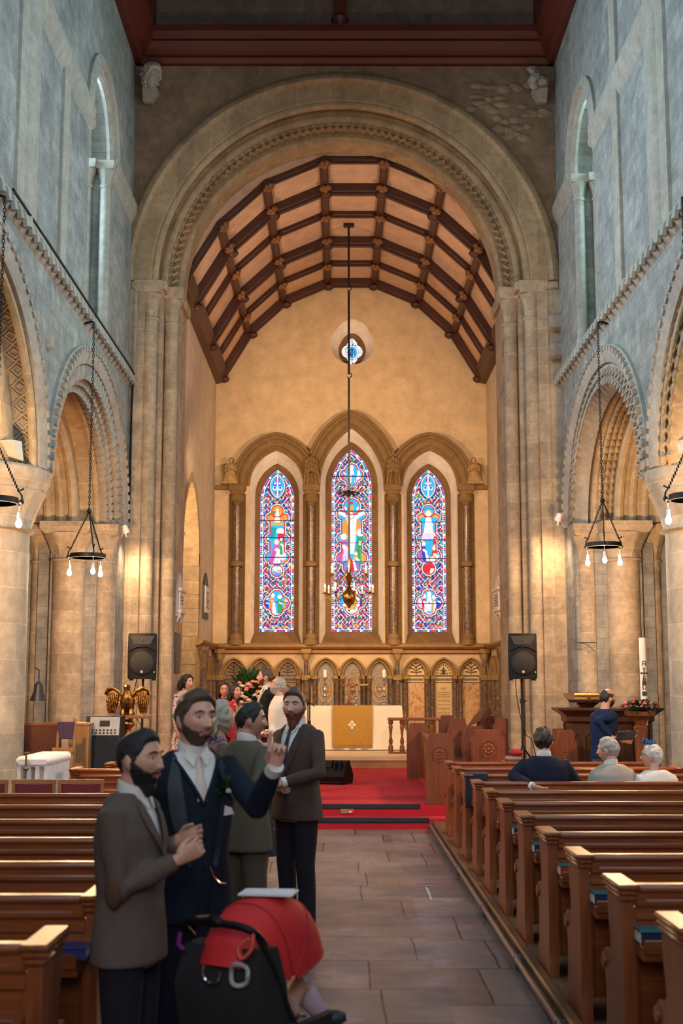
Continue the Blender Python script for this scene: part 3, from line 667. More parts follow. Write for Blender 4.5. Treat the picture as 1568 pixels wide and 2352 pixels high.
# ================================================================== STAINED GLASS (lit windows)
t = NT('stained_glass'); at = t.n('ShaderNodeVertexColor'); at.layer_name = 'Col'
t.l(at.outputs['Color'], t.b.inputs['Emission Color']); t.b.inputs['Emission Strength'].default_value = 1.15
GLASS = t.fin((.02, .02, .03), .5, spec=.03)
PAL = dict(r=(.72, .015, .03), b=(.015, .05, .55), t=(.0, .34, .36), g=(.02, .36, .12), w=(1.0, 1.0, 1.0), o=(.95, .30, .04), y=(.85, .55, .10), c=(.02, .46, .88), n=(.01, .015, .10), k=(.004, .004, .01), p=(.62, .10, .42), l=(.72, .62, .95), s=(1.0, .86, .78), m=(.35, .02, .25), d=(.62, .42, .10))
rng = np.random.RandomState(11)
class Pane:
    def __init__(s, w, z0, z1, cell=.0075):
        s.w, s.z0, s.z1 = w, z0, z1; s.nx = int(2*w/cell); s.nz = int((z1-z0)/cell)
        s.x, s.z = np.meshgrid(-w+(np.arange(s.nx)+.5)*2*w/s.nx, z0+(np.arange(s.nz)+.5)*(z1-z0)/s.nz)
        s.c = np.ones(s.x.shape+(3,))
    def put(s, m, col): s.c[m] = PAL[col] if isinstance(col, str) else col
    def ell(s, cx, cz, rx, rz, col, rot=0.0, within=None):
        dx, dz = s.x-cx, s.z-cz; u = dx*cos(rot)+dz*sin(rot); v = -dx*sin(rot)+dz*cos(rot); m = (u/rx)**2+(v/rz)**2 < 1
        if within is not None: m &= within
        s.put(m, col); return m
    def poly(s, pts, col, within=None):
        m = np.zeros(s.x.shape, bool); n = len(pts)
        for i in range(n):
            (x0, z0), (x1, z1) = pts[i], pts[(i+1) % n]
            if z0 == z1: continue
            cross = ((s.z < z0) != (s.z < z1)) & (s.x < x0+(s.z-z0)*(x1-x0)/(z1-z0)); m ^= cross
        if within is not None: m &= within
        s.put(m, col); return m
    def mosaic(s, m, cols, cell, edge='w', ew=.16):
        n = int(8*s.w*(s.z1-s.z0)/cell**2/2)+10
        px = rng.uniform(-s.w, s.w, n); pz = rng.uniform(s.z0, s.z1, n); pc = rng.randint(0, len(cols), n)
        idx = np.argwhere(m); X = s.x[m]; Z = s.z[m]; out = np.zeros((len(X), 3)); pal = np.array([PAL[c] for c in cols])
        for a in range(0, len(X), 4000):
            d = (X[a:a+4000, None]-px)**2+(Z[a:a+4000, None]-pz)**2; o = np.argpartition(d, 1, axis=1)[:, :2]
            d2 = np.take_along_axis(d, o, 1); sw = d2[:, 0] > d2[:, 1]; o[sw] = o[sw][:, ::-1]; d2.sort(axis=1)
            cc = pal[pc[o[:, 0]]]; e = (np.sqrt(d2[:, 1])-np.sqrt(d2[:, 0])) < cell*ew; cc[e] = PAL[edge]; out[a:a+4000] = cc
        s.c[m] = out
    def scroll(s, m, f=34.0, th=.30):
        """white curling tendrils over the coloured ground"""
        v = np.sin(f*s.x+2.2*np.sin(f*.55*s.z))*np.sin(f*.62*s.z+2.0*np.sin(f*.5*np.abs(s.x))); s.put(m & (np.abs(v) < th*.42), 'w')
    def build(s, name, cx, y, dz=0.0, keep=None, parent=None):
        nx, nz = s.nx, s.nz; gx = np.linspace(-s.w, s.w, nx+1)+cx; gz = np.linspace(s.z0, s.z1, nz+1)+dz
        X, Z = np.meshgrid(gx, gz); V = np.stack([X, np.full(X.shape, y), Z], -1).reshape(-1, 3)
        i = (np.arange(nz)[:, None]*(nx+1)+np.arange(nx)[None, :]).reshape(-1); Fq = np.stack([i, i+1, i+nx+2, i+nx+1], 1)
        C = s.c.reshape(-1, 3)
        if keep is not None: Fq = Fq[keep.reshape(-1)]; C = C[keep.reshape(-1)]
        used = np.unique(Fq); mp = np.zeros(len(V), int); mp[used] = np.arange(len(used)); V = V[used]; Fq = mp[Fq]
        me = bpy.data.meshes.new(name); me.vertices.add(len(V)); me.vertices.foreach_set('co', V.ravel())
        me.loops.add(Fq.size); me.loops.foreach_set('vertex_index', Fq.ravel()); me.polygons.add(len(Fq)); me.polygons.foreach_set('loop_start', np.arange(0, Fq.size, 4))
        me.update(); ca = me.color_attributes.new('Col', 'FLOAT_COLOR', 'CORNER'); cc = np.ones((len(Fq), 4, 4)); cc[:, :, :3] = C[:, None, :]; ca.data.foreach_set('color', cc.ravel())
        me.materials.append(GLASS); me.validate(); o = bpy.data.objects.new(name, me); COL.objects.link(o); o.parent = parent; return o
def medallion(pn, circles, fill='c', sx=1.0, rects=(), ring=.074):
    """quatrefoil frame: navy lead, teal band with gold beads, red fillet, field"""
    d = np.full(pn.x.shape, 9.0)
    for (cx, cz, r) in circles: d = np.minimum(d, np.hypot(pn.x-cx, pn.z-cz)-r)
    for (hw, za, zb) in rects: d = np.minimum(d, np.maximum(np.abs(pn.x)-hw, np.maximum(za-pn.z, pn.z-zb)))
    k = ring
    pn.put(d < 0, 'n'); pn.put(d < -.16*k, 't'); pn.put((d < -.40*k), 'w'); pn.put(d < -.62*k, 'n'); pn.put(d < -.75*k, 'r'); ins = d < -1.0*k; pn.put(ins, fill)
    band = (d < -.08*k) & (d > -.68*k); ph = (np.floor(np.arctan2(pn.z-np.mean([c[1] for c in circles]), pn.x)*9) % 2 == 0); pn.put(band & ph & (d > -.4*k), 'b')
    rg = np.random.RandomState(3)
    # gold beads along the band
    cand = np.argwhere(np.abs(d+.35*k) < .006)
    if len(cand):
        pts = []
        for c in cand[rg.permutation(len(cand))]:
            p = (pn.x[tuple(c)], pn.z[tuple(c)])
            if all((p[0]-q[0])**2+(p[1]-q[1])**2 > .095**2 for q in pts): pts.append(p)
        for p in pts: pn.ell(p[0], p[1], .017, .017, (.95, .58, .16))
    return ins
def figure(pn, ins, x, z, h, robe, halo='y', robe2=None, lean=0.0, kneel=False):
    """a simple robed figure of height h standing at (x, z)"""
    b = .30*h if not kneel else .42*h; top = z+h*.80; tx = x+lean
    pn.poly([(x-b*.62, z), (x+b*.62, z), (tx+b*.36, z+h*.62), (tx+b*.2, top), (tx-b*.2, top), (tx-b*.36, z+h*.62)], robe, ins)
    if robe2: pn.poly([(x-b*.1, z), (x+b*.55, z), (tx+b*.40, z+h*.55), (tx+b*.05, z+h*.66)], robe2, ins)
    for f in (-.28, .02, .3): pn.poly([(x+b*f-.003, z), (x+b*f+.003, z), (tx+b*f*.5+.003, top-h*.12), (tx+b*f*.5-.002, top-h*.12)], scl(PAL[robe], .45), ins)
    pn.ell(tx, z+h*.88, h*.115, h*.115, halo, within=ins); pn.ell(tx, z+h*.87, h*.075, h*.09, 'w', within=ins)
    pn.poly([(tx-b*.1, top-h*.15), (tx+b*.5, top-h*.27), (tx+b*.48, top-h*.34), (tx-b*.2, top-h*.26)], 'w', ins)
def lancet_pane(w, z0, zs, rise, zt):
    pn = Pane(w, z0, zt); R = (w*w+rise*rise)/(2*w)
    edge = np.where(pn.z < zs, w-np.abs(pn.x), R-np.hypot(np.abs(pn.x)+(R-w), pn.z-zs)); edge = np.minimum(edge, pn.z-z0); keep = edge > -.004
    pn.mosaic(keep, 'rrbtgorrybmrrtb', .058, 'n', .10); pn.scroll(keep, 36, .20)
    b = .055
    seg = np.where(pn.z < zs, np.floor(pn.z/.047), np.floor(np.arctan2(pn.z-zs, np.abs(pn.x)+(R-w))*R/.047)).astype(int)
    seg = np.where(pn.z-z0 < b*1.1, np.floor((pn.x+9)/.05).astype(int), seg); pal = np.array([PAL[c] for c in 'rwtrbwrtgbowbrtb'])
    bm_ = edge < b; pn.c[bm_] = pal[(seg*7+(pn.x > 0)*3) % len(pal)][bm_]
    fr = (pn.z/.047) % 1; pn.put(bm_ & (pn.z < zs) & (fr < .16) & (pn.z-z0 > b), 'w'); pn.put((edge > b*.92) & (edge < b*1.2), 'w'); pn.put((edge > b*1.25) & (edge < b*1.42), 'n'); pn.put(edge < .010, (.55, .42, 1.0))
    pn.keep = keep; pn.edge = edge; return pn
def bars(pn, zs): # iron saddle bars
    for z in zs: pn.put(np.abs(pn.z-z) < .010, (.01, .012, .06))
    pn.put((np.abs(pn.x) < .005) & (np.random.RandomState(2).rand(*pn.x.shape) < .0), 'k')
def Z30(v): return P(800, v, YE+.5).z
# --- left light: nativity-like figures
pn = lancet_pane(.407, 3.06, 6.20, .77, 6.98)
zc = Z30(1117); ins = medallion(pn, [], 'c', rects=()) if False else None
d = np.hypot(np.abs(pn.x)+.16, pn.z-zc)-.365; pn.put(d < 0, 'n'); pn.put(d < -.014, 't'); pn.put(d < -.03, 'w'); pn.put(d < -.045, 'r'); m = d < -.055; pn.put(m, 'c')
for (sx_) in (-1, 1):
    pn.ell(sx_*.05, zc+.06, .05, .05, 'b', within=m); pn.ell(sx_*.055, zc+.07, .03, .03, 'l', within=m); pn.ell(sx_*.07, zc-.05, .045, .045, 'w', within=m); pn.ell(sx_*.065, zc-.04, .028, .028, 'b', within=m); pn.ell(sx_*.03, zc+.16, .02, .06, 'm', within=m); pn.ell(sx_*.04, zc-.15, .03, .03, 'r', within=m)
pn.put(m & (np.abs(pn.x) < .012), 'w')
za, zb = Z30(1158), Z30(1330); cs = [(0, za-.17, .20), (-.17, za-.33, .15), (.17, za-.33, .15), (-.18, za-.83, .145), (.18, za-.83, .145), (-.16, za-1.28, .18), (.16, za-1.28, .18), (0, zb+.20, .20)]
ins = medallion(pn, cs, 'c', rects=[(.235, zb+.30, za-.25)])
pn.poly([(-.4, za-.42), (.4, za-.42), (.4, za), (-.4, za)], 'o', ins); pn.poly([(-.4, za-.42), (-.16, za-.42), (-.3, za-.30), (-.4, za-.3)], 'c', ins); pn.poly([(.4, za-.42), (.16, za-.42), (.3, za-.30), (.4, za-.3)], 'c', ins)
for s_ in (-1, 1): pn.poly([(s_*.02, za-.22), (s_*.22, za-.30), (s_*.26, za-.22), (s_*.1, za-.15)], 'g' if s_ < 0 else 'd', ins)
figure(pn, ins, 0, za-.46, .36, 'w'); pn.poly([(-.3, za-.52), (.3, za-.52), (.22, za-.44), (-.22, za-.44)], 'd', ins)
pn.poly([(-.24, za-.80), (.24, za-.80), (.24, za-.53), (-.24, za-.53)], 'c', ins); pn.poly([(-.2, za-.84), (-.08, za-.84), (-.02, za-.58), (-.16, za-.55)], 't', ins); pn.ell(.07, za-.66, .09, .08, 'w', within=ins); pn.poly([(.0, za-.92), (.2, za-.92), (.16, za-.72), (.02, za-.70)], 'r', ins)
figure(pn, ins, -.07, za-1.46, .62, 'p', 'd', 's', .06, True); figure(pn, ins, -.22, za-1.1, .3, 'b', 'c'); figure(pn, ins, .15, za-1.22, .42, 'g', 'b', 'w', -.05); pn.ell(.14, za-1.28, .08, .06, 'w', within=ins); pn.ell(.2, za-1.38, .09, .05, 'd', within=ins)
pn.mosaic(ins & (pn.z < zb+.30) & (pn.z > zb+.16), 'gwrgtwy', .05, 'w', .2); pn.poly([(-.4, zb+.02), (.4, zb+.02), (.4, zb+.15), (-.4, zb+.15)], 'd', ins); pn.ell(0, zb+.05, .11, .09, (.10, .25, .85), within=ins)
zc = Z30(1385); cs = [(0, zc+.15, .21), (0, zc-.15, .21), (-.15, zc, .21), (.15, zc, .21)]; ins = medallion(pn, cs, 'c')
figure(pn, ins, -.09, zc-.26, .5, 'o', 'w', 'w', -.02); figure(pn, ins, .10, zc-.24, .44, 'g', 'w', None, -.03); figure(pn, ins, .22, zc-.2, .44, 'd', 'w', 'p'); figure(pn, ins, -.24, zc-.2, .36, 'b', 'w'); pn.ell(0, zc-.30, .10, .05, 'l', within=ins)
bars(pn, [Z30(v) for v in (1196, 1235, 1280, 1383)])
gl = pn.build('stained_glass_pane', WIN[0][0], YE+.50, keep=pn.keep)
def window(nm, k, obj, label):
    e = thing(nm, label, 'stained glass window', (0, 0, 0)); e['kind'] = 'structure'; obj.parent = e; return e
window('window_1', 1, gl, 'tall stained glass lancet beside the left statue, kneeling figure in pink')
# --- centre light: crucifixion
pn = lancet_pane(.480, 3.06, 6.55, .91, 7.48)
zc = Z30(1091); ins = medallion(pn, [(0, zc+.13, .20), (0, zc-.13, .20), (-.14, zc, .19), (.14, zc, .19)], 'c')
figure(pn, ins, 0, zc-.2, .44, 'w', 'w', 'c'); figure(pn, ins, -.18, zc-.16, .36, 'p', 'p', 'd'); figure(pn, ins, .17, zc-.18, .34, 'w', 'w', 's')
za, zb = Z30(1143), Z30(1325); cs = [(0, za-.22, .25), (-.24, za-.42, .17), (.24, za-.42, .17), (-.24, za-.98, .17), (.24, za-.98, .17), (-.22, za-1.46, .20), (.22, za-1.46, .20), (0, zb+.24, .26)]
ins = medallion(pn, cs, 'c', rects=[(.30, zb+.35, za-.35)])
for s_ in (-1, 1): pn.ell(s_*.18, za-.27, .06, .06, 'w', within=ins)
pn.ell(0, za-.13, .04, .04, 'r', within=ins); pn.poly([(-.04, za-.36), (.04, za-.36), (.05, za-.2), (-.05, za-.2)], 'd', ins)
pn.poly([(-.34, za-.43), (.34, za-.43), (.34, za-.36), (-.34, za-.36)], 'd', ins); pn.poly([(-.22, za-.415), (.26, za-.415), (.26, za-.375), (-.22, za-.375)], 'g', ins)
for s_ in (-1, 1): pn.ell(s_*.14, za-.72, .08, .20, 'o', within=ins)
pn.poly([(-.40, za-.34), (-.38, za-.30), (0, za-.44), (.38, za-.30), (.40, za-.34), (.12, za-.52), (.10, za-.80), (.09, za-1.05), (.05, za-1.36), (-.05, za-1.36), (-.07, za-1.05), (-.08, za-.75), (-.12, za-.5)], 'w', ins)
pn.ell(-.03, za-.43, .10, .10, 'm', within=ins); pn.ell(-.03, za-.43, .085, .085, 's', within=ins); pn.ell(-.03, za-.45, .05, .065, 'w', within=ins); pn.poly([(-.1, za-.92), (.1, za-.92), (.1, za-1.04), (-.09, za-1.06)], 's', ins)
figure(pn, ins, -.22, za-1.66, .82, 'p', 'd', 'l', .03); figure(pn, ins, .24, za-1.6, .86, 'g', 'l', 'd', -.03); figure(pn, ins, .10, za-1.72, .42, 'd', 'o', 'w', -.0, True)
pn.poly([(-.4, zb+.12), (.4, zb+.12), (.34, zb+.34), (0, zb+.42), (-.34, zb+.34)], (.16, .24, .75), ins); pn.poly([(-.30, zb+.30), (-.15, zb+.40), (-.1, zb+.34), (-.28, zb+.25)], 't', ins); pn.poly([(.12, zb+.4), (.34, zb+.28), (.3, zb+.22), (.12, zb+.32)], 't', ins)
pn.poly([(-.14, zb+.12), (.14, zb+.12), (.10, zb+.34), (-.06, zb+.48)], 'r', ins); pn.poly([(.02, zb+.40), (.06, zb+.42), (.13, zb+.16), (.07, zb+.14)], 'w', ins)
zc = Z30(1379); ins = medallion(pn, [(0, zc+.17, .22), (0, zc-.17, .22), (-.17, zc, .22), (.17, zc, .22)], 'c')
figure(pn, ins, -.16, zc-.26, .42, 'w', 'r', None, .02); figure(pn, ins, 0, zc-.14, .44, 'g', 'w'); figure(pn, ins, .12, zc-.24, .5, 'o', 'w', 'w'); figure(pn, ins, .25, zc-.2, .4, 'b', 'w', 'd'); pn.ell(-.03, zc-.16, .12, .05, 'd', within=ins); pn.put(ins & (pn.z < zc-.22), 'w'); pn.ell(0, zc-.32, .09, .05, 'l', within=ins)
bars(pn, [Z30(v) for v in (1094, 1174, 1247, 1290, 1386)])
window('window_2', 2, pn.build('stained_glass_pane', WIN[1][0], YE+.50, keep=pn.keep), 'central and tallest stained glass lancet, showing a crucifixion')
# --- right light: risen figure
pn = lancet_pane(.407, 3.06, 6.20, .77, 6.98)
zc = Z30(1117); d = np.hypot(np.abs(pn.x)+.16, pn.z-zc)-.365; pn.put(d < 0, 'n'); pn.put(d < -.014, 't'); pn.put(d < -.03, 'w'); pn.put(d < -.045, 'r'); m = d < -.055; pn.put(m, 'c')
for sx_ in (-1, 1):
    pn.ell(sx_*.05, zc+.06, .05, .05, 't', within=m); pn.ell(sx_*.055, zc+.07, .03, .03, 'l', within=m); pn.ell(sx_*.07, zc-.05, .045, .045, 'w', within=m); pn.ell(sx_*.065, zc-.04, .028, .028, 'b', within=m); pn.ell(sx_*.03, zc+.16, .02, .06, 'm', within=m)
pn.put(m & (np.abs(pn.x) < .012), 'w')
za, zb = Z30(1158), Z30(1325); cs = [(0, za-.17, .20), (-.17, za-.33, .15), (.17, za-.33, .15), (-.18, za-.83, .145), (.18, za-.83, .145), (-.16, za-1.24, .18), (.16, za-1.24, .18), (0, zb+.20, .20)]
ins = medallion(pn, cs, 'c', rects=[(.235, zb+.30, za-.25)]); pn.poly([(-.4, za-.30), (.4, za-.30), (.4, za-.1), (-.4, za-.1)], 't', ins)
pn.ell(0, za-.32, .22, .20, 'c', within=ins)
for s_ in (-1, 1): pn.poly([(s_*.06, za-.3), (s_*.24, za-.36), (s_*.26, za-.22), (s_*.12, za-.18)], 'd', ins); pn.poly([(s_*.14, za-.78), (s_*.28, za-.78), (s_*.28, za-.42), (s_*.16, za-.42)], 'r', ins)
figure(pn, ins, 0, za-.86, .72, 'w', 'y'); pn.poly([(-.17, za-.86), (.17, za-.86), (.14, za-.70), (-.14, za-.70)], 'l', ins)
figure(pn, ins, .16, za-1.1, .42, 'r', 'y'); figure(pn, ins, -.18, za-1.36, .5, 'p', 'd', (.1, .25, .8), .03); figure(pn, ins, -.04, za-1.40, .5, 'b', 'd', 'w', -.08); figure(pn, ins, .18, za-1.42, .46, 'g', 'd', None, -.02); figure(pn, ins, .10, za-1.52, .52, 'r', 'y', 'w', .04, True); pn.ell(.1, za-1.34, .09, .09, 'd', within=ins); pn.ell(.09, za-1.34, .06, .07, 'w', within=ins)
pn.poly([(-.2, zb+.05), (.2, zb+.1), (.25, zb+.32), (-.1, zb+.30)], 'r', ins); pn.poly([(.02, zb+.08), (.12, zb+.10), (.16, zb+.2), (.04, zb+.2)], 'w', ins); pn.ell(-.22, zb+.28, .09, .04, 'g', within=ins); pn.ell(0, zb+.05, .12, .04, 'g', within=ins)
zc = Z30(1384); ins = medallion(pn, [(0, zc+.15, .21), (0, zc-.15, .21), (-.15, zc, .21), (.15, zc, .21)], 'c')
figure(pn, ins, 0, zc-.2, .46, 'w', 'w'); figure(pn, ins, -.12, zc-.24, .44, 'r', 'w', 'w'); figure(pn, ins, .11, zc-.24, .42, 'd', 'w', 'w'); figure(pn, ins, .22, zc-.2, .4, 'b', 'w'); figure(pn, ins, -.23, zc-.2, .4, 'l', 'w'); pn.ell(0, zc-.30, .10, .05, 'l', within=ins)
bars(pn, [Z30(v) for v in (1199, 1240, 1283, 1386)])
window('window_3', 3, pn.build('stained_glass_pane', WIN[2][0], YE+.50, keep=pn.keep), 'tall stained glass lancet beside the right statue, white figure on red')
# --- quatrefoil
pn = Pane(.30, -.40, .40, .0075); ang = np.arctan2(pn.z/1.22, pn.x); best = np.zeros(pn.x.shape)
for (cx, cz, r) in ((.115, 0, .14), (-.115, 0, .14), (0, .14, .125), (0, -.14, .125), (0, 0, .17), (0, .23, .06), (0, -.23, .06)):
    bb = cx*np.cos(ang)+cz*np.sin(ang); dd = r*r-(cx*cx+cz*cz-bb*bb); best = np.maximum(best, np.where(dd > 0, bb+np.sqrt(np.maximum(dd, 0)), 0))
rr_ = np.hypot(pn.x, pn.z/1.22); keep = rr_ < best+.01; pn.mosaic(keep, 'rgbtoyrc', .045, 'w', .2); pn.put(keep & (best-rr_ < .02), 'w'); pn.put(keep & (rr_ < .155), 'n'); pn.put(keep & (rr_ < .145), 'w'); pn.put(keep & (rr_ < .125), 'c')
pn.put(keep & (rr_ < .12) & (np.abs(np.abs(pn.x)-np.abs(pn.z)) < .014), 'b'); pn.mosaic(keep & (rr_ < .08), 'bcgl', .03, 'n', .15); pn.put(keep & (np.abs(pn.x) < .004), 'n')
window('window_4', 4, pn.build('stained_glass_pane', RCX, YE+.48, dz=RCZ-.08, keep=keep), 'small quatrefoil stained glass window high in the east wall')
# ================================================================== CHANCEL FURNISHINGS
GOLD = m_plain('polished_brass', (.80, .50, .16), .22, 1.0, var=.1)
SILVER = m_plain('silver', (.75, .74, .72), .2, 1.0, var=.08)
IRON = m_plain('black_iron', (.012, .011, .011), .45, .3, var=.2)
BLACK = m_plain('black_plastic', (.004, .0042, .005), .5, var=.2); BLACK.node_tree.nodes['Principled BSDF'].inputs['Specular IOR Level'].default_value = .25
WAX = m_plain('candle_wax', (.86, .80, .68), .5, var=.04)
INK = m_plain('dark_inlay', (.045, .035, .03), .6, var=.2)
# ---- arcaded reredos
rer = thing('reredos', 'carved tan stone reredos of pointed arches and marble panels behind altar', 'reredos', (0, 0, 0))
rer['kind'] = 'thing'
YR = YE-.02
ARC = [537, 599, 661, 748, 809, 871, 955, 1018, 1081]
ARCX = [P(u, 1555, YR).x for u in ARC]
m3 = lambda s, z, d: (s, YR-.02+d, z)
mb = MB()
for x in ARCX:
    pth = lancet_path(x, .215, 2.02, .33, None, 14)
    sweep2d(mb, pth, [(.0, .0), (.0, -.08), (.05, -.09), (.06, -.14), (.10, -.15), (.105, .0)], m3); sweep2d(mb, pth, roll(.085, -.15, .022, 6), m3); sweep2d(mb, pth, roll(.02, -.08, .022, 6), m3)
    mb.box(x-.34, x-.18, YR-.16, YR, 1.95, 2.03, bev=.01); mb.box(x+.18, x+.34, YR-.16, YR, 1.95, 2.03, bev=.01)
mb.box(CXL+.1, CXR-.1, YR-.18, YR, .44, .62, bev=.02); mb.box(CXL+.1, CXR-.1, YR-.12, YR, .62, .70)
for u in (505, 703, 912, 1112):
    x = P(u, 1555, YR).x; mb.lathe([(.06, 2.38), (.10, 2.46), (.10, 2.58)], (x, YR-.14, 0), 12); mb.box(x-.12, x+.12, YR-.26, YR, 2.54, 2.64, bev=.01); mb.box(x-.10, x+.10, YR-.24, YR, 1.92, 2.04, bev=.01)
mb.build('arcade', TAN, rer)
mb = MB()
MARBR = m_marble('brown_veined_marble', [(.25, (.16, .07, .025)), (.42, (.42, .20, .07)), (.55, (.66, .42, .20)), (.68, (.36, .17, .06)), (.85, (.22, .11, .05))], 3.0, .25, 3.5)
for u in (505, 703, 912, 1112):
    x = P(u, 1555, YR).x
    for r_, z0, z1 in ((.065, .66, 1.93), (.05, 2.03, 2.40)): mb = MB(); mb.lathe([(r_, z0), (r_, z1)], (x, YR-.14, 0), 14); mb.build('marble_shaft', MARB, rer)
for i, x in enumerate(ARCX):
    for dx in (-.255, .255): mb = MB(); mb.lathe([(.075, .66), (.05, .72), (.05, 1.90), (.075, 1.95)], (x+dx, YR-.09, 0), 12); mb.build('marble_shaft', MARB, rer)
SLATE = m_marble('blue_grey_panel', [(.3, (.17, .16, .165)), (.7, (.27, .25, .25))], 5, .5)
GILT = m_plain('gilt_pattern', (.60, .32, .085), .45, .0, var=.15)
TEXTP = m_plain('cream_text_panel', (.62, .44, .22), .6, var=.06)
DARKP = m_marble('dark_panel', [(.3, (.16, .10, .055)), (.7, (.25, .16, .085))], 4, .5)
for i, x in enumerate(ARCX):
    bay = i//3; hw = .19
    pm = [DARKP, SLATE, (MARBR, TEXTP, MARBR)[i % 3]][bay]
    mb = MB(); mb.box(x-hw, x+hw, YR-.03, YR, .72, 1.86); mb.build('panel', pm, rer)
    if bay != 1:
        mb = MB(); hp = [p_ for p_, _ in lancet_path(x, .205, 2.04, .31, None, 10)]; mb.prism(hp, YR-.04, YR, 'y'); mb.build('tympanum', TEXTP if bay == 2 else DARKP, rer)
        mb = MB(); yy = YR-.045     # inlaid foliage
        if i % 3 != 1:
            mb.tube([(x, yy, 2.06), (x, yy, 2.30)], .010, 5)
            for s in (-1, 1):
                for (z0, L, up) in ((2.09, .11, .03), (2.13, .14, .08), (2.19, .09, .09)):
                    pts = [(x+s*L*q, yy, z0+up*sin(q*pi*.55)) for q in (0, .25, .5, .75, 1)]; mb.tube(pts, [.007, .009, .010, .009, .006], 5); mb.ell(pts[-1], (.020, .005, .020), 7, 5); mb.ell(pts[2], (.014, .005, .02), 6, 4)
            mb.ell((x, yy, 2.315), (.016, .005, .03), 7, 5)
        else:
            for rr_ in (.08, .15):
                for q in range(9 if rr_ > .1 else 5):
                    a = .15+(pi-.3)*q/(8 if rr_ > .1 else 4); mb.ell((x+rr_*cos(a), yy, 2.06+rr_*1.45*sin(a)), (.016, .005, .022), 6, 4)
            mb.prism([(x-.05, 2.06), (x+.05, 2.06), (x+.02, 2.20), (x, 2.24), (x-.02, 2.20)], yy-.004, yy+.004, 'y')
        mb.build('inlay', INK, rer)
        mb = MB(); mb.box(x-.20, x+.20, YR-.045, YR, 1.88, 2.0); mb.build('inscription_band', TEXTP if bay == 2 else DARKP, rer)
        mb = MB(); rr = random.Random(i); xx = x-.17
        while xx < x+.16:
            w = .012+.012*rr.random(); mb.box(xx, xx+w, YR-.049, YR-.044, 1.91+.01*rr.random(), 1.965); xx += w+.008
        mb.build('lettering', INK, rer)
        if i == 7:
            mb = MB(); z = 1.76
            for L, h in ((.06, .04), (.02, .012), (.14, .02), (.14, .02), (.14, .02), (.02, .012), (.14, .025), (.02, .012), (.14, .02), (.02, .012), (.14, .025), (.02, .012), (.14, .018), (.14, .018), (.14, .018), (.14, .018)):
                xx = x-L
                while xx < x+L-.005: w = .012+.02*rr.random(); mb.box(xx, min(xx+w, x+L), YR-.036, YR-.029, z-h, z); xx += w+.008
                z -= h+.028
            mb.build('lettering', m_plain('faded_lettering', (.34, .21, .09), .7), rer)
    else:
        mb = MB(); mb.prism([p_ for p_, _ in lancet_path(x, .19, 2.04, .29, 1.86, 10)], YR-.03, YR, 'y'); mb.build('tympanum', SLATE, rer)
        mb = MB(); yy = YR-.035; zc = 1.72
        for rx, rz in ((.165, .30), (.10, .17)): mb.tube([(x+rx*cos(a*pi/12), yy, zc+rz*sin(a*pi/12)) for a in range(24)], .016, 5, closed=True)
        for k in range(2):
            mb.tube([(x+.085*sin(2*pi*q/3+k*pi), yy, zc+.095*cos(2*pi*q/3+k*pi)) for q in range(3)], .011, 5, closed=True)
        for s in (-1, 1):
            mb.tube([(x+s*.17, yy, 1.30), (x+s*.05, yy, 1.40), (x+s*.17, yy, 1.55)], .012, 5); mb.tube([(x+s*.17, yy, 2.0), (x+s*.05, yy, 2.10), (x, yy, 2.26)], .012, 5)
        mb.box(x-.17, x+.17, yy-.004, yy+.004, 1.22, 1.27); mb.ell((x, yy, zc), (.03, .006, .03), 8, 5)
        mb.build('gilt_tracery', GILT, rer)
# arcading on the side returns
for X, sg in ((CXL, -1), (CXR, 1)):
    m3s = lambda s, z, d: (X-sg*.0+sg*d, s, z)
    mb = MB()
    for yc in (27.35, 28.15, 28.95):
        pth = lancet_path(yc, .26, 2.02, .34, None, 12); sweep2d(mb, pth, [(.0, .0), (.0, -.06), (.10, -.10), (.105, .0)], m3s)
        mb.prism([p_ for p_, _ in lancet_path(yc, .26, 2.02, .34, .75, 10)], X-sg*.005, X, 'x')
    for yc in (26.95, 27.75, 28.55, 29.35): mb.box(X-sg*.14, X, yc-.12, yc+.12, 1.93, 2.03)
    mb.box(X-sg*.10, X, 26.46, 26.55, .45, 2.62)
    mb.box(X-sg*.14, X, 26.5, 29.9, .44, .66)
    mb.build('return_arcade', TAN, rer)
    for yc in (26.95, 27.75, 28.55, 29.35): mb = MB(); mb.lathe([(.06, .66), (.06, 1.93)], (X-sg*.09, yc, 0), 10); mb.build('marble_shaft', MARB, rer)
    mb = MB(); mb.lathe([(.09, .44), (.09, .6), (.075, .66), (.075, 2.3), (.11, 2.45), (.12, 2.6)], (X-sg*.17, 26.45, 0), 14); mb.build('corner_shaft', MARB, rer)
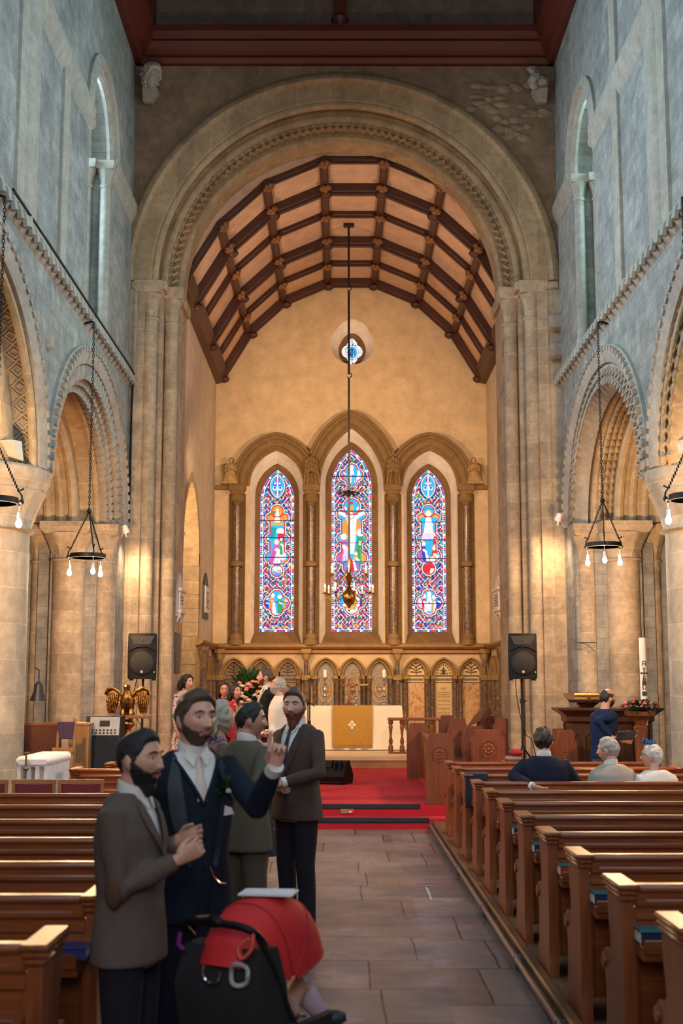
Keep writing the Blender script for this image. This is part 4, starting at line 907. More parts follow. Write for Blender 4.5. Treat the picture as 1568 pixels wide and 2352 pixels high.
# ---- statues of kneeling angels on the window imposts
SCULPT = m_plain('weathered_carving', (.36, .235, .105), .85, var=.25, scale=9, bump=.4)
def statue(x, s, label):
    e = thing('angel_statue', label, 'statue', (x, YE-.22, 6.52))
    mb = MB(); mb.box(-.20, .20, -.12, .14, -.02, .05, bev=.01)
    mb.loft([[(rx*cos(a*pi/8)+ox, ry*sin(a*pi/8)+oy, z) for a in range(16)] for rx, ry, z, ox, oy in ((.19, .13, .05, 0, 0), (.17, .13, .14, 0, 0), (.13, .11, .24, s*.02, 0), (.10, .09, .30, s*.02, 0), (.12, .09, .38, s*.02, 0), (.10, .08, .44, s*.02, 0), (.04, .04, .48, s*.03, 0))])
    mb.ell((s*.03, -.02, .54), (.055, .06, .075), 12, 8); mb.ell((s*.03, .01, .56), (.062, .06, .07), 12, 8)
    for q in (-1, 1): mb.tube([(s*.02+q*.11, -.02, .41), (s*.04+q*.12, -.10, .30), (s*.05+q*.02, -.16, .33)], [.035, .032, .022], 8)
    mb.ell((s*.05, -.17, .34), (.04, .02, .03), 8, 5)
    mb.build('figure', SCULPT, e)
    for q in (-1, 1):
        mb = MB(); mb.loft([[(s*.02+q*(.04+w), .07, z), (s*.02+q*(.04+w*1.6), .10, z), (s*.02+q*(.03+w), .12, z)] for w, z in ((.02, .10), (.10, .20), (.13, .34), (.12, .46), (.05, .50))]); mb.build('wing', SCULPT, e)
statue(-2.60, 1, 'kneeling stone angel on the impost by the left lancet window'); statue(3.19, -1, 'kneeling stone angel on the impost by the right lancet window')
# ---- altar
alt = thing('altar', 'altar draped in a white linen cloth with a golden frontal', 'altar', (P(812, 1723, 27.6).x, 27.9, .44))
WZ = .93
LINEN = m_plain('white_linen', (.72, .66, .57), .85, var=.05, scale=3, bump=.12, bscale=40)
mb = MB(); mb.box(-1.0, 1.0, -.34, .34, 0, WZ-.02); mb.build('table', m_wood('altar_wood', (.2, .09, .03), (.3, .14, .06), .5), alt)
mb = MB(); rings = []
for z, ex, ey, amp in ((WZ+.005, -.02, -.02, 0), (WZ+.005, .02, .02, 0), (WZ-.05, .035, .03, .002), (.5, .06, .05, .010), (.12, .09, .07, .02), (.02, .10, .08, .024)):
    ring = []
    n = 160
    for i in range(n):
        q = i/n*4; sd = int(q); f = q-sd; hx, hy = 1.0+ex, .34+ey
        x, y = [(-hx+2*hx*f, -hy), (hx, -hy+2*hy*f), (hx-2*hx*f, hy), (-hx, hy-2*hy*f)][sd]
        w = amp*sin(i*.9+sin(i*.31)*2); nx, ny = [(0, -1), (1, 0), (0, 1), (-1, 0)][sd]; flare = .32*max(0, (.5-z)/.5)**2 if (sd == 1) else .0
        ring.append((x+nx*(w+flare), y+ny*w, z))
    rings.append(ring)
mb.loft(rings); mb.build('altar_cloth', LINEN, alt)
GOLDCL = m_plain('gold_brocade', (.36, .19, .018), .65, var=.18, scale=40, bump=.2, bscale=120)
mb = MB(); fx0, fx1 = P(763, 1623, 27.5).x-alt.location.x, P(855, 1623, 27.5).x-alt.location.x
mb.loft([[(fx0, -.385-q, z), (fx1, -.385-q, z), (fx1, -.395-q, z), (fx0, -.395-q, z)] for q, z in ((.0, WZ+.01), (.03, WZ-.08), (.045, .12))]); mb.box(fx0, fx1, -.395, .2, WZ+.006, WZ+.014)
fr = mb.build('frontal', GOLDCL, alt)
mb = MB()
for i in range(60):
    x = fx0+(fx1-fx0)*(i+.5)/60; mb.box(x-.005, x+.005, -.442, -.432, .055, .125)
tag(mb.build('fringe', GOLDCL, fr), kind='stuff')
mb = MB(); ex = P(808, 1672, 27.5).x-alt.location.x; ez = .54     # embroidered cross roundel
for a in range(4):
    mb.ell((ex+.055*cos(a*pi/2), -.437, ez+.06*sin(a*pi/2)), (.03, .004, .03), 10, 6)
mb.tube([(ex+.05*cos(a*pi/8), -.438, ez+.055*sin(a*pi/8)) for a in range(16)], .006, 5, closed=True); mb.box(ex-.005, ex+.005, -.441, -.436, ez-.09, ez+.09); mb.box(ex-.075, ex+.075, -.441, -.436, ez-.005, ez+.005)
for a in range(8): mb.ell((ex+.03*cos(a*pi/4+.4), -.44, ez+.03*sin(a*pi/4+.4)), (.009, .003, .009), 6, 4)
mb.build('embroidery', LINEN, fr)
mb = MB(); mb.loft([[(1.04+.34*q**2+w, -.20, WZ-.05-q*.82), (1.05+.34*q**2+w, -.12, WZ-.05-q*.82), (1.05+.34*q**2+w, -.12, WZ-.06-q*.82), (1.04+.34*q**2+w, -.20, WZ-.06-q*.82)] for q, w in ((.1, .005), (.4, .01), (.7, .015), (.9, .015))]); tag(mb.build('side_panel', m_plain('blue_cloth', (.03, .14, .34), .8), alt), 'blue strip of cloth down the side of the altar')
AZT = .44+WZ+.012
# candlesticks
CPROF = [(.085, 0), (.085, .015), (.05, .03), (.065, .05), (.03, .09), (.045, .11), (.022, .14), (.04, .18), (.026, .24), (.018, .30), (.036, .33), (.018, .36), (.026, .46), (.038, .49), (.018, .52), (.024, .56), (.06, .59), (.06, .60), (.02, .605)]
def candlestick(u, lab):
    x = P(u, 1600, 27.75).x; e = thing('candlestick', lab, 'candlestick', (x, 27.8, AZT), 0, 'candlesticks on the altar')
    mb = MB(); mb.lathe(CPROF, n=16)
    for a in range(3): mb.ell((.085*cos(a*2.094+.5), .085*sin(a*2.094+.5), .02), (.03, .03, .02), 8, 5)
    mb.build('stem', SILVER, e); mb = MB(); mb.lathe([(.036, .60), (.036, .755), (.03, .76), (.004, .755)], n=14); mb.build('candle', WAX, e)
candlestick(746, 'tall silver candlestick with white candle, at the end of altar by microphone'); candlestick(882, 'tall silver candlestick with white candle, beside the crucifix and nearer the choir stalls')
e = thing('candlestick', 'small silver candlestick without candle beside the red crucifix', 'candlestick', (P(818, 1610, 27.7).x, 27.72, AZT))
mb = MB(); mb.lathe([(.06, 0), (.06, .012), (.03, .03), (.04, .06), (.018, .09), (.03, .13), (.016, .17), (.03, .22), (.04, .25), (.02, .255)], n=14); mb.build('stem', SILVER, e)
REDWOOD = m_wood('red_stained_wood', (.12, .022, .012), (.20, .04, .02), .35)
e = thing('crucifix', 'red wooden crucifix with carved figure standing on the altar', 'crucifix', (P(801, 1610, 27.75).x, 27.72, AZT))
mb = MB(); mb.box(-.09, .09, -.05, .05, 0, .025, bev=.005); mb.box(-.06, .06, -.035, .035, .025, .06, bev=.005); mb.box(-.024, .024, -.012, .012, .06, .57, bev=.004); mb.box(-.155, .155, -.012, .012, .40, .447, bev=.004); mb.build('cross', REDWOOD, e)
mb = MB(); mb.tube([(0, -.022, .42), (0, -.03, .34), (0, -.025, .26), (0, -.03, .18), (0, -.024, .12)], [.022, .026, .02, .016, .01], 8); mb.ell((.01, -.03, .455), .022, 8, 6)
for s in (-1, 1): mb.tube([(0, -.022, .41), (s*.07, -.02, .425), (s*.135, -.018, .43)], [.012, .010, .007], 6)
mb.build('figure', m_plain('carved_figure_wood', (.35, .14, .06), .5), e)
e = thing('altar_cross', 'gold cross on the ledge behind the red crucifix', 'cross', (P(820, 1600, 29.6).x, 29.62, 1.16))
mb = MB(); mb.box(-.10, .10, -.06, .06, -.30, .03); mb.box(-.02, .02, -.015, .015, .0, .95, bev=.004); mb.box(-.24, .24, -.015, .015, .64, .685, bev=.004); mb.lathe([(.09, 0), (.04, .06), (.05, .1), (.02, .14)], n=12)
for p_ in ((-.24, .66), (.24, .66), (0, .95)): mb.ell((p_[0], 0, p_[1]), (.035, .02, .035), 8, 6)
mb.build('cross', m_plain('dull_gilt', (.40, .23, .07), .4, .8), e)
mb = MB(); mb.box(-.9+CC, .9+CC, YR-.42, YR-.1, .44, .86, bev=.01); o = mb.build('altar_shelf', TAN); tag(o, 'low stone shelf behind the altar under gilt panels', 'shelf')
# ---- communion rail
RAILW = m_wood('communion_rail_wood', (.14, .035, .014), (.24, .07, .028), .35)
e = thing('communion_rail', 'turned wooden communion rail in front of the altar', 'railing', (0, 0, .44))
y0 = 26.3; xa, xb = P(897, 1700, y0).x, P(1028, 1700, y0).x
mb = MB(); mb.box(xa-.06, xb, y0-.07, y0+.07, .66, .72, bev=.015); mb.build('handrail', RAILW, e)
mb = MB(); mb.box(xa-.05, xb, y0-.05, y0+.05, .0, .04, bev=.01); mb.build('base_rail', RAILW, e)
for x in (xa, xa+.23, xb-.32, xb-.14):
    mb = MB(); mb.lathe([(.05, .03), (.05, .14), (.03, .18), (.045, .24), (.022, .34), (.032, .46), (.045, .54), (.03, .57), (.05, .60), (.05, .66)], (x, y0, 0), 14); mb.build('baluster', RAILW, e)
# ---- brass chandelier on its long rod
DBRASS = m_plain('dark_brass', (.34, .19, .06), .25, 1.0, var=.2)
CHY = 26.2; cx = P(801, 1000, CHY).x; ztop = 11.5
e = thing('brass_chandelier', 'brass candle chandelier hanging on a long black rod in front of central window', 'chandelier', (cx, CHY, 0))
zb = P(802, 1372, CHY).z
mb = MB(); z1, z2 = P(801, 665, CHY).z, P(801, 865, CHY).z; zt = P(801, 1135, CHY).z
mb.tube([(0, 0, ztop), (0, 0, z1+.05)], .022, 8); mb.tube([(0, 0, z1-.03), (0, 0, z2+.05)], .024, 8); mb.tube([(0, 0, z2-.03), (0, 0, zb+.80)], .022, 8); mb.lathe([(.02, zt-.06), (.05, zt), (.06, zt+.04), (.02, zt+.09)], n=12)
for z in (z1, z2): mb.tube([(0, 0, z+.08), (.05, 0, z+.06), (.06, 0, z+.01), (.0, 0, z-.04), (-.03, 0, z+.0)], .012, 6)
mb.box(-.11, .11, -.06, .06, ztop-.02, ztop+.06, bev=.01); RODB = mb
mb = MB(); zz = [(r, zb+d) for r, d in ((.004, -.30), (.03, -.26), (.02, -.22), (.05, -.16), (.11, -.10), (.135, 0), (.11, .09), (.04, .15), (.06, .19), (.025, .24), (.05, .32), (.08, .40), (.03, .48), (.05, .56), (.02, .62), (.04, .72), (.018, .80), (.004, .84), (.004, .85))]
mb.lathe(zz, n=18); 
for a in range(6): RODB.tube([(0, 0, zt+.02), (.12*cos(a*pi/3), .12*sin(a*pi/3), zt+.04), (.22*cos(a*pi/3), .22*sin(a*pi/3), zt+.01)], [.012, .012, .03], 6)
mb.build('stem', DBRASS, e); RODB.build('rod', IRON, e)
FLAME = m_emit('candle_flame_bulb', (1.0, .55, .18), 7)
for (R, zo, n, ph) in ((.50, .06, 8, .2), (.40, .44, 6, .5)):
    for k in range(n):
        a = ph+2*pi*k/n; c, s = cos(a), sin(a); mb = MB()
        mb.tube([(c*.05, s*.05, zb+zo+.10), (c*R*.35, s*R*.35, zb+zo-.02), (c*R*.65, s*R*.65, zb+zo-.14), (c*R*.95, s*R*.95, zb+zo-.07), (c*R, s*R, zb+zo+.02)], .011, 6); mb.lathe([(.01, 0), (.05, .01), (.055, .025), (.02, .03), (.02, .05)], (c*R, s*R, zb+zo), 10)
        arm = mb.build('arm', DBRASS, e); mb = MB(); mb.lathe([(.014, .03), (.014, .13)], (c*R, s*R, zb+zo), 8); mb.build('candle', WAX, arm)
        mb = MB(); mb.lathe([(.004, .13), (.017, .15), (.015, .18), (.003, .215)], (c*R, s*R, zb+zo), 8); mb.build('flame_bulb', FLAME, arm)
# ---- ring chandeliers hung on chains from brackets
BULB = m_emit('lit_bulb', (1.0, .80, .55), 22)
PORC = m_plain('white_lamp_holder', (.8, .76, .7), .4)
def ring_lamp(x, y, zr, X, lab, rot=.3):
    e = thing('ring_chandelier', lab, 'chandelier', (x, y, 0), 0, 'black iron ring chandeliers'); sg = 1 if X > 0 else -1; zt = 6.86
    mb = MB(); mb.tube([(X-x, 0, zt+.02), (sg*.04, 0, zt+.05), (0, 0, zt+.03), (0, 0, zt-.03)], .018, 6); mb.build('bracket', IRON, e)
    mb = MB(); z = zt; zk = zr+.62; k = 0
    while z > zk:
        a = (k % 2)*pi/2; mb.tube([(.014*cos(a)*cos(q*pi/4), .014*sin(a)*cos(q*pi/4), z-.03+.028*sin(q*pi/4)) for q in range(8)], .0055, 5, closed=True); z -= .042; k += 1
    mb.ell((0, 0, zk), .035, 8, 6); R = .245
    for i in range(3):
        a = rot+i*2*pi/3; p0 = Vector((0, 0, zk)); p1 = Vector((R*cos(a), R*sin(a), zr+.10)); n = 15
        for q in range(n):
            c = p0.lerp(p1, (q+.5)/n); mb.ell(tuple(c), (.011, .011, .024), 6, 4)
    tag(mb.build('chain', IRON, e), kind=None)
    mb = MB(); mb.lathe([(R-.02, zr-.03), (R, zr-.03), (R, zr+.03), (R-.02, zr+.03), (R-.02, zr-.03)], n=40)
    for i in range(3):
        a = rot+i*2*pi/3; c, s = cos(a), sin(a); mb.tube([(c*R, s*R, zr-.05), (c*(R+.04), s*(R+.04), zr), (c*(R+.03), s*(R+.03), zr+.06), (c*(R-.0), s*(R-.0), zr+.10), (c*(R+.05), s*(R+.05), zr+.13)], .010, 6); mb.ell((c*(R+.03), s*(R+.03), zr-.01), .028, 8, 6)
    mb.build('ring', IRON, e)
    for i in range(3):
        a = rot+i*2*pi/3; c, s = cos(a)*(R+.01), sin(a)*(R+.01); mb = MB(); mb.tube([(c, s, zr-.03), (c, s, zr-.12)], .004, 5); mb.lathe([(.018, -.19), (.022, -.17), (.018, -.12), (.008, -.11)], (c, s, zr), 10); h = mb.build('lamp_holder', PORC, e)
        mb = MB(); mb.lathe([(.003, -.275), (.024, -.265), (.034, -.24), (.030, -.215), (.017, -.19)], (c, s, zr), 14); mb.build('bulb', BULB, h)
    light('POINT', (x, y, zr-.36), 330, (1.0, .62, .32), size=.12, name='chandelier_glow')
p = P(1386, 1252, 17.6); ring_lamp(p.x, 17.6, p.z, RX, 'black iron ring chandelier with three bulbs, before the right wall by the pulpit', .35)
p = P(202, 1277, 17.6); ring_lamp(p.x, 17.6, p.z, LX, 'black iron ring chandelier with three bulbs, before the left wall over the eagle', 1.0)
p = P(-14, 1150, 12.9); ring_lamp(p.x, 12.9, p.z, LX, 'black iron ring chandelier cut by the left picture edge', .12)
p = P(1592, 1142, 12.9); ring_lamp(p.x, 12.9, p.z, RX, 'black iron ring chandelier cut by the right picture edge', 2.95)
# ---- round arcade piers
def column(x, y, zs, label):
    e = thing('round_column', label, 'column', (x, y, 0)); 
    mb = MB(); mb.lathe([(.86, 0), (.86, .25), (.78, .32), (.80, .40), (.70, .48), (.645, .52), (.63, 1.0), (.62, zs-.75)], n=56); mb.build('shaft', STONE_P, e)
    mb = MB(); n = 144
    rad = lambda r, z, a: r*(1-.05*(abs(sin(a*9))**.6)*max(0, min(1, (zs-.30-z)/.25))*max(0, min(1, (z-(zs-.70))/.06)))
    mb.lathe([(.64, zs-.76), (.68, zs-.74), (.64, zs-.70), (.65, zs-.66), (.70, zs-.50), (.77, zs-.34), (.80, zs-.28), (.78, zs-.26)], n=n, rad=rad); mb.build('capital', STONE_P, e)
    mb = MB(); mb.lathe([(.78, zs-.27), (.80, zs-.22), (.83, zs-.17), (.845, zs-.15), (.845, zs-.03), (.82, zs), (0.01, zs)], n=56); mb.build('abacus', STONE_P, e)
column(LX-.74, 15.28, ZS, 'massive round stone column with scalloped capital, behind the white radiator'); column(RX+.74, 15.25, ZS, 'massive round stone column with carved leaf capital, beside the white-haired woman')
# ---- floodlights sitting on capitals and small spot lamps
FLOODB = m_plain('cream_floodlight_box', (.62, .56, .48), .5)
def flood(x, y, z, tgt, lab, e_=90):
    e = thing('floodlight', lab, 'floodlight', (x, y, z), 0, 'floodlights on the capitals'); d = Vector(tgt)-Vector((x, y, z)); M = Matrix.Rotation(atan2(-d.x, d.y), 4, 'Z')
    mb = MB(); mb.loft([[(-.17, .0, .10), (.17, .0, .10), (.17, .12, .24), (-.17, .12, .24)], [(-.17, -.16, .04), (.17, -.16, .04), (.17, -.10, .26), (-.17, -.10, .26)]], M=M); mb.box(-.02, .02, -.06, .0, 0, .1, M=M); mb.build('housing', FLOODB, e)
    dn = d.normalized(); light('SPOT', tuple(Vector((x, y, z+.30))+dn*.16), e_, WARM, tgt, .06, angle=120, blend=.8, name='capital_flood')
flood(LX-.30, 14.72, ZS+.0, (LX-.9, 12.6, 6.4), 'cream floodlight box on the left round column, facing nearer arch', 130)
flood(RX+.30, 14.70, ZS+.0, (RX+.9, 12.6, 6.4), 'cream floodlight box on the right round column, facing nearer arch', 130)
flood(LX-1.2, 20.62, ZS+.0, (LX-.9, 18.2, 6.1), 'small cream floodlight box on the left respond capital', 120)
flood(RX+1.2, 20.55, ZS+.0, (RX+.9, 18.2, 6.1), 'small cream floodlight box on the right respond capital', 120)
flood(LX-1.1, 15.9, ZS+.0, (LX-.9, 18.4, 6.2), 'cream floodlight box on the far side of left round column', 60)
flood(RX+1.1, 15.9, ZS+.0, (RX+.9, 18.4, 6.2), 'cream floodlight box on the far side of right round column', 60)
LAMPF = m_emit('spot_lamp_face', (1.0, .80, .58), 14)
def spot(x, y, z, tgt, lab, pw, ang=100):
    e = thing('spot_lamp', lab, 'spotlight', (x, y, z), 0, 'white spot lamps'); d = (Vector(tgt)-Vector((x, y, z))).normalized(); q = d.to_track_quat('Z', 'Y').to_matrix().to_4x4()
    mb = MB(); mb.lathe([(.01, -.09), (.04, -.085), (.055, -.02), (.06, .05), (.055, .05), (.05, .02)], n=16, M=q); mb.tube([(0, 0, -.02), (0, .08, -.10), (0, .16, -.10)], .012, 6); mb.build('lamp_body', PORC, e)
    mb = MB(); mb.lathe([(.05, .025), (.03, .04), (.002, .045)], n=16, M=q); mb.build('lamp_face', LAMPF, e)
    light('SPOT', tuple(Vector((x, y, z))+d*.25), pw, (1.0, .68, .38), tgt, .16, angle=ang, blend=.8, name='spot_lamp_light')
    if pw > 100: light('SPOT', (x*.97, y-.25, z+.25), 420, (1.0, .60, .30), (-x*.45, 21.6, 11.6), .08, angle=100, blend=.9, name='spot_lamp_light')
p = P(288, 1217, 20.9); spot(p.x, p.y, p.z, (p.x+.9, 21.9, 1.6), 'white spot lamp on the respond beside the left arch pier', 80, 150)
p = P(1282, 1190, 20.9); spot(p.x, p.y, p.z, (p.x-.8, 21.9, 1.6), 'white spot lamp on the respond beside the right arch pier', 80, 150)
p = P(420, 1220, 23.9); spot(CXL-.05, 24.2, p.z, (-1.5, 27, 3.4), 'small white lamp in the left arched opening of the chancel', 20)
# ---- wall tablets
WMAR = m_plain('white_marble', (.66, .60, .56), .4, var=.06); DMAR = m_plain('dark_marble_backing', (.035, .04, .042), .4); DSLATE = m_plain('dark_plaque', (.10, .095, .085), .5, var=.2)
def tablet(X, sg, y0, y1, z0, z1, lab, kind):
    e = thing('memorial_tablet', lab, 'memorial', (X, (y0+y1)/2, 0)); h = (y1-y0)/2
    if kind == 'plain': mb = MB(); mb.box(0, sg*.03, -h, h, z0, z1, bev=.01); mb.build('slab', DSLATE, e)
    else:
        bk = DMAR if kind == 'dark' else WMAR
        mb = MB(); mb.prism([(-h, z0), (h, z0), (h, z1-.28), (h*.5, z1-.10), (0, z1), (-h*.5, z1-.10), (-h, z1-.28)], 0, sg*.04, 'x'); mb.build('backing', bk, e)
        mb = MB(); mb.box(sg*.035, sg*.07, -h*.8, h*.8, z0+.12, z1-.30, bev=.008); mb.build('inscription_slab', WMAR, e)
        if kind != 'dark':
            mb = MB(); mb.box(sg*.03, sg*.11, -h*1.08, h*1.08, z1-.34, z1-.28, bev=.01); mb.box(sg*.03, sg*.10, -h*1.0, h*1.0, z0+.06, z0+.12, bev=.01)
            for s in (-1, 1): mb.loft([[(sg*.02, s*h*.7-.04, z0+.06), (sg*.09, s*h*.7-.04, z0+.06), (sg*.09, s*h*.7+.04, z0+.06), (sg*.02, s*h*.7+.04, z0+.06)], [(sg*.0, s*h*.7-.03, z0-.1), (sg*.03, s*h*.7-.03, z0-.1), (sg*.03, s*h*.7+.03, z0-.1), (0, s*h*.7+.03, z0-.1)]])
            mb.build('moulding', WMAR, e)
    mb = MB(); rr = random.Random(int(z0*100)); z = z1-.42 if kind != 'plain' else z1-.12
    while z > z0+.2:
        L = h*(.35+.35*rr.random()); mb.box(sg*(.069 if kind != 'plain' else .029), sg*(.074 if kind != 'plain' else .034), -L, L, z-.022, z); z -= .055
    mb.build('lettering', INK if kind != 'plain' else m_plain('worn_letters', (.2, .18, .15), .6), e)
tablet(AX-2.88, 1, 22.35, 23.0, 3.0, 3.78, 'white marble memorial with pediment on the left chancel arch pier', 'white')
tablet(AX-2.88, 1, 22.25, 22.85, 2.02, 2.72, 'dark plain plaque below the white memorial', 'plain')
tablet(CXL, 1, 27.55, 28.5, 3.25, 4.25, 'white memorial in a dark pointed frame on the left chancel wall', 'dark')
tablet(CXR, -1, 27.6, 28.6, 3.35, 4.2, 'white marble memorial on the right chancel wall', 'white')
# ---- loudspeakers on tripod stands
GRILLE = m_plain('speaker_grille', (.004, .004, .005), .7, var=.3, scale=300, bump=.5, bscale=400)
GREEN = m_emit('green_power_light', (.1, 1.0, .2), 3)
def speaker(u, Y, lab, tilt):
    p = P(u, 1510, Y); zb = P(u, 1560, Y).z; h = .655; e = thing('loudspeaker', lab, 'loudspeaker', (p.x, Y, zb), tilt, 'loudspeakers on stands')
    mb = MB(); w = .205
    pr = lambda k, z: [(-w*k, -.17+.01, z), (-w*.6, -.20, z), (w*.6, -.20, z), (w*k, -.17+.01, z), (w*.72, .17, z), (-w*.72, .17, z)]
    mb.loft([pr(.94, 0), pr(1, .03), pr(1.02, h*.5), pr(1, h-.03), pr(.96, h)]); mb.tube([(-w*.9, -.19, h*.62), (-w*.4, -.215, h*.70), (0, -.22, h*.715), (w*.4, -.215, h*.70), (w*.9, -.19, h*.62)], .010, 6)
    for s in (-1, 1): mb.box(s*w*.8-.02, s*w*.8+.02, -.16, .1, -.02, 0.01)
    mb.build('cabinet', BLACK, e)
    mb = MB(); mb.lathe([(.005, .03), (.15, .028), (.175, .01), (.178, 0)], n=36, M=Tr(0, -.195, h*.34) @ Matrix.Rotation(pi/2, 4, 'X')); mb.build('grille', GRILLE, e)
    mb = MB(); mb.loft([[(-.17, -.202, h-.04), (.17, -.202, h-.04), (.12, -.206, h*.76), (-.12, -.206, h*.76)], [(-.05, -.12, h-.09), (.05, -.12, h-.09), (.05, -.12, h*.82), (-.05, -.12, h*.82)]]); mb.ell((0, -.20, h*.84), (.02, .01, .02), 8, 6); mb.build('horn', IRON, e)
    mb = MB(); mb.lathe([(.02, .004), (.0205, 0)], n=14, M=Tr(0, -.224, .105) @ Matrix.Rotation(pi/2, 4, 'X')); mb.build('badge', SILVER, e)
    mb = MB(); mb.ell((w*.86, -.195, .10), (.006, .004, .006), 8, 5); mb.build('power_light', GREEN, e)
    return p.x, zb
def stand(x, Y, zb, z0, lab):
    e = thing('speaker_stand', lab, 'speaker stand', (x, Y, z0), .3, 'speaker tripod stands'); H = zb-z0
    mb = MB(); mb.tube([(0, 0, .25), (0, 0, H)], .0175, 10); mb.build('pole', IRON, e)
    mb = MB(); mb.lathe([(.026, .5), (.03, .52), (.03, .62), (.024, .66)], n=12); mb.lathe([(.03, H-.35), (.03, H-.28)], n=12); mb.tube([(.02, 0, H-.31), (.07, 0, H-.31)], .012, 6); mb.build('collar', IRON, e)
    for i in range(3):
        a = i*2.094; mb = MB(); mb.tube([(.02*cos(a), .02*sin(a), .62), (.52*cos(a), .52*sin(a), .015)], .013, 8); mb.tube([(.02*cos(a), .02*sin(a), .28), (.27*cos(a), .27*sin(a), .32)], .009, 6); mb.build('leg', IRON, e)
x, z = speaker(329, 18.7, 'black loudspeaker on a stand behind the golden eagle', .06); stand(x, 18.72, z, .275, 'black tripod stand under the loudspeaker by the golden eagle')
x, z = speaker(1197, 18.7, 'black loudspeaker on a stand before the right arch pier', -.03); stand(x, 18.72, z, .275, 'black tripod stand under the loudspeaker by the right arch pier')
def cable(pts, r, lab):
    mb = MB(); V = [Vector(p) for p in pts]; out = []
    for i in range(len(V)-1):
        p0, p1, p2, p3 = V[max(i-1, 0)], V[i], V[i+1], V[min(i+2, len(V)-1)]
        for q in range(6):
            s = q/6; out.append(.5*((2*p1)+(p2-p0)*s+(2*p0-5*p1+4*p2-p3)*s*s+(3*p1-p0-3*p2+p3)*s**3))
    out.append(V[-1]); mb.tube(out, r, 5); tag(mb.build('cable', BLACK), lab, 'cable')
cable([(x-.08, 18.8, z+.02), (x-.06, 18.78, z-.3), (x+.03, 18.75, z-.75), (x+.14, 18.75, 1.0), (x+.22, 18.8, .6), (x+.18, 18.85, .3)], .006, 'thin black cable hanging from the loudspeaker by right pier')
cable([(-2.95, 18.8, 1.92), (-3.0, 18.75, 1.5), (-2.86, 18.75, 1.2), (-2.75, 18.75, .9), (-2.7, 18.8, .3)], .006, 'thin black cable hanging from the loudspeaker by the eagle')
# ---- stage monitor wedge, mic stands
p = G(761, 1802, .275); e = thing('stage_monitor', 'black wedge stage monitor on the red carpet', 'stage monitor', (p.x, p.y+.2, .275), -.35)
mb = MB(); mb.prism([(-.2, 0), (.2, 0), (.24, .12), (.06, .36), (-.06, .36), (-.24, .12)], -.28, .28, 'x')
mb.build('cabinet', BLACK, e)
mb = MB()
for xx in (-.2, -.12, .12, .2): mb.box(xx-.006, xx+.006, -.19, -.05, .335-.12, .345, M=Matrix.Rotation(0, 4, 'X'))
mb.box(-.06, .06, -.16, -.05, .26, .362); mb.build('handle', IRON, e)
mb = MB(); mb.box(-.24, .24, -.215, -.2, .03, .11); mb.build('connector_panel', IRON, e)
def mic_stand(x, y, z0, h, boom, lab):
    e = thing('microphone_stand', lab, 'microphone stand', (x, y, z0)); mb = MB(); mb.tube([(0, 0, .2), (0, 0, h)], .011, 8); mb.lathe([(.02, h*.55), (.02, h*.62)], n=10); mb.build('pole', IRON, e)
    for i in range(3):
        a = i*2.094+.5; mb = MB(); mb.tube([(0, 0, .24), (.28*cos(a), .28*sin(a), .01)], .009, 6); mb.build('leg', IRON, e)
    if boom:
        b0, b1 = Vector(boom[0]), Vector(boom[1]); mb = MB(); mb.tube([b0, b1], .009, 6); mb.ell((0, 0, h), .026, 8, 6); mb.build('boom_arm', IRON, e)
        mb = MB(); mb.tube([b1-Vector((0, 0, .02)), b1+Vector((.0, 0, .12))], [.012, .017], 8); mb.build('microphone', BLACK, e)
    else:
        mb = MB(); mb.tube([(0, 0, h-.02), (-.01, -.03, h+.14)], [.014, .02], 8); mb.ell((-.012, -.035, h+.16), .026, 10, 7); mb.build('microphone', SILVER, e)
p = P(707, 1660, 21.4); mic_stand(p.x, 21.4, .275, P(706, 1615, 21.4).z-.275, [tuple(Vector((P(722, 1622, 21.4).x-p.x, 0, P(722, 1622, 21.4).z-.275))), tuple(Vector((P(641, 1560, 21.4).x-p.x, 0, P(641, 1560, 21.4).z-.275)))], 'black boom microphone stand reaching left beside the altar')
p = P(711, 1660, 22.2); mic_stand(p.x, 22.2, .275, P(709, 1578, 22.2).z-.275, None, 'straight black microphone stand beside the altar cloth')
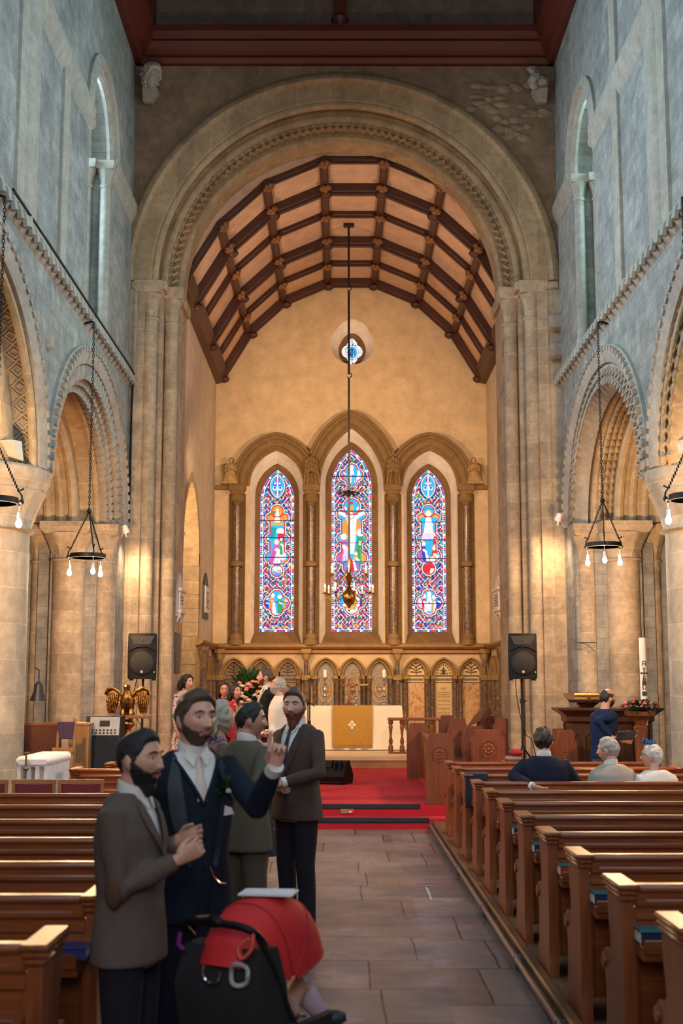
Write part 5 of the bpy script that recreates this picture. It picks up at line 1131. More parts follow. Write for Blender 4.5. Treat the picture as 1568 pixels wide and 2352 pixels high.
# ---- choir stalls (right side)
STALL = m_wood('stall_oak', (.15, .036, .012), (.27, .075, .026), .32, axis=2)
def roundel(mb, x, y, z, r):
    M = Tr(x, y, z) @ Matrix.Rotation(pi/2, 4, 'X'); mb.lathe([(.002, .0), (r*.9, .0), (r*.97, .010), (r, .010), (r*1.04, -.004)], n=28, M=M)
    for q in range(8): a = q*pi/4; mb.ell((x+r*.5*cos(a), y-.002, z+r*.5*sin(a)), (r*.22, .008, r*.22), 7, 5)
    mb.ell((x, y-.004, z), (r*.2, .01, r*.2), 8, 5)
def stall(u0, u1, vt, vb, Y, z0, L, lab, prof='end', seat=False, grp='choir stalls'):
    xa, xb = P(u0, vb, Y).x, P(u1, vb, Y).x; zt = P(u0, vt, Y).z; h = zt-z0; w = (xb-xa)/2
    e = thing('choir_stall', lab, 'choir stall', ((xa+xb)/2, Y, z0), 0, grp)
    mb = MB(); poly = [(-w, 0), (w, 0), (w, h*.86), (w*.80, h*.90), (w*.72, h*.985), (w*.6, h), (-w*.6, h), (-w*.72, h*.985), (-w*.80, h*.90), (-w, h*.86)]
    if prof == 'seat': poly = [(-w*2.1, 0), (w, 0), (w, h*.86), (w*.80, h*.90), (w*.72, h*.985), (w*.6, h), (-w*.6, h), (-w*.72, h*.985), (-w*.80, h*.90), (-w, h*.84), (-w*1.02, h*.46), (-w*1.2, h*.38), (-w*1.9, h*.37), (-w*2.1, h*.33)]
    mb.prism(poly, -.035, .035, 'y'); mb.prism([(a*.93, b*.985) for a, b in poly], -.042, .0, 'y'); en = mb.build('end_panel', STALL, e)
    mb = MB(); roundel(mb, 0, -.045, h*.70, w*.5); mb.build('roundel', STALL, en)
    mb = MB(); mb.box(w*.2, w*.34, .03, L, .05, h*.80, bev=.008); mb.box(w*.1, w*.44, .03, L, h*.78, h*.85, bev=.012)
    n = int(L/.22)
    for i in range(n+1): mb.box(w*.12, w*.36, .04+i*(L-.06)/n-.025, .04+i*(L-.06)/n+.025, .08, h*.80, bev=.006)
    mb.build('panelled_front', STALL, e)
    if seat: mb = MB(); mb.box(-w*1.6, w*.2, .03, L, h*.36, h*.40, bev=.01); mb.build('seat', STALL, e)
    if L > 1: mb = MB(); mb.prism([(a*.98, b) for a, b in poly], L, L+.06, 'y'); mb.build('end_panel', STALL, e)
stall(976, 1044, 1684, 1850, 16.98, .275, 4.6, 'oak choir desk end standing at the edge of the upper carpet step')
stall(1083, 1160, 1675, 1752, 18.3, .275, .8, 'oak choir stall end with roundel, left of the loudspeaker pole', 'seat', True)
stall(1062, 1118, 1668, 1748, 19.2, .275, 2.6, 'oak choir stall end just behind the roundel stall', 'seat', True)
stall(1030, 1075, 1650, 1745, 22.0, .275, 2.2, 'panelled oak stall back with tall end below the candle arcade')
stall(1133, 1172, 1650, 1745, 22.4, .275, 1.9, 'tall oak stall end against the right arch pier')
stall(1277, 1326, 1677, 1760, 16.75, .10, .7, 'oak stall end with roundel beside the pulpit'); stall(1263, 1300, 1673, 1758, 17.5, .275, .8, 'plain oak stall end half hidden beside the pulpit')
# folded lectern / bookrest leaning behind the stalls
e = thing('book_stand', 'dark carved wooden book stand above the choir stalls', 'book stand', (P(1098, 1640, 23.8).x, 23.8, .43)); mb = MB(); zz = P(1098, 1630, 23.8).z-.43
mb.tube([(0, 0, 0), (0, 0, zz-.2)], .03, 8); mb.lathe([(.16, 0), (.14, .04), (.05, .08)], n=12); mb.build('post', STALL, e)
mb = MB(); mb.prism([(-.22, zz-.30), (-.16, zz-.30), (.10, zz-.02), (.12, zz+.06), (.06, zz+.04), (-.08, zz-.10)], -.16, -.12, 'y'); mb.prism([(-.02, zz-.30), (.06, zz-.32), (.26, zz-.05), (.22, zz+.06), (.14, zz-.02)], .12, .16, 'y'); mb.prism([(-.18, zz-.30), (-.1, zz-.24), (.0, zz-.14), (.06, zz-.12), (.02, zz-.2)], -.14, .14, 'y'); mb.build('desk', STALL, e)
# cushions on the stalls
REDCU = m_plain('crimson_cushion', (.30, .012, .03), .9); PALEC = m_plain('tan_folded_cloth', (.30, .21, .17), .9)
p = P(1172, 1723, 17.6); mb = MB(); mb.box(-.07, .10, -.16, .16, .0, .09, M=Tr(p.x, 17.2, P(1178, 1740, 17.2).z+.02), bev=.04); tag(mb.build('cushion', REDCU), 'crimson cushion on the stall seat by loudspeaker pole', 'cushion')
p = P(1178, 1740, 17.2); mb = MB(); mb.box(-.10, .10, -.16, .16, .0, .06, M=Tr(p.x, 17.2, p.z-.04), bev=.03); tag(mb.build('folded_cloth', PALEC), 'tan folded cloth below the crimson cushion', 'cloth')
e = thing('bench', 'low oak bench carrying the crimson cushion and folded cloth', 'bench', (p.x, 17.2, .1)); mb = MB(); mb.box(-.16, .2, -.2, .2, p.z-.04-.13, p.z-.14, bev=.006); mb.build('seat', STALL, e)
for x_ in (-.13, .17): mb = MB(); mb.box(x_-.025, x_+.025, -.17, .17, 0, p.z-.165); mb.build('leg', STALL, e)
# ---- pulpit
PUL = m_wood('pulpit_oak', (.035, .014, .008), (.085, .034, .015), .3, axis=2)
PY = 18.4; px = P(1395, 1700, PY).x; e = thing('pulpit', 'dark carved oak pulpit against the right respond', 'pulpit', (px, PY, .275)); zt = P(1395, 1625, PY).z-.275; pr_ = .70
oct_ = lambda r, z: [(r*1.02*cos(pi/8+i*pi/4), r*sin(pi/8+i*pi/4), z) for i in range(8)]
mb = MB(); mb.loft([oct_(pr_*.92, .0), oct_(pr_*.92, .1), oct_(pr_*.86, .14), oct_(pr_*.86, zt-.22), oct_(pr_*.93, zt-.18), oct_(pr_*.93, zt-.12), oct_(pr_*1.02, zt-.07), oct_(pr_*1.12, zt-.03), oct_(pr_*1.12, zt)])
mb.build('body', PUL, e, smooth=False)
for i in range(8):
    a = i*pi/4; rr_ = pr_*.86*cos(pi/8); M = Rz(a+pi/2) @ Tr(0, -rr_, 0); mb = MB()
    if sin(a) > .5: continue
    h = zt-.30
    for s in (-.09, .09):
        m3p = lambda x_, z_, d_: tuple(M @ Vector((x_, d_, z_)))
        pth = lancet_path(s, .075, h-.16, .12, .30, 8); sweep2d(mb, pth, [(0, 0), (0, -.02), (.018, -.02), (.018, 0)], m3p)
        for q in (-.034, .034): sweep2d(mb, lancet_path(s+q, .034, h-.22, .05, .30, 5), [(0, 0), (0, -.014), (.008, -.014), (.008, 0)], m3p)
        mb.lathe([(.018, 0), (.02, .01), (.026, .01), (.026, 0)], n=10, M=M @ Tr(s, 0, h-.13) @ Matrix.Rotation(pi/2, 4, 'X'))
    mb.box(-.19, .19, -.014, .0, .14, .26, M=M)
    for s in (-1, 1): mb.tube([tuple(M @ Vector((s*.21, -.012, .12))), tuple(M @ Vector((s*.21, -.012, zt-.22)))], .022, 6)
    mb.build('tracery_panel', m_wood('pulpit_panel_oak', (.05, .02, .010), (.12, .05, .022), .35, axis=2), e)
dx = P(1352, 1615, PY-.2).x-px; zd = P(1350, 1610, PY-.2).z-.275
mb = MB(); mb.prism([(-.26, zd+.05), (.10, zd-.02), (.10, zd-.06), (-.06, zt), (-.14, zt), (-.26, zd-.0)], dx-.02, dx+.02, 'x'); mb.loft([[(dx-.28, -.22, zd-.02), (dx+.28, -.22, zd-.02), (dx+.28, .18, zd+.07), (dx-.28, .18, zd+.07)], [(dx-.30, -.24, zd+.02), (dx+.30, -.24, zd+.02), (dx+.30, .18, zd+.11), (dx-.30, .18, zd+.11)]]); mb.loft([[(dx-.08, -.1, zt), (dx+.08, -.1, zt), (dx+.08, .1, zt), (dx-.08, .1, zt)], [(dx-.18, -.16, zd), (dx+.18, -.16, zd), (dx+.18, .14, zd+.04), (dx-.18, .14, zd+.04)]]); mb.build('book_desk', PUL, e)
zl = P(1347, 1596, PY-.2).z-.275
mb = MB(); mb.tube([(dx, .12, zd+.08), (dx, .14, zl+.02), (dx, .0, zl+.03)], .010, 6); mb.tube([(dx-.175, -.02, zl), (dx+.175, -.02, zl)], .028, 12); mb.ell((dx, -.02, zl+.03), .022, 8, 6); mb.build('reading_lamp', GOLD, e)
# ---- flower pedestal, flowers and paschal candle
FY = 16.3; fx = P(1470, 1650, FY).x; zt = P(1470, 1634, FY).z
e = thing('flower_pedestal', 'turned wooden flower pedestal beside the pulpit', 'pedestal', (fx, FY, .1)); zz = zt-.1
mb = MB(); mb.lathe([(.19, 0), (.19, .05), (.10, .10), (.075, .16), (.085, .5), (.065, .6), (.08, zz-.30), (.095, zz-.2), (.06, zz-.17), (.10, zz-.09), (.19, zz-.05), (.20, zz)], n=24); mb.build('post', m_wood('pedestal_oak', (.16, .05, .018), (.27, .095, .035), .35, axis=2), e)
LEAF = m_plain('green_leaves', (.025, .075, .02), .5, var=.5, scale=20)
def leafy(mb, c, r, n, rr, zs=1.0, size=.07):
    for i in range(n):
        a = rr.uniform(0, 2*pi); b = rr.uniform(-.2, 1.2); d = Vector((cos(a)*cos(b), sin(a)*cos(b), sin(b)*zs)); p0 = Vector(c)+d*r*rr.uniform(.5, .9); p1 = p0+d*size+Vector((0, 0, rr.uniform(-.02, .03))); w = d.cross(Vector((0, 0, 1)));
        if w.length < .1: w = Vector((1, 0, 0))
        w = w.normalized()*size*.28; mid = p0.lerp(p1, .5)+Vector((0, 0, .012))
        mb.add([tuple(p0), tuple(mid+w), tuple(p1), tuple(mid-w), tuple(mid-Vector((0, 0, .006)))], [(0, 1, 4), (1, 2, 4), (2, 3, 4), (3, 0, 4)])
def bloom(mb, c, r, rr):
    for L, n, k in ((1.0, 7, .0), (.7, 6, .4), (.42, 5, .8)):
        for i in range(n):
            a = 2*pi*i/n+k; mb.ell((c[0]+r*.45*L*cos(a), c[1]+r*.45*L*sin(a)*.8, c[2]+r*.3*(1-L)+rr.uniform(-.1, .1)*r), (r*.42*L+.1*r, r*.42*L+.1*r, r*.42), 7, 5)
FLW = {k: m_plain('petals_'+k, c, .7, var=.15) for k, c in dict(pink=(.72, .16, .22), red=(.50, .02, .04), cream=(.78, .66, .48), peach=(.74, .30, .16)).items()}
e = thing('flower_arrangement', 'low arrangement of pink and red roses on the wooden pedestal', 'flowers', (fx, FY, zt)); rr = random.Random(4)
mb = MB(); mb.lathe([(.10, 0), (.13, .05), (.12, .055), (.01, .05)], n=18); mb.build('bowl', BLACK, e)
mb = MB(); leafy(mb, (0, 0, .02), .26, 260, rr, .45, .075); tag(mb.build('foliage', LEAF, e), kind='stuff')
for i in range(22):
    a = rr.uniform(pi*.9, 2.1*pi); d = rr.uniform(.05, .20); mb = MB(); bloom(mb, (cos(a)*d*1.15, sin(a)*d*.9-.02, .10-d*.25+rr.uniform(0, .05)), .032, rr); mb.build('rose', FLW[rr.choice(['pink', 'pink', 'pink', 'red', 'red'])], e)
CY = 16.75; c0 = P(1480, 1650, CY); ct = P(1465, 1465, CY); zb0 = zt-.02; cbx = c0.x
e = thing('paschal_candle', 'tall white paschal candle with painted cross, behind the rose arrangement', 'candle', (cbx, CY, .1))
hc = ct.z-.1; mb = MB(); mb.lathe([(.16, 0), (.16, .04), (.05, .08), (.035, .5), (.035, zb0-.35), (.06, zb0-.3), (.05, zb0-.27)], n=18); mb.build('candle_stand', PUL, e)
mb = MB(); mb.lathe([(.043, zb0-.28), (.043, hc-.01), (.04, hc), (.005, hc-.012)], n=22); mb.build('candle', WAX, e)
def zc_(v): return P(1475, v, CY).z-.1
mb = MB(); yy = -.046
def bar(x0, z0, x1, z1, w=.005): mb.tube([(x0, yy, z0), (x1, yy, z1)], w, 5)
za = zc_(1524)                       # alpha (drawn like an A), omega, date block
bar(-.022, za-.035, -.018, za+.025); bar(.022, za-.035, .018, za+.025); bar(-.02, za+.03, .02, za+.03); bar(-.02, za-.005, .02, za-.005)
zo = zc_(1578); mb.tube([(-.026, yy, zo-.03), (-.012, yy, zo-.03), (-.022, yy, zo), (-.018, yy, zo+.022), (0, yy, zo+.032), (.018, yy, zo+.022), (.022, yy, zo), (.012, yy, zo-.03), (.026, yy, zo-.03)], .006, 5)
mb.box(-.03, .03, yy-.004, yy+.008, zc_(1598), zc_(1588)); zk = zc_(1546); mb.box(-.048, .048, yy-.006, yy+.008, zk-.008, zk+.008, bev=.003)
for q in (-1, 1): mb.prism([(q*.05, zk), (q*.035, zk+.018), (q*.035, zk-.018)], yy-.006, yy+.004, 'y')
mb.prism([(-.03, zc_(1572)), (.03, zc_(1572)), (.006, zk), (-.006, zk)], yy-.003, yy+.006, 'y'); mb.prism([(-.014, zc_(1534)), (.014, zc_(1534)), (.004, zk), (-.004, zk)], yy-.003, yy+.006, 'y'); mb.build('painted_emblem', INK, e)
mb = MB(); yy = -.050
for v in (1538, 1550, 1556, 1562): mb.prism([(-.010, zc_(v)-.008), (.010, zc_(v)-.008), (0, zc_(v)+.012)], yy-.002, yy+.002, 'y')
mb.build('gold_emblem', GILT, e)
# ---- big flower arrangement by the singers
fy = 21.6; p = P(572, 1600, fy); e = thing('flower_pedestal', 'slim pedestal below the tall cream and peach flowers', 'pedestal', (p.x, fy, .275)); mb = MB(); mb.lathe([(.15, 0), (.15, .04), (.04, .08), (.03, .7), (.12, .78), (.13, .80)], n=16); mb.build('post', PUL, e)
e = thing('flower_arrangement', 'tall arrangement of cream and peach roses with green leaves before the left arcade', 'flowers', (p.x, fy, 1.08)); rr = random.Random(9)
mb = MB(); mb.lathe([(.08, 0), (.12, .12), (.10, .14), (.01, .12)], n=16); mb.build('vase', SILVER, e)
mb = MB(); zc0 = P(572, 1605, fy).z-1.08; leafy(mb, (0, 0, zc0), .36, 420, rr, 1.3, .12); leafy(mb, (0, 0, zc0-.12), .3, 200, rr, .7, .12); leafy(mb, (-.05, 0, zc0+.14), .22, 40, rr, 1.3, .13); mb.ell((0, 0, zc0-.05), (.22, .15, .25), 10, 7); tag(mb.build('foliage', LEAF, e), kind='stuff')
for i in range(80):
    x_ = rr.uniform(-.30, .32); z_ = rr.uniform(-.28, .30); mb = MB()
    if x_*x_/.1+z_*z_/.09 > 1.05: continue
    bloom(mb, (x_, -.38+1.2*(x_*x_+z_*z_), zc0+z_), .045, rr); mb.build('rose', FLW[rr.choice(['cream', 'cream', 'peach', 'pink', 'cream', 'peach'])], e)
# ---- golden eagle lectern
EY = 16.4; p = P(292, 1645, EY); e = thing('eagle_lectern', 'golden brass eagle lectern with spread wings', 'lectern', (p.x, EY, .0)); zb0 = P(292, 1648, EY).z; z1 = P(292, 1572, EY).z; H_ = z1-zb0
BRASS = m_plain('aged_eagle_brass', (.40, .19, .05), .24, 1.0, var=.5, scale=26, bump=.8, bscale=30)
mb = MB(); mb.loft([[(rx*cos(a*pi/8), oy+ry*sin(a*pi/8), zb0+k*H_) for a in range(16)] for rx, ry, oy, k in ((.03, .03, .02, .02), (.075, .06, .02, .10), (.085, .07, .0, .30), (.095, .08, -.02, .50), (.075, .07, -.03, .66), (.045, .05, -.04, .78), (.04, .05, -.05, .86), (.046, .06, -.06, .93), (.03, .04, -.05, .985), (.006, .01, -.05, 1.0))])
mb.tube([(0, -.10, zb0+.92*H_), (0, -.135, zb0+.90*H_), (0, -.14, zb0+.86*H_)], [.024, .016, .004], 8)
for s in (-1, 1): mb.ell((s*.05, -.02, zb0+.10*H_), (.04, .05, .09), 10, 7); mb.ell((s*.035, -.095, zb0+.94*H_), .009, 6, 4); mb.tube([(s*.05, -.02, zb0+.02), (s*.05, -.05, zb0-.04), (s*.05, -.10, zb0-.05)], .018, 6)
mb.build('body', BRASS, e)
for s in (-1, 1):
    mb = MB()
    out = [(.06, .62), (.12, .80), (.19, .88), (.25, .83), (.275, .70), (.27, .5), (.25, .30), (.235, .10), (.20, .02), (.17, .06), (.15, .22), (.12, .36), (.08, .42)]
    mb.loft([[(s*x_, .02+d+.3*(x_-.1)**2, zb0+k*H_) for x_, k in out] for d in (-.018, .018)])
    for i in range(6):
        f = i/5; mb.tube([(s*(.12+.12*f), -.01, zb0+(.78-.05*f)*H_), (s*(.135+.12*f), -.012, zb0+.45*H_), (s*(.165+.075*f), .0, zb0+(.12+.02*f)*H_)], [.016, .014, .006], 6)
    mb.tube([(s*.06, -.01, zb0+.64*H_), (s*.12, -.02, zb0+.81*H_), (s*.19, -.02, zb0+.89*H_), (s*.25, -.015, zb0+.84*H_), (s*.277, 0, zb0+.70*H_)], .022, 7); mb.build('wing', BRASS, e)
mb = MB(); mb.ell((0, .0, zb0-.08), (.10, .10, .06), 14, 8); mb.lathe([(.30, 0), (.30, .06), (.2, .12), (.08, .2), (.05, .4), (.09, .6), (.05, .7), (.05, zb0-.15), (.09, zb0-.1)], n=20); mb.build('stand', BRASS, e)
mb = MB(); mb.box(-.02, .30, -.08, .08, zb0-.01, zb0+.03, bev=.008); mb.build('book_rest', m_wood('rest_wood', (.25, .1, .03), (.38, .17, .06), .4), e)
# ---- sound desk, box, wooden panels, chair
p = P(236, 1728, 15.9); mb = MB(); mb.box(-.20, .24, -.25, .25, .1, P(236, 1690, 15.9).z, M=Tr(p.x, 15.9, 0), bev=.01); tag(mb.build('equipment_box', m_plain('dark_navy_cloth', (.008, .011, .018), .8)), 'dark cloth-covered equipment box below the eagle', 'box'); zt = P(236, 1690, 15.9).z
e = thing('audio_mixer', 'grey audio mixer standing on the dark equipment box', 'audio mixer', (p.x+.04, 15.85, zt)); GREY = m_plain('mixer_grey', (.36, .35, .33), .5)
mb = MB(); mb.prism([(-.16, 0), (.2, 0), (.2, .24), (-.10, .24)], -.22, .20, 'x'); mb.build('case', BLACK, e)
mb = MB(); M = Tr(0, -.165, .0) @ Matrix.Rotation(-.24, 4, 'X'); mb.box(-.17, .19, -.012, .0, .01, .235, M=M, bev=.004); mb.build('front_panel', GREY, e)
mb = MB(); mb.box(-.05, .07, -.018, -.01, .12, .19, M=M); 
for i in range(7):
    for z_ in (.04, .075): mb.lathe([(.010, 0), (.009, .02), (.001, .021)], n=8, M=M @ Tr(-.13+i*.045, -.012, z_) @ Matrix.Rotation(pi/2, 4, 'X'))
mb.build('controls', BLACK, e)
LOAK = m_wood('light_oak', (.26, .12, .035), (.40, .20, .07), .45, axis=2)
p = P(185, 1720, 15.6); zt = P(185, 1662, 15.6).z
e = thing('oak_cupboard', 'light oak cupboard beside the folded chair', 'cupboard', (p.x, 15.75, 0)); mb = MB(); mb.box(-.12, .12, -.3, .3, .1, zt, bev=.01); mb.build('body', LOAK, e); mb = MB(); mb.box(-.13, .13, -.31, .31, zt-.02, zt+.01, bev=.005); mb.build('top', LOAK, e)
p = P(96, 1720, 15.9); zt = P(96, 1662, 15.9).z; e = thing('wooden_screen', 'dark red-brown wooden screen behind the radiator', 'screen', (p.x, 15.95, 0)); mb = MB(); mb.box(-.36, .22, 0, .04, .05, zt, bev=.006); mb.build('board', m_wood('screen_wood', (.10, .028, .010), (.16, .045, .016), .4, axis=2), e); mb = MB(); mb.box(-.37, .23, -.01, .05, zt-.03, zt+.01, bev=.006); mb.build('top_rail', m_wood('screen_wood_rail', (.2, .07, .02), (.28, .1, .03), .4), e)
p = P(148, 1720, 15.1); e = thing('wooden_chair', 'folded light wooden chair with purple backrest, by the oak cupboard', 'chair', (p.x, 15.1, .1)); zt = P(140, 1650, 15.1).z-.1
for x_, a in ((-.10, -.04), (.11, .02)):
    mb = MB(); mb.tube([(x_+a, -.10, 0), (x_, .0, zt*.55), (x_-a*.5, .05, zt)], .018, 8); mb.build('leg', LOAK, e)
    mb = MB(); mb.tube([(x_*.9, .12, 0), (x_*.9, -.02, zt*.72)], .016, 8); mb.build('leg', LOAK, e)
mb = MB(); mb.box(-.10, .11, .02, .05, zt*.82, zt*.97, bev=.01); mb.build('backrest', m_plain('purple_pad', (.06, .025, .06), .8), e); mb = MB(); mb.box(-.11, .12, -.1, -.06, zt*.42, zt*.75, bev=.01); mb.box(-.12, .13, -.12, -.06, zt*.70, zt*.75, bev=.006); mb.build('seat', LOAK, e)
# hanging bell on the aisle side
p = P(74, 1590, 14.6); e = thing('hanging_bell', 'small dark bell hanging beside the left round column', 'bell', (p.x, 14.9, p.z)); mb = MB(); mb.lathe([(.10, -.10), (.095, -.08), (.06, .0), (.05, .08), (.02, .12)], n=16); mb.tube([(0, 0, .1), (0, 0, .25), (-.05, .0, .28)], .008, 6); mb.build('bell', IRON, e)
# ---- white radiator
WHT = m_plain('white_enamel', (.74, .70, .66), .35, var=.04)
e = thing('radiator', 'white cast-iron column radiator in front of the left round column', 'radiator', (-3.14, 13.35, 0)); zt = P(100, 1738, 13.3).z
for i in range(13):
    mb = MB(); y = i*.085
    for q in range(4):
        x_ = -.135+q*.09; mb.tube([(x_, y, .12), (x_, y, zt-.06)], .026, 8)
    mb.box(-.175, .175, y-.036, y+.036, zt-.11, zt-.0, bev=.03); mb.box(-.175, .175, y-.036, y+.036, .06, .14, bev=.03)
    mb.build('section', WHT, e)
mb = MB(); mb.tube([(-.06, -.06, zt-.35), (-.06, -.06, zt+.04)], .010, 8); mb.lathe([(.02, .02), (.03, .04), (.02, .06)], (-.06, -.06, zt-.16), 10); mb.tube([(-.095, -.06, zt+.04), (-.025, -.06, zt+.04)], .007, 6); mb.build('valve', m_plain('brass_valve', (.25, .16, .08), .4, .8), e)

# ---- small fittings on the walls
p = P(109, 785, 1.0); k_ = LX/p.x; e = thing('carved_boss', 'small carved round boss on the left wall between the two arches', 'boss', (LX, k_, CAM_H+(p.z-CAM_H)*k_)); mb = MB(); M = Matrix.Rotation(pi/2, 4, 'Y'); mb.lathe([(.002, .07), (.05, .075), (.10, .05), (.13, .0)], n=24, rad=lambda r, z, a: r*(1+.08*cos(a*8)), M=M); mb.build('boss', BILLET, e)
cable([(LX+.10, 13.2, 7.10), (LX+.09, 15.0, 7.12), (LX+.10, 17.2, 7.10), (LX+.09, 19.3, 7.12), (LX+.10, 21.2, 7.10), (LX+.08, 21.44, 7.02), (LX+.06, 21.46, 6.4), (LX+.06, 21.46, 5.2), (LX+.06, 21.46, 4.5)], .016, 'dark cable run along the left string course and down the pier')
for y, z in ((21.42, 7.85), (21.42, 7.35)): mb = MB(); mb.loft([[(RX-.22, y-.02, z), (RX, y-.02, z), (RX, y+.1, z), (RX-.22, y+.1, z)], [(RX-.20, y-.10, z+.06), (RX, y-.10, z+.06), (RX, y+.1, z+.06), (RX-.20, y+.1, z+.06)], [(RX-.20, y-.10, z+.26), (RX, y-.10, z+.26), (RX, y+.1, z+.26), (RX-.20, y+.1, z+.26)]]); tag(mb.build('stone_corbel', BILLET), 'carved stone corbel block on the right pier, %s of the two' % ('upper' if z > 7.5 else 'lower'), 'corbel')
p = P(1345, 1476, 20.3); e = thing('iron_bracket', 'thin rusty iron bracket on the right respond shaft', 'bracket', (p.x, 20.3, p.z)); mb = MB(); mb.tube([(-.17, -.02, 0), (.17, -.02, 0)], .008, 6); mb.tube([(-.12, -.02, 0), (.02, -.02, -.03), (.13, -.02, -.14)], .005, 5); mb.build('rod', IRON, e)
# ================================================================== PEWS
PEW = m_wood('pew_pine', (.15, .034, .008), (.31, .085, .019), .36, axis=0)
PEWZ = m_wood('pew_end_pine', (.16, .038, .010), (.31, .085, .021), .36, axis=2)
PLAT = m_wood('pew_platform_boards', (.10, .045, .02), (.17, .08, .035), .6, axis=1)
def bez(pts, n=6):
    V = [Vector(p) for p in pts]; out = []
    for i in range(len(V)-1):
        p0, p1, p2, p3 = V[max(i-1, 0)], V[i], V[i+1], V[min(i+2, len(V)-1)]
        for q in range(n):
            s = q/n; out.append(tuple(.5*((2*p1)+(p2-p0)*s+(2*p0-5*p1+4*p2-p3)*s*s+(3*p1-p0-3*p2+p3)*s**3)))
    out.append(tuple(V[-1])); return out
END = [(-.03, 0), (-.03, .10), (-.02, .14), (-.035, .30), (-.03, .78), (.27, .78), (.27, .70)]+bez([(.265, .66), (.23, .56), (.25, .50)], 4)+bez([(.27, .475), (.33, .50), (.385, .475), (.39, .42), (.36, .37)], 5)+bez([(.345, .32), (.36, .18), (.40, .10)], 4)+[(.40, 0)]
def pew(sg, L, name, label, group):
    e = thing(name, label, 'pew', (0, 0, 0), 0, group); X = lambda x: sg*x
    def bx(mb, x0, x1, *r, **k): mb.box(X(x0), X(x1), *r, **k)
    for x in (0.0, L):
        mb = MB(); mb.prism(END, X(x), X(x+.055), 'x'); en = mb.build('end_panel', PEWZ, e)
        mb = MB()
        for z, d, h in ((.765, .012, .024), (.790, .022, .022), (.813, .030, .024)): bx(mb, x-d*.8, x+.055+d*.8, -.04-d, .275+d, z, z+h, bev=.009)
        mb.build('end_cap', PEWZ, en)
        if x == 0:
            mb = MB(); mb.tube([(X(-.012), .36, .44), (X(.067), .36, .44)], .034, 12); mb.build('arm_scroll', PEWZ, en)
    mb = MB(); bx(mb, .055, L, -.012, .012, .12, .70)
    n = int(L/.42)
    for i in range(n+1): bx(mb, .055+i*(L-.06)/n-.02, .055+i*(L-.06)/n+.02, -.02, .02, .12, .70, bev=.006)
    mb.build('back', PEW, e)
    mb = MB(); bx(mb, .055, L, -.045, .04, .795, .835, bev=.016); bx(mb, .055, L, -.03, .025, .775, .797); bx(mb, .055, L, -.04, .02, .735, .778, bev=.014); bx(mb, .055, L, -.026, .02, .68, .737, bev=.006); mb.build('top_rail', PEW, e)
    mb = MB(); bx(mb, .055, L, -.20, -.01, .575, .60, bev=.006); bx(mb, .055, L, -.205, -.19, .57, .63, bev=.005); bx(mb, .055, L, -.19, -.02, .54, .576); mb.build('book_shelf', PEW, e)
    mb = MB(); bx(mb, .055, L, .0, .40, .395, .425, bev=.008); bx(mb, .055, L, .35, .37, .1, .395); mb.build('seat', PEW, e)
    return e
VR = [1750, 1762.7, 1778, 1796, 1815, 1841, 1873, 1911.6, 1961, 2028, 2123]
YR_ = [G(1200, v, .935).y for v in VR]; a_ = np.polyfit(range(len(YR_)), YR_, 1); PYR = [float(np.polyval(a_, i)) for i in range(len(YR_))]
ordw = ['first', 'second', 'third', 'fourth', 'fifth', 'sixth', 'seventh', 'eighth', 'ninth', 'tenth', 'eleventh']
PX_R, PX_L = 1.235, -1.0
base = pew(1, 2.35, 'pew', 'reddish pine pew, first and nearest the carpet steps on the right of the aisle', 'pews right of the aisle')
base.location = (PX_R, PYR[0], .1)
for i in range(1, len(PYR)): clone(base, (PX_R, PYR[i], .1), 0, 'reddish pine pew, %s from the carpet steps on the right of the aisle' % ordw[i])
VL = [1823, 1848, 1880, 1923, 1978, 2055, 2164]; YL_ = [G(300, v, .935).y for v in VL]; a_ = np.polyfit(range(len(YL_)), YL_, 1); PYL = [float(np.polyval(a_, i)) for i in range(len(YL_)+1)]
base = pew(-1, 2.45, 'pew', 'reddish pine pew, first behind the red-backed chairs on the left of the aisle', 'pews left of the aisle')
base.location = (PX_L, PYL[0], .1)
for i in range(1, len(PYL)): clone(base, (PX_L, PYL[i], .1), 0, 'reddish pine pew, %s behind the red-backed chairs on the left of the aisle' % ordw[i])
b2 = pew(-1, 1.42, 'pew', 'short pine pew beside the radiator on the left, nearer the cupboard', 'short pews by the radiator'); b2.location = (-1.15, 14.7, .1)
b3 = clone(b2, (-1.35, 13.75, .1), 0, 'short pine pew beside the radiator on the left, nearer the red-backed chairs')
# platforms, kerb and heating pipe
for nm, x0, x1 in (('right', 1.20, 3.8), ('left', -3.6, -.96)):
    mb = MB(); mb.box(x0, x1, -4, 16.55, -.02, .10); struct(mb, 'floor_pew_platform_'+nm, PLAT)
KERB = m_wood('kerb_board', (.10, .04, .018), (.17, .075, .035), .5, axis=1)
mb = MB(); mb.box(1.165, 1.235, 1.5, 16.55, -.01, .115, bev=.012); struct(mb, 'baseboard_right', KERB)
mb = MB(); mb.box(-1.0, -.93, 1.5, 16.55, -.01, .115, bev=.012); struct(mb, 'baseboard_left', KERB)
PIPE = m_plain('painted_steel_pipe', (.20, .18, .18), .3, .7, var=.2)
e = thing('heating_pipe', 'grey heating pipe running along the kerb right of the aisle', 'pipe', (1.13, 0, 0)); mb = MB(); mb.tube([(0, 1.5, .07), (0, 16.4, .07)], .022, 10); mb.build('pipe', PIPE, e)
mb = MB()
for y in (3.2, 4.6, 5.6, 6.9, 8.5, 10.4, 12.6, 15): mb.tube([(0, y-.025, .07), (0, y+.025, .07)], .030, 10); mb.box(-.01, .035, y-.012, y+.012, .0, .09)
mb.build('bracket', PIPE, e)
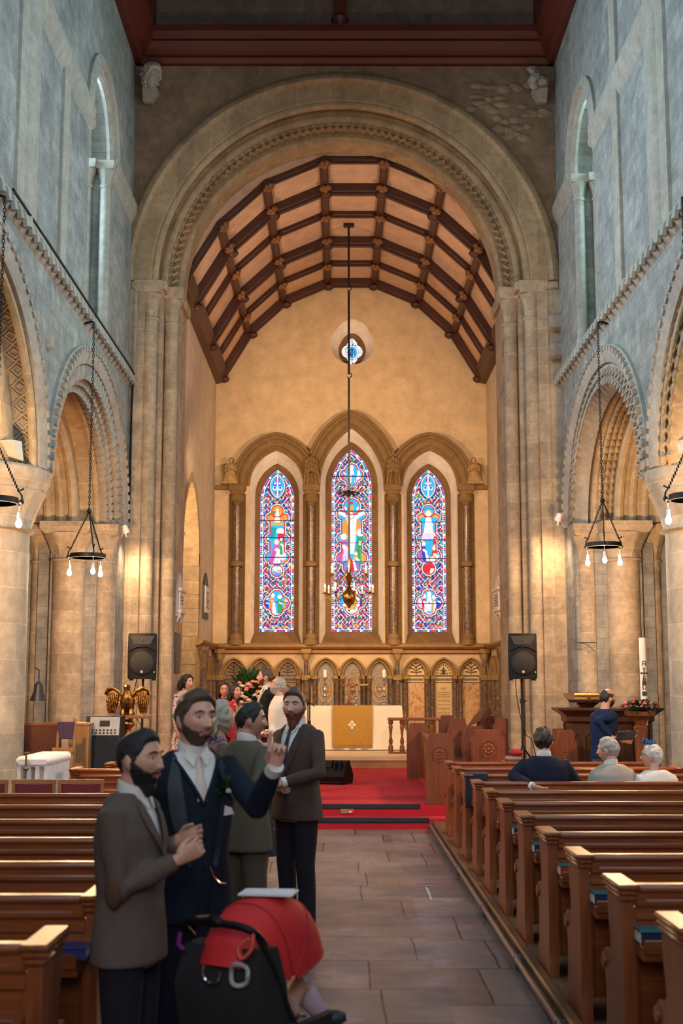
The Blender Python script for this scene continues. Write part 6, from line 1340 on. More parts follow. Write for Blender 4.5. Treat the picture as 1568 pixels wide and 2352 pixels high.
# ---- red-backed chairs at the front of the left block
CHW = m_wood('chair_beech', (.30, .115, .035), (.44, .19, .062), .35); REDV = m_plain('dark_red_vinyl', (.15, .010, .014), .5)
def chair(u0, u1, lab):
    Y = 12.75; p0, p1 = P(u0, 1790, Y), P(u1, 1790, Y); zt = p0.z-.1; w = (p1.x-p0.x)/2
    e = thing('chair', lab, 'chair', ((p0.x+p1.x)/2, Y, .1), 0, 'red-backed chairs'); 
    for s in (-1, 1):
        for y, h in ((0, zt-.02), (.40, .44)):
            mb = MB(); mb.tube([(s*(w-.02), y+(.03 if y else -.0), 0), (s*(w-.02), y, h*.5), (s*(w-.02), y-(.02 if not y else 0), h)], .017, 8); mb.build('leg', CHW, e)
    mb = MB(); n = 12; mb.loft([[(w*(-1+2*i/n), -.035+.03*cos(pi*(i/n-.5)), z) for i in range(n+1)]+[(w*(1-2*i/n), -.005+.03*cos(pi*(i/n-.5)), z) for i in range(n+1)] for z in (zt-.045, zt)]); mb.build('top_rail', CHW, e)
    mb = MB(); mb.box(-w+.03, w-.03, -.012, .012, zt-.30, zt-.04, bev=.008); mb.build('backrest', REDV, e); mb = MB(); mb.box(-w+.01, w-.01, .02, .42, .42, .47, bev=.02); mb.build('seat', REDV, e)
chair(-82, 21, 'red-backed wooden chair cut by the left edge of picture'); chair(28, 130, 'red-backed wooden chair directly in front of the white radiator'); chair(134, 240, 'red-backed wooden chair nearest the man in brown tweed')
# ---- hymn books
PAGE = m_plain('book_pages', (.74, .66, .52), .8)
BK = {k: m_plain('book_cover_'+k, c, .4) for k, c in dict(blue=(.018, .030, .16), navy=(.010, .014, .07), teal=(.008, .16, .17), red=(.42, .02, .015), pink=(.42, .06, .12), black=(.012, .01, .014)).items()}
def book(x, y, z, w, d, h, rz, cov, lab, grp, page_x=1, top=None):
    e = thing('hymn_book', lab, 'book', (x, y, z), rz, grp)
    mb = MB(); mb.box(-w/2, w/2, -d/2, d/2, 0, .004); mb.box(-w/2, w/2, -d/2, -d/2+.006, 0, h); mb.box(-w/2, w/2, -d/2, d/2, h-.004, h); 
    mb.build('cover', BK[cov], e); mb = MB(); mb.box(-w/2+.004, w/2-.004, -d/2+.006, d/2-.004, .004, h-.004); mb.build('pages', PAGE, e)
    if top: mb = MB(); mb.box(-w/2+.002, w/2-.002, -d/2+.002, d/2-.002, h-.002, h+.002); mb.build('top_cover', BK[top], e)
zsh = .1+.602
for i, (cov, top, lab) in enumerate((('navy', 'teal', 'navy book with teal cover in the sixth pew back from the steps'), ('navy', 'teal', 'navy book with teal cover in the seventh pew back from the steps'), ('red', 'teal', 'red hymn book with teal top in the eighth pew back from the steps'), ('navy', 'teal', 'navy book with teal cover in the ninth pew back from the steps'), ('navy', 'teal', 'navy book with teal cover in the tenth pew back from the steps'))):
    k = i+5; book(PX_R+.15, PYR[k]-.10, zsh, .20, .15, .055, .0, cov, lab, 'hymn books right of the aisle', -1, top)
    if k in (8, 9): book(PX_R+.38, PYR[k]-.10, zsh, .20, .15, .05, .04, 'navy', 'second navy book on the %s pew shelf, farther from aisle' % ordw[k], 'hymn books right of the aisle')
for (u0, u1, k, lab) in ((92, 200, 4, 'royal blue hymn book on left pew shelf, farther from camera of the pair'), (84, 205, 5, 'royal blue hymn book on the left pew shelf above light pew end')):
    y = PYL[k]-.1; x0, x1 = P(u0, 2100, y).x, P(u1, 2100, y).x; book((x0+x1)/2, y, zsh, x1-x0, .17, .045, .05, 'blue', lab, 'blue hymn books on the left')
y = PYL[6]-.1; book(-1.36, y, zsh, .24, .16, .035, .1, 'black', 'black book at the bottom of the near left pew shelf', 'books on the near left shelf'); book(-1.39, y, zsh+.037, .22, .15, .02, -.1, 'pink', 'pink service booklet lying on a black book', 'books on the near left shelf')
book(-1.50, y, zsh+.0, .10, .14, .03, .3, 'red', 'small red book beside the black book', 'books on the near left shelf')
# coat over a pew, service leaflet on the step, paint mark on the floor
NAVY = m_plain('navy_wool', (.009, .012, .030), .85, bump=.3, bscale=180)
y = PYR[2]; x0, x1 = P(1068, 1785, y).x, P(1118, 1785, y).x
mb = MB(); mb.loft([[(x0-.01*q, y+dy, z), (x1+.01*q, y+dy, z), (x1+.02*q, y+dy*1.0+t_, z-.004), (x0, y+dy+t_, z-.004)] for q, dy, t_, z in ((1, -.08, .02, .62), (0, -.07, .02, .86), (0, -.058, .02, .938), (0, -.0, -.01, .958), (0, .055, -.02, .94), (1, .07, -.02, .66))]); tag(mb.build('coat', NAVY), 'dark navy coat folded over the third pew on the right', 'coat')
p = P(797, 1862, 16.90); e = thing('leaflet', 'small red and grey card stuck on the carpet step riser', 'card', (p.x, 16.93, .19)); mb = MB(); mb.box(-.085, .0, -.006, 0, -.025, .03); mb.build('grey_half', m_plain('grey_card', (.3, .22, .19), .6), e); mb = MB(); mb.box(.0, .085, -.006, 0, -.025, .03); mb.build('red_half', m_plain('red_card', (.55, .08, .05), .6), e); mb = MB(); mb.box(.02, .06, -.008, -.004, -.018, .006); mb.build('white_print', PAGE, e)
PAINT = m_plain('worn_white_paint', (.55, .53, .53), .7, var=.3, scale=30)
mb = MB(); q = [G(965, 2036, .002), G(1003, 2034, .002)], [G(978, 2037, .002), G(990, 2066, .002)], [G(990, 2067, .002), G(1052, 2068, .002)]
for a, b in q: mb.tube([a, (a+b)/2+Vector((.004, .004, 0)), b], [.008, .012, .006], 5, flat=.15, up=(0, 0, 1))
tag(mb.build('paint_mark', PAINT), 'worn white paint mark on the flagstones', 'paint mark')
# ================================================================== PEOPLE
def fuse(mb, name, mat, parent, voxel=.012, smooth=5, cut=None, fac=.5):
    me = bpy.data.meshes.new('tmp'); me.from_pydata(mb.v, [], mb.f)
    bm = bmesh.new(); bm.from_mesh(me); bmesh.ops.recalc_face_normals(bm, faces=bm.faces); bm.to_mesh(me); bm.free()
    o = bpy.data.objects.new('tmp', me); COL.objects.link(o)
    r = o.modifiers.new('r', 'REMESH'); r.mode = 'VOXEL'; r.voxel_size = voxel
    if smooth: s = o.modifiers.new('s', 'SMOOTH'); s.iterations = smooth; s.factor = fac
    dg = bpy.context.evaluated_depsgraph_get(); ev = o.evaluated_get(dg); m2 = bpy.data.meshes.new_from_object(ev)
    bpy.data.objects.remove(o); bpy.data.meshes.remove(me)
    m2.name = name
    if cut:
        bm = bmesh.new(); bm.from_mesh(m2); bmesh.ops.delete(bm, geom=[f for f in bm.faces if cut(f.calc_center_median())], context='FACES'); bm.to_mesh(m2); bm.free()
    m2.materials.clear(); m2.materials.append(mat); m2.polygons.foreach_set('use_smooth', [True]*len(m2.polygons))
    n = bpy.data.objects.new(name, m2); COL.objects.link(n); n.parent = parent; return n
def sstep(a, b, x): t_ = np.clip((x-a)/(b-a), 0, 1); return t_*t_*(3-2*t_)
def head_grid(nl=56, nm=72, fem=False, wide=1.0):
    el = np.linspace(-pi/2+.03, pi/2-.03, nl)[:, None]; az = np.linspace(0, 2*pi, nm, endpoint=False)[None, :]
    x = np.cos(el)*np.sin(az); y = np.cos(el)*np.cos(az); z = np.sin(el)*np.ones_like(az)
    px, py, pz = x*.076*wide, y*.098, z*.117
    t_ = np.clip(-pz/.12, 0, 1); jaw = .26 if not fem else .34
    px = px*(1-jaw*t_**1.5)*np.where(y < 0, 1-.12*t_, 1); py = np.where(y < 0, py*(1-.42*t_)*1.04, py*(1-.10*t_))
    py = np.where(y > 0, np.sign(py)*np.abs(py)**.86*(.098**.14), py)
    f = sstep(.15, .55, y); g = lambda cx, cz, sx_, sz_, ab=True: np.exp(-(((np.abs(px) if ab else px)-cx)/sx_)**2-((pz-cz)/sz_)**2)
    nz = np.clip((.022-pz)/.055, 0, 1); prof = np.where(pz > -.036, nz, np.clip((pz+.048)/.012, 0, 1)); w_ = .0085+.007*np.clip((.0-pz)/.03, 0, 1)
    d = (.026 if not fem else .021)*prof*np.exp(-(px/w_)**2)
    d = d+.006*g(.012, -.036, .008, .008)
    d = d-.011*g(.031, .010, .017, .012)+(.006 if not fem else .002)*g(.028, .031, .026, .008)
    d = d+.005*g(.042, -.022, .018, .02)+.007*g(0, -.059, .021, .0055)+.007*g(0, -.071, .018, .006)-.003*g(0, -.0652, .024, .0028)
    d = d+.008*g(0, -.103, .024, .014)-.003*g(0, -.085, .02, .006)
    py = py+d*f; return px, py, pz, az*np.ones_like(el), y
def grid_mb(mb, px, py, pz, M):
    nl, nm = px.shape; mb.loft([[tuple(M @ Vector((px[i, j], py[i, j], pz[i, j]))) for j in range(nm)] for i in range(nl)])
HAIRL = dict(short=([0, 30, 48, 62, 75, 88, 102, 125, 180], [.076, .074, .064, .028, -.012, -.022, .004, -.066, -.098]),
             receding=([0, 25, 40, 58, 74, 85, 102, 125, 180], [.096, .098, .094, .080, .03, -.015, .004, -.064, -.090]),
             long=([0, 30, 50, 62, 75, 95, 120, 180], [.082, .076, .05, .0, -.05, -.12, -.14, -.14]))
def hair_cap(style, thick, quiff=0.0, rough=.004, seed=1, wide=1.0, bald=0.0, side=.6, fem=False):
    px, py, pz, az, y = head_grid(48, 64, fem, wide); A = np.degrees(np.minimum(az, 2*pi-az)); xs, zs = HAIRL[style]; zb = np.interp(A, xs, zs)
    m = sstep(-.006, .012, pz-zb); top = sstep(-.0, .09, pz); th = thick*(side+(1-side)*top)+quiff*top*sstep(100, 20, A)
    if bald: m = m*(1-sstep(.045, .075, pz)*sstep(-.065, -.02, py+.0)*bald)
    R = np.random.RandomState(seed); n1 = np.zeros_like(px)
    for k in range(7): n1 = n1+np.sin(px*R.uniform(60, 170)+py*R.uniform(30, 110)+R.uniform(0, 6))*np.sin(pz*R.uniform(40, 120)+R.uniform(0, 6))
    off = -.007+m*(th+.007+rough*n1*.5); L = np.sqrt((px/.076)**2+(py/.098)**2+(pz/.12)**2)+1e-6
    nx, ny, nz_ = px/.076**2, py/.098**2, pz/.12**2; q = np.sqrt(nx**2+ny**2+nz_**2)
    return px+off*nx/q, py+off*ny/q, pz+off*nz_/q
def beard_cap(thick, length=0.0, full=True, seed=2, wide=1.0):
    px, py, pz, az, y = head_grid(56, 72, False, wide); A = np.degrees(np.minimum(az, 2*pi-az))
    zt = np.interp(A, [0, 16, 30, 50, 66, 80, 95, 110, 180], [-.047, -.049, -.054, -.045, -.026, -.004, -.006, -.12, -.2])
    m = sstep(.004, -.003, pz-zt)*sstep(-.2, .2, y+.1); m = m*(1-.95*np.exp(-(px/.021)**4-((pz+.066)/.0075)**4))
    R = np.random.RandomState(seed); n1 = sum(np.sin(px*R.uniform(150, 420)+py*R.uniform(60, 200)+pz*R.uniform(100, 320)+R.uniform(0, 6)) for k in range(6))
    low = sstep(-.07, -.12, pz); off = -.010+m*(thick*(.6+.6*low)+.010+.0007*n1); nx, ny, nz_ = px/.076**2, py/.098**2, pz/.12**2; q = np.sqrt(nx**2+ny**2+nz_**2)
    dn = m*low*length*np.exp(-(px/.055)**2)*sstep(.0, .3, y)
    return px+off*nx/q, py+off*ny/q+dn*.15, pz+off*nz_/q-dn
SKIN = {}
def skin(c):
    if c not in SKIN:
        t = NT('skin'); p = t.obj(); f = t.noise(p, 14, 3); SKIN[c] = t.fin(t.ramp(f, [(.3, scl(c, .92)), (.7, scl(c, 1.06))]), .5); t.b.inputs['Subsurface Weight'].default_value = .0
    return SKIN[c]
def hairmat(name, c):
    t = NT(name); p = t.obj(); mp = t.n('ShaderNodeMapping'); mp.inputs['Scale'].default_value = (60, 60, 14); t.l(p, mp.inputs['Vector']); f = t.noise(mp.outputs[0], 3, 4)
    t.bump(f, .5, .01); return t.fin(t.ramp(f, [(.3, scl(c, .55)), (.7, scl(c, 1.35))]), .5)
EYEW = m_plain('eye_white', (.62, .58, .54), .25, var=.02); IRIS = m_plain('dark_iris', (.03, .025, .02), .2); LIPC = m_plain('lips', (.36, .13, .11), .5, var=.05)
SHIRT = m_plain('white_shirt', (.74, .71, .68), .8, var=.04, bump=.1, bscale=60); SHOE = m_plain('black_leather', (.012, .011, .012), .35)
def hand(mb, w, d, n, side, curl=(.3, .3, .3, .3), thumb=.3, k=1.0, spread=.02):
    w, d, n = Vector(w), Vector(d).normalized(), Vector(n); n = (n-d*n.dot(d)).normalized(); s = d.cross(n)*(1 if side > 0 else -1)   # s points to the thumb
    rings = []
    for f, hw, ht in ((-.02, .026, .021), (.02, .033, .018), (.055, .041, .017), (.088, .041, .013)):
        c = w+d*f*k; rings.append([tuple(c+s*hw*k*cos(a*pi/5)+n*ht*k*sin(a*pi/5)) for a in range(10)])
    mb.loft(rings)
    for i, L in enumerate((.073, .082, .077, .060)):
        b = w+d*.082*k+s*(.030-.0205*i)*k; dr = (d+s*(1.2-.8*i)*spread*2).normalized(); pts = [b-d*.015*k]; ang = 0.0; p_ = b.copy(); pts.append(p_.copy())
        for q, fr in enumerate((.45, .31, .24)):
            ang += curl[i]*(1.45, 1.75, 1.0)[q]; p_ = p_+(dr*cos(ang)+n*sin(ang))*L*fr*k; pts.append(p_.copy())
        mb.tube(pts, [.0095*k, .0095*k, .0088*k, .0080*k, .0062*k], 8)
    b = w+d*.018*k+s*.026*k; t1 = (d*.62+s*(.75-.55*thumb)+n*(.25+.6*thumb)).normalized(); t2 = (d*.9+s*(.25-.5*thumb)+n*(.2+.6*thumb)).normalized()
    mb.tube([b-d*.01*k, b+t1*.032*k, b+t1*.032*k+t2*.032*k, b+t1*.032*k+t2*.056*k], [.013*k, .0115*k, .010*k, .007*k], 8)
TOR = [(.78, .188, .130, .0), (.92, .190, .140, .0), (1.06, .172, .126, .0), (1.20, .190, .136, .0), (1.32, .212, .130, -.005), (1.40, .205, .110, -.012), (1.45, .160, .090, -.016), (1.49, .105, .074, -.014), (1.515, .070, .062, -.010)]
def tor_at(z, fat=1.0):
    zs = [r[0] for r in TOR]; return [float(np.interp(z, zs, [r[i] for r in TOR]))*(fat if i < 3 else 1) for i in (1, 2, 3)]
def human(label, loc, psi, H=1.76, cat='person', hy=0, hp=0, hroll=0, lean=0.0, sidelean=0.0, fat=1.0, sk=(.50, .265, .185), hair=None, beard=None, brow=None, glasses=None,
          arms=None, hands=True, top=None, topname='jacket', hem=.80, open_=None, shirt=None, tie=None, lapel=None, legs=None, legname='trousers', seat=False, skirt=None, vox=.0055, vox2=.013, fem=False, boots=None, tie_end=1.08, extra=None, lookdown=0):
    k = H/1.78; e = thing('person', label, cat, loc, radians(-psi)); S = Matrix.Scale(k, 4)
    bend = lambda z: (sidelean*(z-.9), lean*(z-.9)*abs(z-.9)*1.2 if z > .9 else 0.0)
    def B(x, y, z): b = bend(z); return Vector((x+b[0], y+b[1], z))
    Mi = (Matrix.Translation(loc) @ Rz(radians(-psi))).inverted()
    loc_of = lambda w: (Mi @ Vector(w))/k
    sk_m = skin(sk)
    # arms: world targets -> local (in unscaled body units)
    A = {}
    for sd in (1, -1):
        a = (arms or {}).get(sd, {}); sh = B(sd*.185, -.012, 1.41)
        wr = loc_of(a['w']) if 'w' in a else Vector((sd*.265, .07, .86)) if not seat else Vector((sd*.18, .36, 1.0))
        if 'e' in a: el = loc_of(a['e'])
        else:
            v = wr-sh; L = v.length; u_ = .30; f_ = .265
            if L > (u_+f_)*.995: wr = sh+v*(u_+f_)*.995/L; v = wr-sh; L = v.length
            c = (u_*u_-f_*f_+L*L)/(2*L); h = sqrt(max(0, u_*u_-c*c)); pole = Vector(a.get('pole', (sd*.5, -.8, -.4))); pd = pole-v*(pole.dot(v)/(L*L)); pd.normalize(); el = sh+v*(c/L)+pd*h
        A[sd] = (sh, el, wr, a)
    M_h = Tr(*B(0, .028, 1.631)) @ Rz(radians(-hy)) @ Matrix.Rotation(radians(-hp), 4, 'X') @ Matrix.Rotation(radians(hroll), 4, 'Y') @ Matrix.Diagonal((1.07, 1.04, 1.01, 1))
    # ---- skin body
    mb = MB(); gx = head_grid(fem=fem); grid_mb(mb, *gx[:3], M_h)
    for sd in (1, -1):
        mb.ell((0, 0, 0), (.012, .020, .032), 10, 8, M=M_h @ Tr(sd*.074, -.008, -.006) @ Rz(-sd*.35)); mb.ell((0, 0, 0), (.009, .012, .012), 8, 6, M=M_h @ Tr(sd*.071, .002, -.03))
    hb = M_h @ Vector((0, -.022, -.06)); nb = B(0, -.015, 1.44)
    mb.tube([hb+Vector((0, 0, .03)), hb.lerp(nb, .5), nb, nb-Vector((0, 0, .06))], [.056, .057 if not fem else .048, .066, .10] if not fem else [.048, .046, .055, .09], 14)
    rings = []
    for (z, rx, ry, oy) in TOR[:-1]:
        b = bend(z); rings.append([((rx*fat-.022)*cos(a*pi/10)+b[0], (ry*fat-.022)*sin(a*pi/10)+oy+b[1], z) for a in range(20)])
    mb.loft(rings)
    for sd in (1, -1):
        sh, el, wr, a = A[sd]; mb.tube([sh*.8+B(0, 0, 1.38)*.2, sh, el, el.lerp(wr, .5), wr], [.05, .05, .040, .036, .026], 10)
        if hands:
            fd = (wr-el).normalized(); d = Vector(a['d']) if 'd' in a else fd; d = (Rz(radians(psi)) @ d) if 'd' in a else d; n = (Rz(radians(psi)) @ Vector(a['n'])) if 'n' in a else Vector((-sd, .3, -.1))
            hand(mb, wr+fd*.01, d, n, sd, a.get('curl', (.22, .25, .28, .3)), a.get('thumb', .35), 1.0)
    if legs is None or skirt:
        for sd in (1, -1): mb.tube([(sd*.09, 0, .86), (sd*.085, .01, .48), (sd*.085, -.01, .28), (sd*.08, -.015, .09)], [.075, .052, .054, .036], 10); mb.ell((sd*.085, .05, .04), (.04, .11, .035), 10, 7)
    mb.v = [tuple(Vector(p)*k) for p in mb.v]
    body = fuse(mb, 'body', sk_m, e, vox, 3, fac=.35)
    # ---- face
    def face(mb, name, mat, ang=40): mb.v = [tuple(S @ (M_h @ Vector(p))) for p in mb.v]; return mb.build(name, mat, body, ang=80)
    for sd in (1, -1):
        mb = MB(); mb.ell((sd*.031, .0775, .008), (.0125, .0105, .0060), 12, 9); ey = face(mb, 'eye', EYEW); mb = MB(); mb.ell((sd*.031, .0865, .0080), (.0060, .0030, .0050), 10, 7); face(mb, 'iris', IRIS)
        mb = MB(); mb.tube([(sd*.018, .086, .0125), (sd*.031, .0885, .0145), (sd*.046, .078, .010)], [.002, .0036, .002], 6); face(mb, 'eyelid', sk_m)
        mb = MB(); mb.tube([(sd*.012, .096, .028), (sd*.030, .0955, .0345), (sd*.050, .0805, .028)], [.0035, .0048, .002] if not fem else [.002, .003, .0015], 7); face(mb, 'eyebrow', brow or (hair or {}).get('m', IRIS))
    mb = MB(); mb.tube([(-.020, .087, -.0640), (-.010, .094, -.0625), (0, .0955, -.0635), (.010, .094, -.0625), (.020, .087, -.0640)], [.0015, .0032, .0036, .0032, .0015], 7); mb.tube([(-.018, .087, -.0665), (0, .0945, -.0695), (.018, .087, -.0665)], [.0015, .0042, .0015], 7); face(mb, 'lips', LIPC)
    if hair:
        hh = dict(hair); m_ = hh.pop('m'); ln = hh.pop('length', None); hx = hh.pop('lx', {}); g_ = hair_cap(fem=fem, **hh); mb = MB(); grid_mb(mb, *g_, M_h); mb.v = [tuple(Vector(p)*k) for p in mb.v]
        if ln:
            R = random.Random(3); Mz = Tr(*B(0, .0, 1.631)) @ Rz(radians(-hy))
            for i in range(46):
                a = radians(R.uniform(78, 282)); r0 = R.uniform(.9, 1.06); x0, y0 = sin(a)*.082*r0, cos(a)*.098*r0-.006; z0 = R.uniform(-.02, .05); pts = []; wv = hx.get('wave', .006); ph = R.uniform(0, 6)
                for q in range(8):
                    f = q/7; z_ = z0-f*ln*R.uniform(.93, 1.0); sp = 1+hx.get('flare', .25)*f; pts.append(S @ (Mz @ Vector((x0*sp+wv*sin(ph+f*11), y0*sp-.02*f+wv*cos(ph+f*9), z_))))
                mb.tube(pts, [.012*k, .016*k, .017*k, .017*k, .016*k, .014*k, .011*k, .004*k], 6)
        mb.build('hair', m_, body, ang=75)
    if beard:
        bb = dict(beard); m_ = bb.pop('m'); mb = MB(); grid_mb(mb, *beard_cap(**bb), M_h); mb.v = [tuple(Vector(p)*k) for p in mb.v]; mb.build('beard', m_, body, ang=75)
    if glasses:
        mb = MB()
        for sd in (1, -1): mb.tube([(sd*.031+.021*cos(q*pi/7), .103-.012*abs(cos(q*pi/7))*(1 if sd*cos(q*pi/7) > 0 else 0), .008+.016*sin(q*pi/7)) for q in range(14)], .0018, 5, closed=True); mb.tube([(sd*.052, .092, .012), (sd*.074, .05, .012), (sd*.078, -.005, .004)], .0018, 5)
        mb.tube([(-.010, .104, .012), (.010, .104, .012)], .0018, 5); mb.v = [tuple(S @ (M_h @ Vector(p))) for p in mb.v]; mb.build('glasses', glasses, e)
    # ---- upper garment
    if top:
        mb = MB(); rings = []
        zz = [hem, (hem+.92)/2, .92, 1.0, 1.06, 1.13, 1.20, 1.27, 1.32, 1.37, 1.40, 1.43, 1.455, 1.475, 1.495]; zz = sorted(set(z for z in zz if z >= hem))
        for z in zz:
            rx, ry, oy = tor_at(max(z, .78), fat); b = bend(z); fl = max(0, (.92-z))*.16; rings.append([((rx+fl)*(abs(cos(a*pi/14))**.92)*(1 if cos(a*pi/14) >= 0 else -1)+b[0], (ry+fl*.7)*(abs(sin(a*pi/14))**.92)*(1 if sin(a*pi/14) >= 0 else -1)+oy+b[1], z) for a in range(28)])
        mb.loft(rings)
        for sd in (1, -1):
            sh, el, wr, a = A[sd]; fd = (wr-el).normalized(); mb.ell(tuple(sh+Vector((-sd*.012, 0, -.012))), (.066, .066, .060), 12, 9); mb.tube([sh*.55+B(sd*.03, 0, 1.36)*.45, sh, sh.lerp(el, .5), el, el.lerp(wr, .5), wr-fd*.012], [.07, .066, .059, .055, .050, .041], 12)
            mb.ell(tuple(el), .055, 10, 8)
        mb.v = [tuple(Vector(p)*k) for p in mb.v]; cut = None
        if open_:
            zv, zt, hw = open_
            def cut(c):
                x, y, z = c.x/k, c.y/k, c.z/k; b = bend(z); return y-b[1] > .01 and y-b[1] < tor_at(max(.78, min(z, 1.47)), fat)[1]+.03 and z > zv and abs(x-b[0]) < hw*min(1, (z-zv)/(zt-zv))
        j = fuse(mb, topname, top, e, vox2*k, 6, cut)
        ys = lambda x, z, o: B(x, tor_at(z, fat)[2]+tor_at(z, fat)[1]*sqrt(max(.02, 1-(x/tor_at(z, fat)[0])**2))+o, z)
        if lapel and open_:
            for sd in (1, -1):
                L1, L2 = [], []; n = 14
                for q in range(n+1):
                    f = q/n; zl = max(zv-.015, 1.0); z = zl+(1.47-zl)*f; x = hw*min(1, max(0, (z-zv))/(zt-zv)); w = .012+.062*sin(pi*min(1, (f*1.02)))**.8*(.5+.6*f); L1.append(ys(sd*(x-.004), z, .006)); L2.append(ys(sd*(x+w), z+.0, .016-.006*f))
                mb = MB(); mb.add([tuple(p*k) for p in L1]+[tuple(p*k) for p in L2], [(i, i+1, n+2+i, n+1+i) for i in range(n)]); mb.add([tuple((p-Vector((0, .007, 0)))*k) for p in L1]+[tuple((p-Vector((0, .014, 0)))*k) for p in L2], [(i, i+1, n+2+i, n+1+i) for i in range(n)]); mb.build('lapel', lapel, j, ang=70)
        if shirt:
            mb = MB(); rings = []
            for z in (max(.95, hem+.1), 1.0, 1.06, 1.2, 1.32, 1.40, 1.45, 1.49):
                rx, ry, oy = tor_at(z, fat); b = bend(z); rings.append([((rx-.014)*cos(a*pi/14)+b[0], (ry-.013)*sin(a*pi/14)+oy+b[1], z) for a in range(28)])
            mb.loft(rings); mb.v = [tuple(Vector(p)*k) for p in mb.v]; shm = mb.build('shirt', shirt, e, ang=80)
            mb = MB(); c0 = B(0, -.004, 1.492); rings = []
            for r_, dz in ((.066, -.012), (.069, .0), (.064, .040), (.058, .042), (.060, .0)): rings.append([tuple((c0+Vector((r_*cos(a*pi/12), r_*1.02*sin(a*pi/12)+.006, dz-.018*sin(a*pi/12))))*k) for a in range(24)])
            mb.loft(rings, cap=False)
            for sd in (1, -1): mb.loft([[tuple((B(sd*x_, y_, z_))*k) for x_, y_, z_ in q] for q in (((.008, .074, 1.474), (.05, .054, 1.512), (.052, .052, 1.508), (.010, .071, 1.470)), ((.030, .094, 1.425), (.066, .064, 1.47), (.064, .060, 1.468), (.030, .089, 1.425)))])
            mb.build('collar', shirt, shm, ang=60)
            for sd in (1, -1):
                sh, el, wr, a = A[sd]; fd = (wr-el).normalized(); mb = MB(); mb.tube([(wr-fd*.04)*k, (wr+fd*a.get('cuff', .012))*k], [.036*k, .037*k], 14); mb.build('cuff', shirt, shm)
        if tie:
            mb = MB(); n = 8; z0 = max(tie_end, (open_[0] if open_ else 1.1)-.04); c = [(.018, 1.470), (.014, 1.445), (.016, 1.425), (.022, 1.36), (.026, 1.31)]+([(.032, 1.2), (.033, z0)] if tie_end < 1.2 else [(.024, 1.278)])
            rings = []
            for hw_, z in c: y_ = ys(0, z, -.004); rings.append([tuple((y_+Vector((x_, dy, 0)))*k) for x_, dy in ((-hw_, -.002), (0, .010 if z < 1.42 else .016), (hw_, -.002), (0, -.012))])
            mb.loft(rings); mb.build('tie', tie, e, ang=60)
    # ---- lower garment
    if legs and not skirt:
        mb = MB(); mb.loft([[(rx*cos(a*pi/10), ry*sin(a*pi/10), z) for a in range(20)] for rx, ry, z in ((.10, .085, .80), (.165, .12, .84), (.170, .125, .95), (.155, .112, 1.04))])
        for sd in (1, -1):
            hp_ = Vector((sd*.088, 0, .90))
            if seat: pts = [hp_, Vector((sd*.11, .22, .92)), Vector((sd*.115, .44, .90)), Vector((sd*.115, .44, .68)), Vector((sd*.115, .42, .52))]; rr_ = [.10, .09, .075, .068, .06]
            else: pts = [hp_, Vector((sd*.095, .008, .68)), Vector((sd*.098, .012, .48)), Vector((sd*.098, -.008, .28)), Vector((sd*.098, -.012, .055))]; rr_ = [.102, .092, .074, .068, .066]
            mb.tube(pts, rr_, 14)
        mb.v = [tuple(Vector(p)*k) for p in mb.v]; fuse(mb, legname, legs, e, .014*k, 6)
        if not seat:
            for sd in (1, -1): mb = MB(); mb.loft([[(sd*(.10+rx*cos(a*pi/8))*k, (cy+ry*sin(a*pi/8))*k, z*k) for a in range(16)] for rx, ry, cy, z in ((.046, .145, .045, 0), (.048, .148, .045, .02), (.044, .13, .035, .045), (.036, .07, -.01, .08), (.034, .05, -.02, .10))]); mb.build('shoe', SHOE, e)
    if skirt:
        m_, z0, fl = skirt; mb = MB(); mb.loft([[((rx+.012*sin(a*1.2)*ff)*cos(a*pi/20), (ry+.012*sin(a*1.2)*ff)*sin(a*pi/20), z) for a in range(40)] for rx, ry, z, ff in ((.15, .11, 1.06, 0), (.19, .15, .92, .2), (.20+fl*.4, .17+fl*.4, (.92+z0)/2, .6), (.20+fl, .18+fl, z0, 1))]); mb.v = [tuple(Vector(p)*k) for p in mb.v]; mb.build('skirt', m_, e, ang=70)
        for sd in (1, -1): mb = MB(); mb.tube([(sd*.083*k, -.012*k, .24*k), (sd*.083*k, -.01*k, .04*k)], .046*k, 10); mb.loft([[(sd*.085*k+rx*k*cos(a*pi/8), (.04+ry*sin(a*pi/8))*k, z*k) for a in range(16)] for rx, ry, z in ((.042, .12, 0), (.044, .125, .02), (.036, .09, .07))]); mb.build('boot', SHOE, e)
    if extra: extra(e, k, B, (lambda x, z, o: B(x, tor_at(z, fat)[2]+tor_at(z, fat)[1]*sqrt(max(.02, 1-(x/tor_at(z, fat)[0])**2))+o, z)), M_h, A, body)
    return e
def tweed(name, c, c2, s=420):
    t = NT(name); p = t.obj(); f = t.noise(p, s, 2); g_ = t.noise(p, 6, 3); col = t.mix(f, c, c2); col = t.mix(.3, col, t.ramp(g_, [(.3, (.75,)*3), (.7, (1.2,)*3)]), 'MULTIPLY'); t.bump(t.mix(.2, t.noise(p, 7, 4, .6, 1.5), f), .35, .03); return t.fin(col, .9, spec=.2)
